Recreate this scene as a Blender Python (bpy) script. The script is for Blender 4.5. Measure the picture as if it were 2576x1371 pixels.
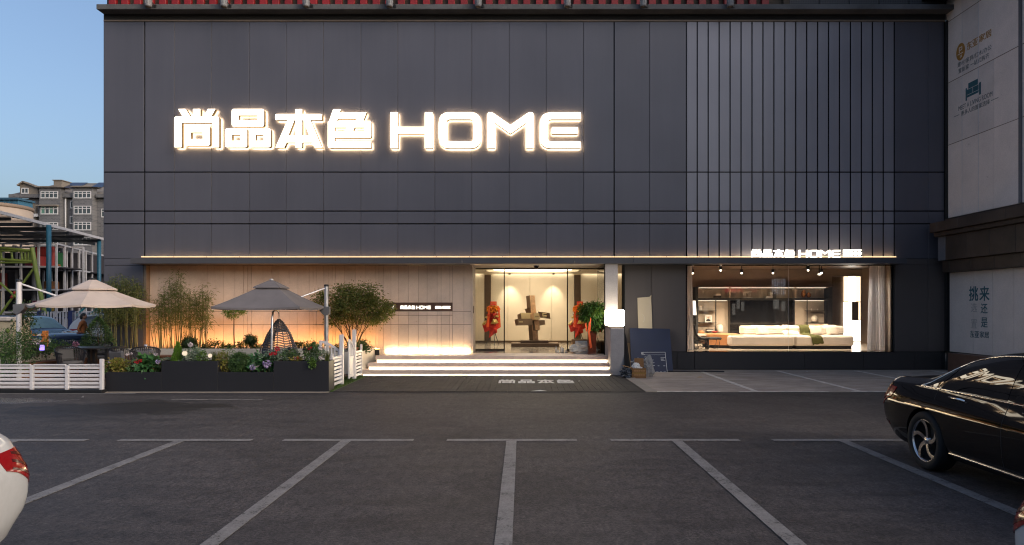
import bpy, math, random
import numpy as np
from mathutils import Vector, Matrix, Euler

# ------------------------------------------------------------------ clear
for o in list(bpy.data.objects):
    bpy.data.objects.remove(o)
SC = bpy.context.scene
COL = SC.collection
R = math.radians

# ------------------------------------------------------------------ camera, sky, sun, exposure
CAM_H = 1.85
FPX = 1717.0
cd = bpy.data.cameras.new('camera')
cd.lens = 24.0
cd.sensor_width = 36.0
cd.sensor_fit = 'HORIZONTAL'
cd.shift_x = -25.0 / 2576.0
cd.shift_y = 87.5 / 2576.0
cd.clip_start = 0.05
cd.clip_end = 2000.0
cam = bpy.data.objects.new('camera', cd)
COL.objects.link(cam)
cam.location = (0, 0, CAM_H)
cam.rotation_euler = (R(90), 0, 0)
SC.camera = cam

SUN_EL = 24.0
SUN_AZ = 122.0             # clockwise from +Y: to the right, beyond the neighbouring building
world = bpy.data.worlds.new('World')
SC.world = world
world.use_nodes = True
wn = world.node_tree.nodes
wl = world.node_tree.links
wn.clear()
w_out = wn.new('ShaderNodeOutputWorld')
w_bg = wn.new('ShaderNodeBackground')
w_sky = wn.new('ShaderNodeTexSky')
w_sky.sky_type = 'NISHITA'
w_sky.sun_disc = False
w_sky.sun_elevation = R(SUN_EL)
w_sky.sun_rotation = R(SUN_AZ)
w_sky.air_density = 1.0
w_sky.dust_density = 6.0
w_sky.ozone_density = 2.6
w_bg.inputs['Strength'].default_value = 0.106
wl.new(w_sky.outputs['Color'], w_bg.inputs['Color'])
wl.new(w_bg.outputs['Background'], w_out.inputs['Surface'])

sd = bpy.data.lights.new('sun', 'SUN')
sd.energy = 0.05
sd.angle = R(18)
sd.color = (1.0, 0.93, 0.86)
sun = bpy.data.objects.new('sun', sd)
COL.objects.link(sun)
_sv = Vector((math.sin(R(SUN_AZ)) * math.cos(R(SUN_EL + 4)), math.cos(R(SUN_AZ)) * math.cos(R(SUN_EL + 4)), math.sin(R(SUN_EL + 4))))
sun.rotation_euler = _sv.to_track_quat('Z', 'Y').to_euler()
sun.location = (8, -20, 25)

SC.view_settings.view_transform = 'Standard'
SC.view_settings.look = 'None'
SC.view_settings.exposure = 1.05
SC.view_settings.gamma = 1.0
SC.view_settings.use_curve_mapping = False
SC.render.engine = 'CYCLES'
SC.cycles.use_denoising = True
SC.cycles.filter_width = 1.15
SC.cycles.max_bounces = 8
SC.cycles.diffuse_bounces = 4
SC.cycles.glossy_bounces = 4
SC.cycles.transparent_max_bounces = 12
SC.cycles.transmission_bounces = 6
SC.cycles.caustics_reflective = False
SC.cycles.caustics_refractive = False
SC.cycles.sample_clamp_indirect = 6.0

# ------------------------------------------------------------------ pixel helper (a pixel of the 2576-wide picture at depth Y -> point)
def PX(px, Y):
    return (px - 1313.0) / FPX * Y

def PZ(py, Y):
    return CAM_H - (py - 773.0) / FPX * Y

def GY(py, z=0.0):
    return (CAM_H - z) * FPX / (py - 773.0)

# ------------------------------------------------------------------ mesh helper
class MB:
    def __init__(self):
        self.v = []; self.f = []; self.s = []; self.m = []

    def add(self, vs, fs, smooth=False, m=0):
        o = len(self.v)
        self.v.extend([tuple(p) for p in vs])
        for f in fs:
            self.f.append(tuple(i + o for i in f)); self.s.append(smooth); self.m.append(m)
        return self

    def box(self, x0, x1, y0, y1, z0, z1, b=0.0, m=0):
        if x0 > x1: x0, x1 = x1, x0
        if y0 > y1: y0, y1 = y1, y0
        if z0 > z1: z0, z1 = z1, z0
        return self.obox(((x0 + x1) / 2, (y0 + y1) / 2, (z0 + z1) / 2), (x1 - x0, y1 - y0, z1 - z0), None, b, m)

    def obox(self, c, size, rot=None, b=0.0, m=0):
        hx, hy, hz = size[0] / 2, size[1] / 2, size[2] / 2
        c = Vector(c)
        if b <= 0:
            vs = [Vector((sx * hx, sy * hy, sz * hz)) for sz in (-1, 1) for sy in (-1, 1) for sx in (-1, 1)]
            fs = [(0, 2, 3, 1), (4, 5, 7, 6), (0, 1, 5, 4), (2, 6, 7, 3), (0, 4, 6, 2), (1, 3, 7, 5)]
        else:
            b = min(b, hx * .9, hy * .9, hz * .9)
            vs = []; idx = {}
            for sx in (-1, 1):
                for sy in (-1, 1):
                    for sz in (-1, 1):
                        for a in range(3):
                            d = [b, b, b]; d[a] = 0
                            idx[(sx, sy, sz, a)] = len(vs)
                            vs.append(Vector((sx * (hx - d[0]), sy * (hy - d[1]), sz * (hz - d[2]))))
            fs = []
            for s in (-1, 1):
                q = [(s, -1, -1), (s, 1, -1), (s, 1, 1), (s, -1, 1)]
                fs.append([idx[k + (0,)] for k in q][::s])
                q = [(-1, s, -1), (-1, s, 1), (1, s, 1), (1, s, -1)]
                fs.append([idx[k + (1,)] for k in q][::s])
                q = [(-1, -1, s), (1, -1, s), (1, 1, s), (-1, 1, s)]
                fs.append([idx[k + (2,)] for k in q][::s])
            for s in (-1, 1):
                for t in (-1, 1):
                    fs.append([idx[(-1, s, t, 1)], idx[(1, s, t, 1)], idx[(1, s, t, 2)], idx[(-1, s, t, 2)]][::-s * t])
                    fs.append([idx[(s, -1, t, 0)], idx[(s, 1, t, 0)], idx[(s, 1, t, 2)], idx[(s, -1, t, 2)]][::s * t])
                    fs.append([idx[(s, t, -1, 0)], idx[(s, t, 1, 0)], idx[(s, t, 1, 1)], idx[(s, t, -1, 1)]][::-s * t])
            for sx in (-1, 1):
                for sy in (-1, 1):
                    for sz in (-1, 1):
                        fs.append([idx[(sx, sy, sz, a)] for a in range(3)][::sx * sy * sz])
        if rot is not None:
            vs = [rot @ p for p in vs]
        return self.add([p + c for p in vs], fs, False, m)

    def bar(self, p0, p1, w, h, m=0, b=0.0, up=(0, 0, 1)):
        p0 = Vector(p0); p1 = Vector(p1)
        d = p1 - p0
        L = d.length
        x = d.normalized()
        u = Vector(up)
        if abs(x.dot(u)) > .98: u = Vector((0, 1, 0))
        y = u.cross(x).normalized(); z = x.cross(y)
        rot = Matrix((x, y, z)).transposed()
        return self.obox((p0 + p1) / 2, (L, w, h), rot, b, m)

    def tube(self, pts, r, n=8, caps=True, m=0, smooth=True):
        pts = [Vector(p) for p in pts]
        k = len(pts)
        rs = r if isinstance(r, (list, tuple)) else [r] * k
        tg = []
        for i in range(k):
            a = pts[max(i - 1, 0)]; b_ = pts[min(i + 1, k - 1)]
            t = (b_ - a)
            tg.append(t.normalized() if t.length > 1e-9 else Vector((0, 0, 1)))
        ref = Vector((0, 0, 1)) if abs(tg[0].z) < .9 else Vector((1, 0, 0))
        u = tg[0].cross(ref).normalized()
        vs = []
        for i in range(k):
            u = (u - tg[i] * u.dot(tg[i]))
            u = u.normalized() if u.length > 1e-6 else tg[i].orthogonal().normalized()
            w = tg[i].cross(u)
            for j in range(n):
                a = 2 * math.pi * j / n
                vs.append(pts[i] + (u * math.cos(a) + w * math.sin(a)) * rs[i])
        fs = []
        for i in range(k - 1):
            for j in range(n):
                fs.append((i * n + j, i * n + (j + 1) % n, (i + 1) * n + (j + 1) % n, (i + 1) * n + j))
        self.add(vs, fs, smooth, m)
        if caps:
            self.add(vs[:n], [tuple(range(n))[::-1]], False, m)
            self.add(vs[-n:], [tuple(range(n))], False, m)
        return self

    def lathe(self, prof, c=(0, 0, 0), n=24, m=0, smooth=True, rot=None, sx=1.0, sy=1.0, caps=True):
        c = Vector(c); vs = []
        for (r, z) in prof:
            for j in range(n):
                a = 2 * math.pi * j / n
                p = Vector((r * math.cos(a) * sx, r * math.sin(a) * sy, z))
                if rot is not None: p = rot @ p
                vs.append(p + c)
        fs = []
        for i in range(len(prof) - 1):
            for j in range(n):
                fs.append((i * n + j, i * n + (j + 1) % n, (i + 1) * n + (j + 1) % n, (i + 1) * n + j))
        if caps and prof[0][0] > 1e-6: fs.append(tuple(range(n))[::-1])
        if caps and prof[-1][0] > 1e-6: fs.append(tuple((len(prof) - 1) * n + j for j in range(n)))
        return self.add(vs, fs, smooth, m)

    def ball(self, c, r, nu=14, nv=9, m=0, rot=None):
        rx, ry, rz = (r, r, r) if not isinstance(r, (tuple, list)) else r
        prof = [(max(math.sin(math.pi * i / nv), 1e-4), -math.cos(math.pi * i / nv)) for i in range(nv + 1)]
        c = Vector(c); vs = []
        for (q, z) in prof:
            for j in range(nu):
                a = 2 * math.pi * j / nu
                p = Vector((q * math.cos(a) * rx, q * math.sin(a) * ry, z * rz))
                if rot is not None: p = rot @ p
                vs.append(p + c)
        fs = [(i * nu + j, i * nu + (j + 1) % nu, (i + 1) * nu + (j + 1) % nu, (i + 1) * nu + j) for i in range(nv) for j in range(nu)]
        return self.add(vs, fs, True, m)

    def prism(self, poly, plane, d0, d1, m=0):
        n = len(poly)
        def P(a, b_, d):
            return {'xz': (a, d, b_), 'xy': (a, b_, d), 'yz': (d, a, b_)}[plane]
        vs = [P(a, b_, d0) for a, b_ in poly] + [P(a, b_, d1) for a, b_ in poly]
        fs = [tuple(range(n)), tuple(range(2 * n - 1, n - 1, -1))]
        fs += [(i, i + n, (i + 1) % n + n, (i + 1) % n) for i in range(n)]
        return self.add(vs, fs, False, m)

    def grid(self, fn, nu, nv, smooth=True, m=0, flip=False):
        vs = [fn(i / nu, j / nv) for i in range(nu + 1) for j in range(nv + 1)]
        fs = []
        for i in range(nu):
            for j in range(nv):
                q = (i * (nv + 1) + j, (i + 1) * (nv + 1) + j, (i + 1) * (nv + 1) + j + 1, i * (nv + 1) + j + 1)
                fs.append(q[::-1] if flip else q)
        return self.add(vs, fs, smooth, m)

    def quad(self, a, b_, c, d, m=0):
        return self.add([a, b_, c, d], [(0, 1, 2, 3)], False, m)

    def mesh(self, name, mats, off=(0, 0, 0)):
        me = bpy.data.meshes.new(name)
        off = Vector(off)
        me.from_pydata([(p[0] - off.x, p[1] - off.y, p[2] - off.z) for p in self.v], [], self.f)
        me.polygons.foreach_set('use_smooth', self.s)
        me.polygons.foreach_set('material_index', self.m)
        for mt in (mats if isinstance(mats, (list, tuple)) else [mats]):
            me.materials.append(mt)
        me.update()
        return me

    def build(self, name, mats, parent=None, origin=None):
        off = Vector((0, 0, 0))
        if parent is not None:
            off = wloc(parent)
        elif origin is not None:
            off = Vector(origin)
        o = bpy.data.objects.new(name, self.mesh(name, mats, off))
        COL.objects.link(o)
        if parent is not None: o.parent = parent
        elif origin is not None: o.location = origin
        return o

def wloc(o):
    l = Vector(o.location)
    while o.parent is not None:
        o = o.parent
        l = l + Vector(o.location)
    return l

def tag(o, label=None, cat=None, group=None, kind=None):
    if label: o['label'] = label
    if cat: o['category'] = cat
    if group: o['group'] = group
    if kind: o['kind'] = kind
    return o

def thing(name, label, cat, loc=(0, 0, 0), group=None):
    o = bpy.data.objects.new(name, None)
    COL.objects.link(o)
    o.location = loc
    o.empty_display_size = 0.2
    return tag(o, label, cat, group)

def copy_tree(o, parent=None):
    c = o.copy(); COL.objects.link(c)
    if parent is not None: c.parent = parent
    for ch in list(o.children):
        copy_tree(ch, c)
    return c

def link_mesh(name, me, parent, loc=(0, 0, 0), rot=(0, 0, 0)):
    o = bpy.data.objects.new(name, me)
    COL.objects.link(o)
    o.parent = parent
    o.location = Vector(loc) - (wloc(parent) if parent else Vector((0, 0, 0)))
    o.rotation_euler = rot
    return o

# ------------------------------------------------------------------ materials
def lin(r, g, b):
    f = lambda c: c / 12.92 if c <= .04045 else ((c + .055) / 1.055) ** 2.4
    return (f(r / 255), f(g / 255), f(b / 255), 1)

class NT:
    def __init__(self, name):
        self.mat = bpy.data.materials.new(name)
        self.mat.use_nodes = True
        self.n = self.mat.node_tree.nodes
        self.l = self.mat.node_tree.links
        self.n.clear()
        self.out = self.n.new('ShaderNodeOutputMaterial')
    def new(self, t, **kw):
        nd = self.n.new(t)
        for k, v in kw.items():
            if k in nd.inputs: nd.inputs[k].default_value = v
            else: setattr(nd, k, v)
        return nd
    def link(self, a, b): self.l.new(a, b)
    def ramp(self, fac, stops):
        rp = self.n.new('ShaderNodeValToRGB')
        e = rp.color_ramp.elements
        while len(e) < len(stops): e.new(.5)
        for el, (p, c) in zip(e, stops):
            el.position = p; el.color = c if len(c) == 4 else (*c, 1)
        self.l.new(fac, rp.inputs['Fac'])
        return rp
    def noise(self, scale, detail=3, rough=.55, vec=None, dist=0.0):
        nz = self.n.new('ShaderNodeTexNoise')
        nz.inputs['Scale'].default_value = scale
        nz.inputs['Detail'].default_value = detail
        nz.inputs['Roughness'].default_value = rough
        nz.inputs['Distortion'].default_value = dist
        if vec is not None: self.l.new(vec, nz.inputs['Vector'])
        return nz
    def coords(self, which='Object', scale=None):
        tc = self.n.new('ShaderNodeTexCoord')
        s = tc.outputs[which]
        if scale is None: return s
        mp = self.n.new('ShaderNodeMapping')
        mp.inputs['Scale'].default_value = scale
        self.l.new(s, mp.inputs['Vector'])
        return mp.outputs['Vector']
    def pos(self, scale=(1, 1, 1)):
        g = self.n.new('ShaderNodeNewGeometry')
        mp = self.n.new('ShaderNodeMapping')
        mp.inputs['Scale'].default_value = scale
        self.l.new(g.outputs['Position'], mp.inputs['Vector'])
        return mp.outputs['Vector']
    def mix(self, fac, a, b, blend='MIX'):
        mx = self.n.new('ShaderNodeMix')
        mx.data_type = 'RGBA'; mx.blend_type = blend
        if isinstance(fac, (int, float)): mx.inputs[0].default_value = fac
        else: self.l.new(fac, mx.inputs[0])
        for v, i in ((a, 6), (b, 7)):
            if isinstance(v, (tuple, list)): mx.inputs[i].default_value = v if len(v) == 4 else (*v, 1)
            else: self.l.new(v, mx.inputs[i])
        return mx.outputs[2]
    def math(self, op, a, b=None):
        m = self.n.new('ShaderNodeMath'); m.operation = op
        for v, i in ((a, 0), (b, 1)):
            if v is None: continue
            if isinstance(v, (int, float)): m.inputs[i].default_value = v
            else: self.l.new(v, m.inputs[i])
        return m.outputs[0]
    def bsdf(self, color, rough=.5, metal=0.0, spec=.5, bump=None, bump_s=.2, bump_d=.01, **kw):
        p = self.n.new('ShaderNodeBsdfPrincipled')
        if isinstance(color, (tuple, list)): p.inputs['Base Color'].default_value = color if len(color) == 4 else (*color, 1)
        else: self.l.new(color, p.inputs['Base Color'])
        if isinstance(rough, (int, float)): p.inputs['Roughness'].default_value = rough
        else: self.l.new(rough, p.inputs['Roughness'])
        p.inputs['Metallic'].default_value = metal
        p.inputs['Specular IOR Level'].default_value = spec
        for k, v in kw.items():
            p.inputs[k].default_value = v
        if bump is not None:
            bp = self.n.new('ShaderNodeBump')
            bp.inputs['Strength'].default_value = bump_s
            bp.inputs['Distance'].default_value = bump_d
            self.l.new(bump, bp.inputs['Height'])
            self.l.new(bp.outputs['Normal'], p.inputs['Normal'])
        self.l.new(p.outputs['BSDF'], self.out.inputs['Surface'])
        self.p = p
        return self.mat

def simple(name, c, rough=.5, metal=0.0, spec=.5, var=.12, vscale=6.0, bump=0.0, bscale=60.0, bd=.004, **kw):
    t = NT(name)
    v = t.pos()
    nz = t.noise(vscale, 4, .6, v)
    c4 = (c[0], c[1], c[2], 1)
    dk = tuple(x * (1 - var) for x in c[:3]); lt = tuple(min(1, x * (1 + var)) for x in c[:3])
    rp = t.ramp(nz.outputs['Fac'], [(.3, dk), (.7, lt)])
    rr = t.math('ADD', t.math('MULTIPLY', nz.outputs['Fac'], .16), max(0, rough - .08))
    bh = t.noise(bscale, 3, .6, v).outputs['Fac'] if bump > 0 else None
    return t.bsdf(rp.outputs['Color'], rr, metal, spec, bh, bump, bd, **kw)

def emit(name, c, s):
    t = NT(name)
    e = t.new('ShaderNodeEmission')
    e.inputs['Color'].default_value = (*c[:3], 1)
    e.inputs['Strength'].default_value = s
    t.link(e.outputs['Emission'], t.out.inputs['Surface'])
    return t.mat

def glass(name, tint=(.95, .97, .96), refl=1.0, ior=1.5):
    t = NT(name)
    tr = t.new('ShaderNodeBsdfTransparent'); tr.inputs['Color'].default_value = (*tint, 1)
    gl = t.new('ShaderNodeBsdfGlossy'); gl.inputs['Roughness'].default_value = 0.0
    fr = t.new('ShaderNodeFresnel'); fr.inputs['IOR'].default_value = ior
    f = t.math('MULTIPLY', fr.outputs['Fac'], refl)
    mx = t.new('ShaderNodeMixShader')
    t.link(f, mx.inputs['Fac']); t.link(tr.outputs['BSDF'], mx.inputs[1]); t.link(gl.outputs['BSDF'], mx.inputs[2])
    t.link(mx.outputs['Shader'], t.out.inputs['Surface'])
    return t.mat

def foliage(name, cols, trans=.25, rough=.5):
    t = NT(name)
    g = t.new('ShaderNodeNewGeometry')
    rp = t.ramp(g.outputs['Random Per Island'], [(i / max(1, len(cols) - 1), c) for i, c in enumerate(cols)])
    p = t.new('ShaderNodeBsdfPrincipled')
    t.link(rp.outputs['Color'], p.inputs['Base Color'])
    p.inputs['Roughness'].default_value = rough
    p.inputs['Specular IOR Level'].default_value = .35
    tl = t.new('ShaderNodeBsdfTranslucent')
    t.link(t.mix(.5, rp.outputs['Color'], (.25, .3, .03)), tl.inputs['Color'])
    mx = t.new('ShaderNodeMixShader'); mx.inputs['Fac'].default_value = trans
    t.link(p.outputs['BSDF'], mx.inputs[1]); t.link(tl.outputs['BSDF'], mx.inputs[2])
    t.link(mx.outputs['Shader'], t.out.inputs['Surface'])
    return t.mat

M = {}
def mk_asphalt():
    t = NT('asphalt')
    v = t.pos()
    big = t.noise(.30, 5, .62, v)
    mid = t.noise(2.0, 6, .68, t.pos((.30, 1.5, 1)))
    patch = t.noise(.8, 3, .5, t.pos((.6, 1, 1)), 1.2)
    fine = t.noise(34, 4, .78, v)
    vor = t.new('ShaderNodeTexVoronoi'); vor.inputs['Scale'].default_value = 90
    t.link(v, vor.inputs['Vector'])
    grit = t.noise(10, 4, .75, t.pos((1, .55, 1)))
    crk = t.new('ShaderNodeTexVoronoi'); crk.feature = 'DISTANCE_TO_EDGE'; crk.inputs['Scale'].default_value = .42
    wv = t.new('ShaderNodeVectorMath'); wv.operation = 'ADD'
    wn_ = t.noise(1.7, 5, .7, v); t.link(v, wv.inputs[0]); t.link(wn_.outputs['Color'], wv.inputs[1]); t.link(wv.outputs[0], crk.inputs['Vector'])
    c = t.ramp(big.outputs['Fac'], [(.3, (.036, .031, .0325)), (.72, (.058, .051, .051))]).outputs['Color']
    c = t.mix(.85, c, t.ramp(mid.outputs['Fac'], [(.30, (.50, .49, .50)), (.5, (1, 1, 1)), (.70, (1.30, 1.27, 1.24))]).outputs['Color'], 'MULTIPLY')
    c = t.mix(.5, c, t.ramp(patch.outputs['Fac'], [(.38, (.62, .61, .62)), (.46, (1.05, 1.04, 1.03))]).outputs['Color'], 'MULTIPLY')
    c = t.mix(1.0, c, t.ramp(fine.outputs['Fac'], [(.30, (.30, .30, .31)), (.48, (.95, .95, .95)), (.70, (2.1, 2.05, 2.0))]).outputs['Color'], 'MULTIPLY')
    c = t.mix(1.0, c, t.ramp(grit.outputs['Fac'], [(.32, (.58, .57, .58)), (.5, (1, 1, 1)), (.68, (1.42, 1.40, 1.38))]).outputs['Color'], 'MULTIPLY')
    c = t.mix(t.math('MULTIPLY', t.ramp(crk.outputs['Distance'], [(.002, (1, 1, 1)), (.008, (0, 0, 0))]).outputs['Color'], t.ramp(patch.outputs['Fac'], [(.5, (0, 0, 0)), (.56, (.55, .55, .55))]).outputs['Color']), c, (.012, .011, .011))
    oil = t.new('ShaderNodeTexVoronoi'); oil.inputs['Scale'].default_value = .55; oil.inputs['Randomness'].default_value = 1
    ov = t.new('ShaderNodeVectorMath'); ov.operation = 'ADD'; on_ = t.noise(2.6, 5, .7, v); t.link(v, ov.inputs[0]); t.link(on_.outputs['Color'], ov.inputs[1]); t.link(ov.outputs[0], oil.inputs['Vector'])
    c = t.mix(t.ramp(oil.outputs['Distance'], [(.02, (.62, .62, .62)), (.19, (0, 0, 0))]).outputs['Color'], c, (.012, .010, .010))
    # a spill of dark damp with ragged edges, left of the dashes
    sp = t.new('ShaderNodeSeparateXYZ'); t.link(v, sp.inputs[0])
    rag = t.noise(1.6, 6, .7, t.pos((.8, 1.2, 1)))
    ex = t.math('DIVIDE', t.math('ADD', sp.outputs['X'], 7.4), 2.3)
    ey = t.math('DIVIDE', t.math('ADD', sp.outputs['Y'], -12.5), 1.25)
    d = t.math('SQRT', t.math('ADD', t.math('MULTIPLY', ex, ex), t.math('MULTIPLY', ey, ey)))
    d = t.math('ADD', d, t.math('MULTIPLY', t.math('ADD', rag.outputs['Fac'], -.5), 2.0))
    damp = t.ramp(d, [(.66, (1, 1, 1)), (.84, (0, 0, 0))]).outputs['Color']
    ex2 = t.math('DIVIDE', t.math('ADD', sp.outputs['X'], 11.2), 2.6)
    ey2 = t.math('DIVIDE', t.math('ADD', sp.outputs['Y'], -13.5), .5)
    d2 = t.math('SQRT', t.math('ADD', t.math('MULTIPLY', ex2, ex2), t.math('MULTIPLY', ey2, ey2)))
    d2 = t.math('ADD', d2, t.math('MULTIPLY', t.math('ADD', rag.outputs['Fac'], -.5), 1.6))
    wet = t.ramp(d2, [(.7, (1, 1, 1)), (.9, (0, 0, 0))]).outputs['Color']
    c = t.mix(damp, c, t.mix(.85, c, (.010, .007, .006)))
    c = t.mix(wet, c, t.mix(.5, c, (.015, .014, .016)))
    rg = t.math('ADD', t.math('MULTIPLY', mid.outputs['Fac'], .25), .55)
    rg = t.math('SUBTRACT', rg, t.math('MULTIPLY', wet, .5))
    rg = t.math('SUBTRACT', rg, t.math('MULTIPLY', damp, .12))
    h = t.math('ADD', vor.outputs['Distance'], t.math('MULTIPLY', fine.outputs['Fac'], .6))
    return t.bsdf(c, rg, 0, .4, h, .55, .006)

def mk_paint():
    t = NT('road_paint')
    v = t.pos()
    n1 = t.noise(4.5, 6, .75, v); n2 = t.noise(45, 4, .75, v)
    wear = t.math('ADD', t.math('MULTIPLY', n1.outputs['Fac'], .55), t.math('MULTIPLY', n2.outputs['Fac'], .55))
    c = t.ramp(wear, [(.455, (.055, .05, .05)), (.50, (.155, .146, .143)), (.7, (.235, .22, .217))]).outputs['Color']
    return t.bsdf(c, .65, 0, .4, n2.outputs['Fac'], .5, .005)

def mk_apron():
    t = NT('apron_concrete')
    v = t.pos()
    a = t.noise(.9, 5, .65, v); b = t.noise(40, 3, .7, v); c2 = t.noise(2.5, 5, .7, t.pos((.5, 1.5, 1)))
    c = t.ramp(a.outputs['Fac'], [(.32, (.32, .265, .225)), (.7, (.48, .395, .335))]).outputs['Color']
    c = t.mix(.7, c, t.ramp(c2.outputs['Fac'], [(.3, (.55, .53, .5)), (.6, (1.1, 1.1, 1.1))]).outputs['Color'], 'MULTIPLY')
    c = t.mix(.5, c, t.ramp(b.outputs['Fac'], [(.3, (.6, .6, .6)), (.7, (1.3, 1.3, 1.3))]).outputs['Color'], 'MULTIPLY')
    return t.bsdf(c, .8, 0, .35, b.outputs['Fac'], .4, .005)

def mk_panel(name, c, rough, var=.07):
    t = NT(name)
    v = t.pos()
    n = t.noise(.5, 3, .5, v)
    g = t.new('ShaderNodeObjectInfo')
    c4 = t.ramp(n.outputs['Fac'], [(.3, tuple(x * (1 - var) for x in c)), (.7, tuple(x * (1 + var) for x in c))]).outputs['Color']
    tone = t.ramp(g.outputs['Random'], [(0, (.94, .94, .945)), (1, (1.05, 1.05, 1.045))]).outputs['Color']
    c4 = t.mix(1.0, c4, tone, 'MULTIPLY')
    wob = t.noise(1.1, 2, .5, v)
    streak = t.noise(3.0, 4, .6, t.pos((2.2, 2.2, .12)))
    rr = t.math('ADD', t.math('MULTIPLY', streak.outputs['Fac'], .16), rough - .08)
    c4 = t.mix(1.0, c4, t.ramp(streak.outputs['Fac'], [(.3, (.96, .96, .96)), (.7, (1.03, 1.03, 1.03))]).outputs['Color'], 'MULTIPLY')
    return t.bsdf(c4, rr, .25, .5, wob.outputs['Fac'], .10, .06)

def mk_stone(name, c, rough=.6, var=.18):
    t = NT(name)
    v = t.pos()
    a = t.noise(1.2, 5, .65, v)
    pores = t.new('ShaderNodeTexVoronoi'); pores.inputs['Scale'].default_value = 9; t.link(v, pores.inputs['Vector'])
    fine = t.noise(35, 4, .7, v)
    c1 = t.ramp(a.outputs['Fac'], [(.28, tuple(x * (1 - var) for x in c)), (.72, tuple(x * (1 + var * .7) for x in c))]).outputs['Color']
    pm = t.noise(6.5, 6, .75, v)
    pit = t.ramp(pm.outputs['Fac'], [(.27, (.45, .42, .40)), (.33, (1, 1, 1))]).outputs['Color']
    c1 = t.mix(1.0, c1, pit, 'MULTIPLY')
    c1 = t.mix(.35, c1, t.ramp(fine.outputs['Fac'], [(.3, (.7, .7, .7)), (.7, (1.2, 1.2, 1.2))]).outputs['Color'], 'MULTIPLY')
    g = t.new('ShaderNodeObjectInfo')
    tone = t.ramp(g.outputs['Random'], [(0, (.92, .92, .92)), (1, (1.07, 1.06, 1.05))]).outputs['Color']
    c1 = t.mix(1.0, c1, tone, 'MULTIPLY')
    return t.bsdf(c1, rough, 0, .35, fine.outputs['Fac'], .25, .004)

def mk_paint_car(name, c, flake=0.0):
    t = NT(name)
    v = t.pos()
    n = t.noise(14, 3, .6, v)
    dust = t.ramp(n.outputs['Fac'], [(.35, (*c, 1)), (.85, tuple(min(1, x * 1.1 + .0008) for x in c))]).outputs['Color']
    return t.bsdf(dust, .5, flake, .0, **{'Coat Weight': 1.0, 'Coat Roughness': .03})

def mk_mat_rib():
    t = NT('rubber_mat')
    v = t.pos()
    w = t.new('ShaderNodeTexWave'); w.bands_direction = 'Y'
    w.inputs['Scale'].default_value = 5.5; w.inputs['Distortion'].default_value = .4
    t.link(v, w.inputs['Vector'])
    n = t.noise(2.2, 4, .6, v); d = t.noise(40, 2, .6, v)
    c = t.ramp(n.outputs['Fac'], [(.3, (.030, .026, .025)), (.7, (.055, .048, .045))]).outputs['Color']
    c = t.mix(.6, c, t.ramp(d.outputs['Fac'], [(.35, (.7, .7, .7)), (.75, (1.5, 1.45, 1.4))]).outputs['Color'], 'MULTIPLY')
    return t.bsdf(c, .7, 0, .35, w.outputs['Fac'], .8, .01)

def mk_tiles(name, c, sx, sz, mortar, rough=.7):
    t = NT(name)
    b = t.new('ShaderNodeTexBrick')
    b.inputs['Scale'].default_value = 1.0
    b.inputs['Brick Width'].default_value = sx; b.inputs['Row Height'].default_value = sz
    b.inputs['Mortar Size'].default_value = .04
    b.inputs['Color1'].default_value = (*[x * .8 for x in c], 1); b.inputs['Color2'].default_value = (*[x * 1.2 for x in c], 1)
    b.inputs['Mortar'].default_value = (*mortar, 1)
    mp = t.new('ShaderNodeMapping'); mp.inputs['Rotation'].default_value = (R(90), 0, 0)
    g = t.new('ShaderNodeNewGeometry'); t.link(g.outputs['Position'], mp.inputs['Vector'])
    t.link(mp.outputs['Vector'], b.inputs['Vector'])
    n = t.noise(.3, 4, .6, t.pos())
    c2 = t.mix(.5, b.outputs['Color'], t.ramp(n.outputs['Fac'], [(.3, (.7, .7, .7)), (.7, (1.2, 1.2, 1.2))]).outputs['Color'], 'MULTIPLY')
    return t.bsdf(c2, rough, 0, .3)

def mk_perf():
    t = NT('perforated_sheet')
    v = t.pos((14, 14, 14))
    fr = t.new('ShaderNodeVectorMath'); fr.operation = 'FRACTION'; t.link(v, fr.inputs[0])
    sb = t.new('ShaderNodeVectorMath'); sb.operation = 'SUBTRACT'; t.link(fr.outputs[0], sb.inputs[0]); sb.inputs[1].default_value = (.5, .5, .5)
    sp = t.new('ShaderNodeSeparateXYZ'); t.link(sb.outputs[0], sp.inputs[0])
    d = t.math('SQRT', t.math('ADD', t.math('MULTIPLY', sp.outputs['X'], sp.outputs['X']), t.math('MULTIPLY', sp.outputs['Z'], sp.outputs['Z'])))
    c = t.ramp(d, [(.2, (.004, .004, .005)), (.26, (.05, .052, .06))]).outputs['Color']
    return t.bsdf(c, .6)

def mk_wood(name, c, rough=.5, sc=(1, 8, 8)):
    t = NT(name)
    v = t.pos(sc)
    n = t.noise(3, 5, .6, v, .6)
    c1 = t.ramp(n.outputs['Fac'], [(.3, tuple(x * .65 for x in c)), (.7, tuple(x * 1.2 for x in c))]).outputs['Color']
    return t.bsdf(c1, rough, 0, .4, n.outputs['Fac'], .15, .004)

def mk_fabric(name, c, rough=.9, sc=160):
    t = NT(name)
    v = t.pos()
    n = t.noise(2.5, 4, .6, v); w = t.noise(sc, 2, .6, v)
    c1 = t.ramp(n.outputs['Fac'], [(.3, tuple(x * .9 for x in c)), (.7, tuple(min(1, x * 1.06) for x in c))]).outputs['Color']
    return t.bsdf(c1, rough, 0, .2, w.outputs['Fac'], .25, .003)

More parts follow.
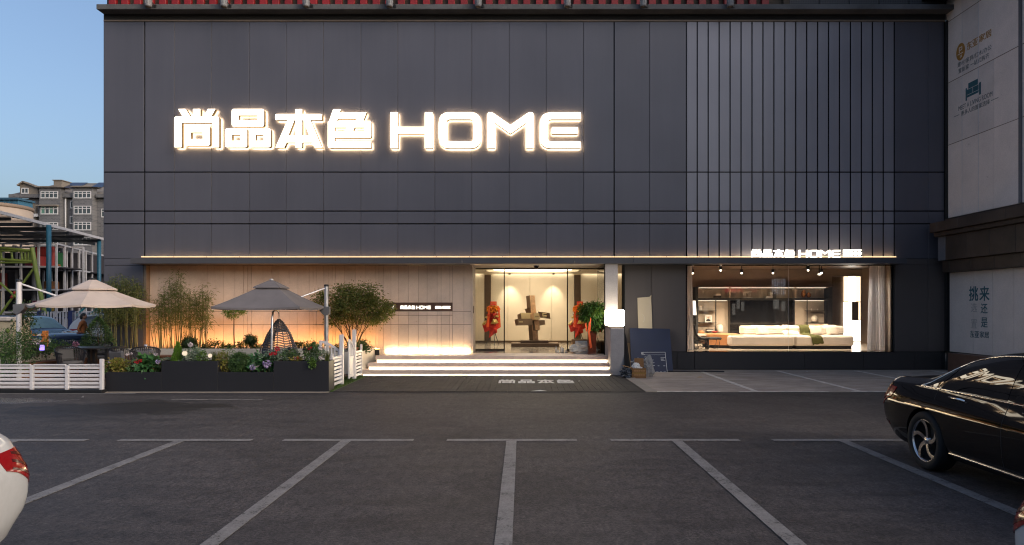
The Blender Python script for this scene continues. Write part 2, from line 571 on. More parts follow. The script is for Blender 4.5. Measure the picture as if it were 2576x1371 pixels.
M['asphalt'] = mk_asphalt()
M['paint'] = mk_paint()
M['apron'] = mk_apron()
M['paint_pale'] = simple('worn_pale_paint', (.62, .56, .50), .7, 0, .3, .35, 7)
M['kerb'] = mk_stone('kerb_stone', (.30, .26, .22))
M['panel'] = mk_panel('graphite_panel', (.108, .105, .126), .40)
M['panel_strip'] = mk_panel('graphite_satin_panel', (.235, .228, .258), .34)
M['panel_low'] = mk_panel('graphite_lower_panel', (.105, .088, .082), .48)
M['seam'] = simple('joint_shadow', (.012, .012, .014), .8)
M['trim'] = simple('dark_polished_trim', (.014, .014, .016), .16, 1.0, .5, .1)
M['backing'] = simple('wall_core', (.03, .03, .03), .9)
M['cornice'] = mk_stone('weathered_render', (.105, .105, .11), .75, .35)
M['soffit'] = simple('soffit_dark', (.02, .018, .017), .8)
M['brass_edge'] = simple('bronze_edge', (.22, .17, .13), .5, .3)
M['red_fin'] = simple('red_fin_paint', (.23, .012, .016), .5, 0, .4, .2, 1.5)
M['brown_wall'] = mk_stone('old_brown_wall', (.085, .065, .05), .85, .5)
M['perf'] = mk_perf()
M['canopy'] = mk_panel('canopy_metal', (.085, .082, .090), .45)
M['stone'] = mk_stone('board_marked_stone', (.60, .485, .40), .65)
M['stone_grey'] = mk_stone('grey_stone', (.42, .38, .365), .65)
M['step'] = mk_stone('step_stone', (.62, .49, .42), .5)
M['plinth'] = mk_panel('plinth_panel', (.045, .041, .041), .5)
M['white_wall'] = mk_stone('off_white_panel', (.80, .69, .64), .5, .10)
M['granite'] = mk_stone('brown_granite', (.075, .052, .040), .42, .45)
M['granite2'] = mk_stone('pale_granite', (.15, .145, .16), .45, .25)
M['red_granite'] = mk_stone('red_granite', (.16, .085, .06), .5, .3)
M['white_metal'] = simple('white_metal', (.62, .60, .62), .45, 0, .5, .06, 3)
M['alu'] = simple('aluminium', (.55, .55, .58), .35, .8, .5, .06, 8)
M['black_metal'] = simple('black_metal', (.018, .018, .020), .45, .2)
M['planter'] = mk_panel('charcoal_planter', (.020, .020, .025), .55)
M['planter_white'] = mk_stone('cream_planter_panel', (.50, .47, .42), .6, .07)
M['soil'] = simple('soil', (.03, .022, .015), .95, 0, .2, .4, 20, .6, 40, .02)
M['wood_bench'] = mk_wood('bench_wood', (.17, .075, .04))
M['deck'] = mk_wood('deck_wood', (.12, .075, .05), .7, (1, 9, 1))
M['mat'] = mk_mat_rib()
M['turf'] = foliage('turf_blades', [(.02, .05, .01), (.05, .10, .02), (.08, .13, .03)])
M['glass'] = glass('window_glass', (.96, .97, .965), 1.0, 1.52)
M['glass_door'] = glass('door_glass', (.97, .975, .965), .8, 1.5)
M['black'] = simple('black_matt', (.012, .012, .013), .7)
M['white'] = simple('white_paint', (.75, .73, .70), .5, 0, .4, .05, 3)
M['print_white'] = simple('white_print', (.62, .61, .60), .6, 0, .3, .05)
# light sources
M['sign_face'] = emit('sign_face_light', (1.0, .86, .66), 2.6)
M['sign_halo'] = emit('sign_halo_light', (1.0, .66, .30), 0.42)
M['sign_back'] = emit('sign_back_light', (1.0, .70, .38), 24.0)
M['led_up'] = emit('led_upward_light', (1.0, .62, .28), 22.0)
M['led_dot'] = emit('led_dot_light', (1.0, .66, .36), 1.0)
M['led_step'] = emit('step_led_light', (1.0, .80, .52), 9)
M['led_amber'] = emit('amber_uplight', (1.0, .43, .12), 36)
M['led_wall'] = emit('wall_base_light', (1.0, .74, .40), 34)
M['lightbox'] = emit('lightbox_light', (1.0, .90, .72), 5)
M['small_sign'] = emit('small_sign_light', (1.0, .90, .74), 1.5)
M['cove'] = emit('lobby_ceiling_light', (1.0, .84, .60), 3.6)
M['down'] = emit('downlight_glow', (1.0, .86, .66), 5)
M['lamp_shade'] = emit('lamp_shade_glow', (1.0, .84, .64), 1.2)
M['lantern'] = emit('lantern_glow', (1.0, .90, .80), 3.0)
M['lantern_warm'] = emit('lantern_warm_glow', (1.0, .72, .46), 1.2)
M['globe'] = emit('globe_glow', (1.0, .80, .58), 0.5)
M['purple_led'] = emit('purple_light', (.32, .22, 1.0), 1.2)
# ================================================================== ground
YF = 20.2                      # facade plane
def FX(px): return (px - 1313.0) / 85.0
def FZ(py): return CAM_H + (773.0 - py) / 85.0

g = MB(); g.quad((-400, -250, 0), (400, -250, 0), (400, 500, 0), (-400, 500, 0))
ground = tag(g.build('ground', M['asphalt']), kind='structure')
g = MB(); g.quad((2.95, 14.86, .004), (12.5, 14.86, .004), (12.5, 20.18, .004), (2.95, 20.18, .004))
apron = tag(g.build('concrete_apron', M['apron']), kind='structure')

marks = thing('parking_lines', None, None); marks['kind'] = 'structure'
def line(x0, x1, y0, y1, z=.008, mt='paint'):
    m = MB(); m.box(x0, x1, y0, y1, z - .004, z)
    m.build('painted_line', M[mt], marks)
for a, b in ((-9.0, -6.05), (-5.60, -3.757), (-3.315, -1.508), (-1.044, .762), (1.227, 3.02), (3.48, 5.29), (5.75, 7.6), (8.0, 9.9)):
    line(a, b, 9.42, 9.555)
for xc in (-9.31, -7.02, -4.73, -2.43, -.145, 2.14, 4.44, 6.73, 9.0):
    line(xc - .07, xc + .07, 4.1, 9.419)
for a, b in ((-13.0, -8.25), (-7.0, -5.2)):
    line(a, b, 14.86 - (.9 if a > -8 else 0) - .33, 14.94 - (.9 if a > -8 else 0) - .33)
line(-12.5, -9.2, 11.3, 11.37)
for xc in (5.13, 7.40, 9.68, 11.9):
    line(xc - .06, xc + .06, 15.0, 19.8, .012, 'paint_pale')
for a, b in ((2.95, 4.33), (4.75, 6.7), (7.2, 9.2), (9.6, 11.6)):
    line(a, b, 14.88, 14.98, .012, 'paint_pale')
m = MB(); m.box(2.70, 2.945, 14.86, 18.5, 0, .02, .004)
tag(m.build('kerb', M['kerb']), kind='structure')
m = MB(); m.box(-9.10, -4.2, 14.78, 14.885, 0, .012)
tag(m.build('kerb', M['kerb']), kind='structure')

# entrance mat of ribbed strips, with the four white characters woven in
emat = thing('entrance_mat', 'dark ribbed rubber mat with white characters before the lit steps', 'doormat', (-.7, 16.6, 0))
xx = -4.12; k = 0
smesh = None
rnd = random.Random(4)
while xx < 2.66:
    mm = MB(); mm.box(xx, min(xx + .134, 2.69), 14.9, 18.46, 0, .016 + rnd.uniform(0, .003))
    mm.build('mat_strip', M['mat'], emat); xx += .141
m = MB(); m.box(-4.12, 2.69, 14.86, 14.897, 0, .012)
m.build('mat_edge', M['black_metal'], emat)

# ================================================================== storefront
shop = thing('storefront_building', 'long dark panelled storefront with lit entrance and showroom window', 'building', (0, YF, 0))
XL, XR, ZT = FX(262), FX(2376), FZ(52)
WX0, WX1, WZ0, WZ1 = FX(1728), FX(2249), .53, 3.11      # showroom window
EX0, EX1 = -1.52, 2.40                                  # entrance recess
m = MB()
m.box(XL, 12.57, YF + .05, YF + .5, 3.28, ZT)              # core behind the cladding
m.box(XL, FX(366), YF + .05, YF + .5, 0, 3.28)
m.box(FX(1570), WX0, YF + .05, YF + .5, 0, 3.28)
m.box(WX1, 12.57, YF + .05, YF + .5, 0, 3.28)
m.box(WX0, WX1, YF + .05, YF + .5, 0, .5)
m.box(WX0, WX1, YF + .05, YF + .5, 3.13, 3.28)
m.box(XL, XL + .3, YF + .5, 34, 0, ZT)
m.box(XL, XR, 33.7, 34, 0, ZT)
m.box(XL, XR, YF + .5, 34, ZT - .2, ZT)
m.build('wall_core', M['backing'], shop)

thick = [262, 364, 1545, 1727] + [1726.5 + 27.53 * i for i in range(1, 20)] + [2376]
thin = [439, 532, 627, 720, 814, 908, 1001, 1094, 1187, 1281, 1374, 1468, 1634, 2335]
vs_ = sorted([(p, .038) for p in thick] + [(p, .010) for p in thin])
rows = [(ZT, .01), (FZ(433), .034), (FZ(531), .034), (FZ(563), .034), (3.29, .01)]
for i in range(len(vs_) - 1):
    (pa, wa), (pb, wb) = vs_[i], vs_[i + 1]
    xa = FX(pa) + (wa / 2 if pa > 262 else 0); xb = FX(pb) - wb / 2
    sat = 1727 <= pa < 2249
    for j in range(4):
        z1 = rows[j][0] - rows[j][1] / 2; z0 = rows[j + 1][0] + rows[j + 1][1] / 2
        mm = MB(); mm.box(xa, xb, YF, YF + .045, z0, z1, .003)
        mm.build('facade_panel', M['panel_strip'] if sat else M['panel'], shop)
# polished joint channels
for p in thick[1:-1]:
    mm = MB(); mm.box(FX(p) - .0185, FX(p) + .0185, YF + .012, YF + .049, 3.29, ZT)
    mm.build('joint_trim', M['trim'], shop)
for py in (433, 531, 563):
    mm = MB(); mm.box(XL + .002, XR, YF + .009, YF + .048, FZ(py) - .0165, FZ(py) + .0165)
    mm.build('joint_trim', M['trim'], shop)
# side face of the building, clad
for k in range(10):
    mm = MB(); mm.box(XL - .045, XL - .001, YF + .05 + k * 1.1, YF + 1.13 + k * 1.1, 0.1, ZT, .003)
    mm.build('side_panel', M['panel'], shop)
# lower left wall
for z0, z1 in ((.02, 3.085), (3.10, 3.285)):
    mm = MB(); mm.box(XL, FX(360), YF, YF + .045, z0, z1, .003); mm.build('facade_panel', M['panel'], shop)
mm = MB(); mm.box(FX(361), FX(367.5), YF + .01, YF + .3, 0, 3.09); mm.build('corner_trim', M['brass_edge'], shop)
# lower right wall between pillar and window, and right of the window
for xa, xb in ((FX(1572), FX(1638)), (FX(1639), FX(1725))):
    mm = MB(); mm.box(xa, xb, YF, YF + .045, .54, 3.10, .003); mm.build('lower_panel', M['panel_low'], shop)
for xa, xb in ((FX(2251), FX(2334)), (FX(2335), FX(2376))):
    mm = MB(); mm.box(xa, xb, YF, YF + .045, .54, 3.10, .003); mm.build('lower_panel', M['panel_low'], shop)
    mm = MB(); mm.box(xa, xb, YF, YF + .045, 3.11, 3.285, .003); mm.build('lower_panel', M['panel_low'], shop)
for a, b in ((1572, 1640), (1641, 1702), (1703, 1746), (1747, 2023), (2024, 2170), (2171, 2300), (2301, 2366)):
    mm = MB(); mm.box(FX(a), FX(b), YF - .03, YF + .045, .02, .525, .003); mm.build('plinth_panel', M['plinth'], shop)
mm = MB(); mm.box(WX0 - .02, WX1 + .02, YF - .035, YF + .45, .525, .538); mm.build('window_sill', M['trim'], shop)

# cornice above the wall, and the old striped wall over it
mm = MB(); mm.box(XL - .002, XR + .3, YF - .37, YF + .5, FZ(36) - .01, 10.66, .01); mm.build('cornice', M['cornice'], shop)
mm = MB(); mm.box(XL, XR, YF - .03, YF + .1, ZT - .03, ZT + .012); mm.build('cornice_edge', M['brass_edge'], shop)
mm = MB(); mm.box(XL, XR, YF - .02, YF + .1, ZT + .014, FZ(36) - .012); mm.build('soffit', M['soffit'], shop)
mm = MB(); mm.box(XL + .05, 14, YF + .06, YF + .4, 10.64, 15.0); mm.build('upper_wall', M['brown_wall'], shop)
fin = None
x = PX(267, 20.0)
while x < PX(1950, 20.0):
    if fin is None:
        mm = MB(); mm.box(-.10, .10, -.08, .055, 0, 2.3, .006)
        fin = mm.mesh('red_fin', M['red_fin'])
    link_mesh('red_fin', fin, shop, (x + .1, YF, 10.66))
    x += .3705
for k in range(5):
    mm = MB(); mm.box(PX(1992 + k * 76, 20.0), PX(1992 + k * 76 + 74, 20.0), YF - .03, YF + .055, 10.68, 12.9, .004)
    mm.build('perforated_panel', M['perf'], shop)
mm = MB(); mm.box(PX(1975, 20), PX(1990, 20), YF - .08, YF + .055, 10.66, 12.9); mm.build('corner_post', M['brown_wall'], shop)

# canopy ledge
CY0, CZ0, CZ1 = YF - .6, 3.106, 3.262
edges = [-11.25, -8.2, -4.95, -1.72, 1.52, 3.2, 5.9, 7.6, 9.3, 11.06]
for a, b in zip(edges[:-1], edges[1:]):
    mm = MB(); mm.box(a + .003, b - .003, CY0, CY0 + .03, CZ0, CZ1, .003); mm.build('canopy_fascia', M['canopy'], shop)
mm = MB(); mm.box(-11.25, 11.06, CY0 + .031, YF, CZ1 - .04, CZ1 - .004); mm.box(-11.25, 11.06, CY0 + .031, YF + .3, CZ0 + .004, CZ0 + .03)
mm.build('canopy_deck', M['canopy'], shop)

# LED wall washer bars standing on the canopy
bar = None
n_bar = 23
bw = (FX(2249) - FX(361)) / n_bar
ORD = ['leftmost', 'second', 'third', 'fourth', 'fifth', 'sixth', 'seventh', 'eighth', 'ninth', 'tenth', 'eleventh', 'twelfth', 'thirteenth', 'fourteenth', 'fifteenth', 'sixteenth', 'seventeenth', 'eighteenth', 'nineteenth', 'twentieth', 'twenty-first', 'twenty-second', 'rightmost']
lab = 'slim warm LED bar on the canopy top, leftmost of the row'
for i in range(n_bar):
    cx = FX(361) + bw * (i + .5)
    if bar is None:
        bar = thing('led_bar', lab, 'light bar', (cx, YF - .10, CZ1), 'LED bars along the canopy')
        mm = MB(); mm.box(cx - bw / 2 + .008, cx + bw / 2 - .008, YF - .128, YF - .09, CZ1, CZ1 + .055); mm.build('housing', M['black_metal'], bar)
        mm = MB()
        for k in range(34):
            xx = cx - bw / 2 + .02 + (bw - .04) * k / 33
            mm.box(xx - .0095, xx + .0095, YF - .134, YF - .129, CZ1 + .058, CZ1 + .086)
        d = mm.build('diodes', M['led_dot'], bar); d['kind'] = 'stuff'
        mm = MB(); mm.quad((cx - bw / 2 + .02, YF - .06, CZ1 + .03), (cx + bw / 2 - .02, YF - .06, CZ1 + .03), (cx + bw / 2 - .02, YF - .045, CZ1 + .03), (cx - bw / 2 + .02, YF - .045, CZ1 + .03)); mm.build('wall_washer', M['led_up'], bar)
    else:
        c = copy_tree(bar); c.location.x = cx; c['label'] = 'slim warm LED bar on the canopy top, rightmost of the row' if i == n_bar - 1 else 'slim warm LED bar on the canopy top, %s from the left' % ORD[i]

# stone wall of boards, set back under the canopy
YS = 20.40
stone = thing('board_marked_wall', 'beige board-marked stone wall glowing amber beside the entrance', 'wall', (-6.3, YS, 0))
mm = MB(); mm.box(FX(368), EX0, YS + .03, YS + .33, 0, 3.10); mm.build('wall_core', M['backing'], stone)
rnd = random.Random(11)
NX0, NX1, NZ0, NZ1 = PX(965, YS), PX(1138.5, YS), 1.735, PZ(761, YS)
x = FX(368)
special = [NX0, NX1]
xs = [x]
while x < EX0 - .05:
    x += rnd.choice([.09, .12, .15, .22, .26, .30, .34])
    for s in special:
        if xs[-1] < s - .001 and x > s - .06: x = s; break
    x = min(x, EX0); xs.append(x)
for a, b in zip(xs[:-1], xs[1:]):
    inside = a >= NX0 - .01 and b <= NX1 + .01
    segs = [(.3, 1.324), (1.336, 1.724), (NZ1 if inside else 1.735, 3.10)]
    if inside: segs = [(.3, 1.327), (1.337, PZ(793.5, YS)), (PZ(792.5, YS), 1.727), (NZ1, 3.10)]
    for z0, z1 in segs:
        d = rnd.uniform(0, .007)
        mm = MB(); mm.box(a + .0034, b - .0034, YS - d, YS + .029, z0, z1, .002)
        mm.build('stone_board', M['stone'], stone)
mm = MB(); mm.box(EX0 - .1, EX0, YS + .331, 21.55, .48, 3.10); mm.box(EX0 + .001, EX0 + .05, 20.42, 21.56, .48, 3.1); mm.build('reveal', M['stone'], stone)
mm = MB(); mm.box(NX0 + .004, NX1 - .004, YS + .024, YS + .029, NZ0, NZ1 - .002); mm.build('niche_back', simple('niche_bronze', (.10, .055, .04), .4, .4), stone)

# lights at the wall base
up = thing('uplight_strip', 'amber light strip hidden behind the planter along the stone wall', 'light strip', (-7.7, 20.25, .5))
mm = MB(); mm.box(FX(372), -4.2, 20.10, 20.18, .44, .62); mm.build('housing', M['black_metal'], up)
mm = MB(); mm.quad((FX(372), 20.11, .623), (-4.2, 20.11, .623), (-4.2, 20.17, .623), (FX(372), 20.17, .623)); mm.build('diffuser', M['led_amber'], up)
up = thing('uplight_strip', 'bright warm light strip at the wall foot on the platform', 'light strip', (-2.8, 20.36, .48))
mm = MB(); mm.box(-4.05, EX0 - .02, 20.33, 20.385, .481, .50); mm.build('housing', M['alu'], up)
mm = MB(); mm.box(-4.05, EX0 - .02, 20.335, 20.38, .501, .545); mm.build('diffuser', M['led_wall'], up)

# ================================================================== entrance steps
stairs = thing('entrance_steps', 'three pale stone steps with glowing strips under each nosing', 'steps', (-.9, 18.9, 0))
for (y0, y1, z, xl, xr) in ((18.42, 18.86, .150, -4.32, 2.395), (18.78, 19.2, .312, -4.25, 2.395), (19.12, 24.0, .48, -4.10, 2.395)):
    ww = (xr - xl) / 5
    for k in range(5):
        mm = MB()
        ye = 20.38 if z > .4 else y1
        mm.box(xl + ww * k + .001, xl + ww * (k + 1) - .001, y0, ye, z - .108, z, .006)
        mm.build('tread', M['step'], stairs)
    mm = MB(); mm.box(xl + .05, xr, y0 + .09, (20.38 if z > .4 else y1), max(0, z - .17), z - .109); mm.build('riser', M['step'], stairs)
    mm = MB(); mm.box(xl + .03, xr - .01, y0 + .07, y0 + .088, z - .165, z - .112); mm.build('light_strip', M['led_step'], stairs)
# low side wall with lightbox, pillar behind it
m = MB(); m.box(2.40, 2.77, 18.5, 19.68, 0, 1.285, .006); 
tag(m.build('stair_side_wall', M['stone_grey'], origin=(2.58, 19, 0)), 'grey stone low wall at the right end of the steps', 'wall')
m = MB(); m.box(2.402, 2.768, 19.69, 21.5, 0, 3.103, .006)
tag(m.build('stone_pillar', M['stone_grey'], origin=(2.58, 20, 0)), 'tall grey stone pillar right of the glass entrance', 'pillar')
lb = thing('light_box', 'glowing white box lamp on the low stone wall', 'lamp', (2.58, 19.1, 1.286))
mm = MB(); mm.box(2.37, 2.74, 18.56, 19.66, 1.286, 1.33); mm.build('base', M['brass_edge'], lb)
mm = MB(); mm.box(2.385, 2.785, 18.52, 19.66, 1.332, 1.785, .03); mm.build('shade', M['lightbox'], lb)

# ================================================================== lobby
lobby = thing('lobby_room', None, None, (0, 24, .48)); lobby['kind'] = 'structure'
M['lobby_wall'] = simple('lobby_wall_panel', (.62, .54, .42), .45, 0, .5, .05, 1.5)
M['lobby_floor'] = mk_stone('lobby_marble', (.45, .40, .34), .12, .25)
M['lobby_dark'] = simple('lobby_bronze', (.10, .065, .04), .35, .3)
M['lobby_ceil'] = simple('lobby_ceiling', (.70, .64, .54), .7, 0, .3, .04)
LX0, LX1, LY1 = -3.4, 4.4, 26.4
m = MB(); m.box(LX0, LX1, 20.385, 26.6, .40, .479); m.build('floor', M['lobby_floor'], lobby)
# floor tiles outside the doors belong to the platform: same stone, seen as one
for a, b in ((LX0, -2.1), (-2.09, -1.45), (-1.20, -.55), (-.54, .30), (.31, 1.15), (1.16, 2.02), (2.27, 2.9), (2.91, LX1)):
    mm = MB(); mm.box(a, b, LY1, LY1 + .1, .56, 3.2, .004); mm.build('wall_panel', M['lobby_wall'], lobby)
mm = MB()
mm.box(LX0, LX1, LY1 + .101, LY1 + .2, .48, 3.6); mm.box(LX0 - .1, LX0, 20.8, LY1 + .2, .48, 3.6); mm.box(LX1, LX1 + .1, 20.8, LY1 + .2, .48, 3.6)
mm.build('room_shell', M['lobby_wall'], lobby)
for a, b in ((-1.445, -1.205), (2.025, 2.265)):
    mm = MB(); mm.box(a, b, LY1 - .02, LY1 + .1, .481, 3.1); mm.build('bronze_column', M['lobby_dark'], lobby)
mm = MB(); mm.box(LX0, LX1, LY1 - .01, LY1 + .098, .481, .558); mm.build('skirting', M['lobby_dark'], lobby)
# ceiling with an oval opening that holds the lit dome
ring = []
NC = 48
CXc, CYc, RX, RY = .38, 24.15, 1.72, 1.72
def ell(r, a): return (CXc + RX * r * math.cos(a), CYc + RY * r * math.sin(a))
mm = MB()
outer = []
for j in range(NC):
    a = 2 * math.pi * j / NC
    dx, dy = math.cos(a), math.sin(a)
    tx = ((LX1 - CXc) if dx > 0 else (CXc - LX0)) / max(abs(dx), 1e-6)
    ty = ((LY1 - .18 - CYc) if dy > 0 else (CYc - 20.9)) / max(abs(dy), 1e-6)
    t_ = min(tx, ty)
    outer.append((CXc + dx * t_, CYc + dy * t_, 3.14))
inn = [(*ell(1, 2 * math.pi * j / NC), 3.14) for j in range(NC)]
up_ = [(*ell(1, 2 * math.pi * j / NC), 3.34) for j in range(NC)]
mm.add(outer + inn + up_, [(j, (j + 1) % NC, NC + (j + 1) % NC, NC + j) for j in range(NC)] + [(NC + j, NC + (j + 1) % NC, 2 * NC + (j + 1) % NC, 2 * NC + j) for j in range(NC)])
mm.box(LX0, LX1, 20.8, LY1 + .2, 3.56, 3.6)
mm.build('ceiling', M['lobby_ceil'], lobby)
mm = MB()
for r0, r1, z in ((.995, .955, 3.135),):
    mm.add([(*ell(r0, 2 * math.pi * j / NC), z) for j in range(NC)] + [(*ell(r1, 2 * math.pi * j / NC), z) for j in range(NC)], [(j, (j + 1) % NC, NC + (j + 1) % NC, NC + j) for j in range(NC)])
mm.build('ceiling_ring', M['lobby_dark'], lobby)
dome = thing('ceiling_light', 'large round glowing ceiling light in the lobby', 'ceiling light', (CXc, CYc, 3.2))
mm = MB(); mm.lathe([(.001, .075), (.9, .07), (1.28, .035), (1.38, 0), (1.38, -.03), (1.30, -.02)], (CXc, CYc, 3.2), 48); mm.build('diffuser', M['cove'], dome)
cv = thing('cove_light', 'light strip washing the top of the lobby back wall', 'light strip', (.4, LY1 - .1, 3.2))
mm = MB(); mm.box(-1.1, 1.95, LY1 - .15, LY1 - .03, 3.16, 3.20); mm.build('diffuser', M['cove'], cv)
for xa, xb, s in ((-3.2, -1.55, 'left'), (2.35, 4.2, 'right')):
    cv = thing('cove_light', 'light strip over the %s lobby side panels' % s, 'light strip', ((xa + xb) / 2, LY1 - .1, 3.2))
    mm = MB(); mm.box(xa, xb, LY1 - .15, LY1 - .05, 3.16, 3.2); mm.build('diffuser', M['cove'], cv)
for xs_, s in ((-.47, 'left'), (1.20, 'right')):
    t = thing('spotlight', 'small lobby spotlight washing the wall %s of the sculpture' % s, 'spotlight', (xs_, 25.9, 3.14))
    mm = MB(); mm.lathe([(.045, .0), (.045, .06)], (xs_, 25.9, 3.09), 12); mm.build('body', M['black_metal'], t)
    ld = bpy.data.lights.new('beam', 'SPOT'); ld.energy = 45; ld.spot_size = R(62); ld.spot_blend = .8; ld.color = (1, .86, .62); ld.shadow_soft_size = .03
    lo = bpy.data.objects.new('beam', ld); COL.objects.link(lo); lo.parent = t; lo.location = (0, 0, -.07); lo.rotation_euler = (R(24), 0, 0)

# recess soffit, door glass
m = MB(); m.box(EX0, EX1, 20.0, 21.62, 3.108, 3.16); m.build('recess_soffit', M['lobby_ceil'], shop)
YD = 21.6
M['door_frame'] = simple('dark_bronze_frame', (.035, .024, .018), .35, .7)
fr = thing('sliding_door', 'left glass sliding door with dark bronze frame', 'door', (-.9, YD, .48))
def door(root, xa, xb, hand=0):
    mm = MB(); mm.box(xa + .03, xb - .03, YD - .006, YD + .006, .53, 3.05); mm.build('pane', M['glass'], root)
    for (a, b, z0, z1) in ((xa, xa + .035, .481, 3.09), (xb - .035, xb, .481, 3.09), (xa + .036, xb - .036, 3.05, 3.09), (xa + .036, xb - .036, .481, .53)):
        mm = MB(); mm.box(a, b, YD - .025, YD + .025, z0, z1); mm.build('frame', M['door_frame'], root)
door(fr, PX(1192, YD), PX(1270, YD))
fr2 = thing('sliding_door', 'right glass sliding door behind the ribboned potted tree', 'door', (1.9, YD, .48))
door(fr2, PX(1426, YD), PX(1505, YD))
fr3 = thing('glass_side_panel', 'clear glass side panel between the door and the grey pillar', 'glass panel', (2.38, 20.6, .48))
mm = MB(); mm.box(2.375, 2.387, 19.72, 21.55, .49, 3.1); mm.build('pane', M['glass'], fr3)
mm = MB(); mm.box(2.37, 2.394, 19.70, 19.718, .482, 3.1); mm.build('edge', M['door_frame'], fr3)
mm = MB(); mm.box(PX(1270, YD), PX(1426, YD), YD - .03, YD + .03, 3.05, 3.10); mm.build('door_header', M['door_frame'], shop)
t = thing('dome_camera', 'small dark dome camera under the entrance soffit', 'camera', (.0, 20.4, 3.1))
xx = PX(1349, 20.4)
t.location.x = xx
mm = MB(); mm.lathe([(.085, 0), (.08, -.03), (.05, -.09), (.001, -.11)], (xx, 20.4, 3.104), 16); mm.build('dome', M['trim'], t)
mm = MB(); mm.lathe([(.095, .0), (.095, -.012)], (xx, 20.4, 3.106), 16); mm.build('base', M['alu'], t)
t = thing('intercom', 'narrow bronze intercom plate on the entrance reveal', 'intercom', (PX(1187.5, 20.5), 20.5, 1.8))
mm = MB(); mm.box(EX0 + .051, EX0 + .07, 20.5, 20.62, PZ(788, 20.5), PZ(770, 20.5), .004); mm.build('plate', M['lobby_dark'], t)

# small litter lying about
M['leaf_dry'] = simple('dry_leaf', (.50, .27, .06), .8); M['scrap'] = simple('paper_scrap', (.55, .54, .52), .8)
for k, (px, py, w, mt, lab, cat) in enumerate(((1760, 951, .16, 'leaf_dry', 'dry yellow leaf lying on the concrete apron', 'leaf'), (2030, 937, .07, 'scrap', 'small white scrap on the apron near the plinth', 'litter'), (1457, 961, .06, 'scrap', 'tiny white scrap right of the mat characters', 'litter'), (208, 1002, .05, 'scrap', 'small white scrap on the road before the slat fence', 'litter'), (1355, 986, .35, 'scrap', 'thin pale strip of tape on the road before the mat', 'litter'))):
    Y = GY(py); x = PX(px, Y); m = MB(); z = .024
    m.add([(x - w / 2, Y - w * .12, z), (x, Y - w * .22, z + .006), (x + w / 2, Y, z), (x + w * .1, Y + w * .2, z + .012)], [(0, 1, 2, 3)])
    o = m.build('fallen_leaf' if cat == 'leaf' else 'paper_scrap', M[mt], origin=(x, Y, 0)); tag(o, lab, cat)
    sm = o.modifiers.new('thick', 'SOLIDIFY'); sm.thickness = .003
# ================================================================== lettering
def fillet(poly, rad):
    """round the corners of a polygon; rad: one number or one per vertex"""
    n = len(poly); out = []
    for i in range(n):
        r = rad[i] if isinstance(rad, (list, tuple)) else rad
        p = Vector(poly[i]).to_2d() if len(poly[i]) > 2 else Vector(poly[i])
        a = Vector(poly[i - 1]) - p; b = Vector(poly[(i + 1) % n]) - p
        r = min(r, a.length * .49, b.length * .49)
        if r <= .01: out.append(tuple(p)); continue
        s = p + a.normalized() * r; e = p + b.normalized() * r
        for k in range(5):
            t = k / 4
            q = s * (1 - t) ** 2 + p * 2 * t * (1 - t) + e * t ** 2
            out.append(tuple(q))
    return out

def rect(x0, y0, x1, y1, r=6):
    return fillet([(x0, y0), (x1, y0), (x1, y1), (x0, y1)], r)

def rr(x0, y0, x1, y1): return [(x0, y0), (x1, y0), (x1, y1), (x0, y1)]
# strokes in drawing units (x to the right, y downwards), one list per character: (outline, [holes])
GLYPH = {
 'shang': [([(180, 160), (262, 160), (318, 246), (232, 246)], []), ([(350, 160), (430, 160), (430, 246), (350, 246)], []),
           ([(522, 160), (603, 160), (553, 246), (468, 246)], []),
           (fillet([(137, 597), (137, 247), (645, 247), (645, 597), (570, 597), (570, 318), (215, 318), (215, 597)], [4, 24, 24, 4, 4, 2, 2, 4]), []),
           (rect(248, 355, 540, 578, 26), [rr(322, 425, 463, 505)])],
 'pin': [(rect(793, 160, 1160, 360, 26), [rr(868, 230, 1085, 290)]), (rect(718, 383, 966, 597, 26), [rr(793, 453, 890, 525)]),
         (rect(990, 383, 1237, 597, 26), [rr(1063, 453, 1160, 525)])],
 'ben': [(rect(1295, 218, 1822, 285, 8), []), ([(1520, 163), (1597, 163), (1597, 217.5), (1520, 217.5)], []),
         ([(1521, 285.5), (1596, 285.5), (1596, 598), (1521, 598)], []),
         ([(1432, 285.5), (1508, 285.5), (1437, 465), (1520, 465), (1520, 540), (1420, 540), (1392, 600), (1295, 600)], []),
         ([(1612, 285.5), (1692, 285.5), (1822, 600), (1745, 600), (1712, 540), (1597, 540), (1597, 465), (1682, 465)], [])],
 'se': [([(1953, 167), (2038, 167), (2026, 198), (2333, 198), (2295, 296.5), (2213, 296.5), (2226, 268), (2005, 268), (1995, 290), (1910, 290)], []),
        (fillet([(1893, 603), (1893, 297), (2387, 297), (2387, 488), (1968, 488), (1968, 533), (2387, 533), (2387, 603)], [22, 18, 18, 22, 2, 2, 4, 4]),
         [[(1968, 368), (2108, 368), (2088, 415), (1968, 415)], [(2197, 368), (2317, 368), (2317, 415), (2178, 415)]])],
 'H': [(rr(177, 198, 262, 607), []), (rr(571, 198, 655, 607), []), (rr(262.5, 365, 570.5, 440), [])],
 'O': [(rect(731, 198, 1210, 607, 118), [rect(817, 275, 1127, 533, 42)])],
 'M': [(fillet([(1290, 607), (1290, 198), (1340, 198), (1550, 344), (1760, 198), (1812, 198), (1812, 607), (1732, 607), (1732, 314), (1550, 441), (1372, 314), (1372, 607)],
               [3, 30, 25, 22, 25, 30, 3, 3, 3, 12, 3, 3]), [])],
 'E': [(fillet([(2353, 200), (2353, 275), (1977, 275), (1977, 535), (2353, 535), (2353, 607), (1893, 607), (1893, 200)], [4, 4, 45, 45, 4, 4, 118, 118]), []), (rect(2025, 368, 2323, 443, 8), [])],
}
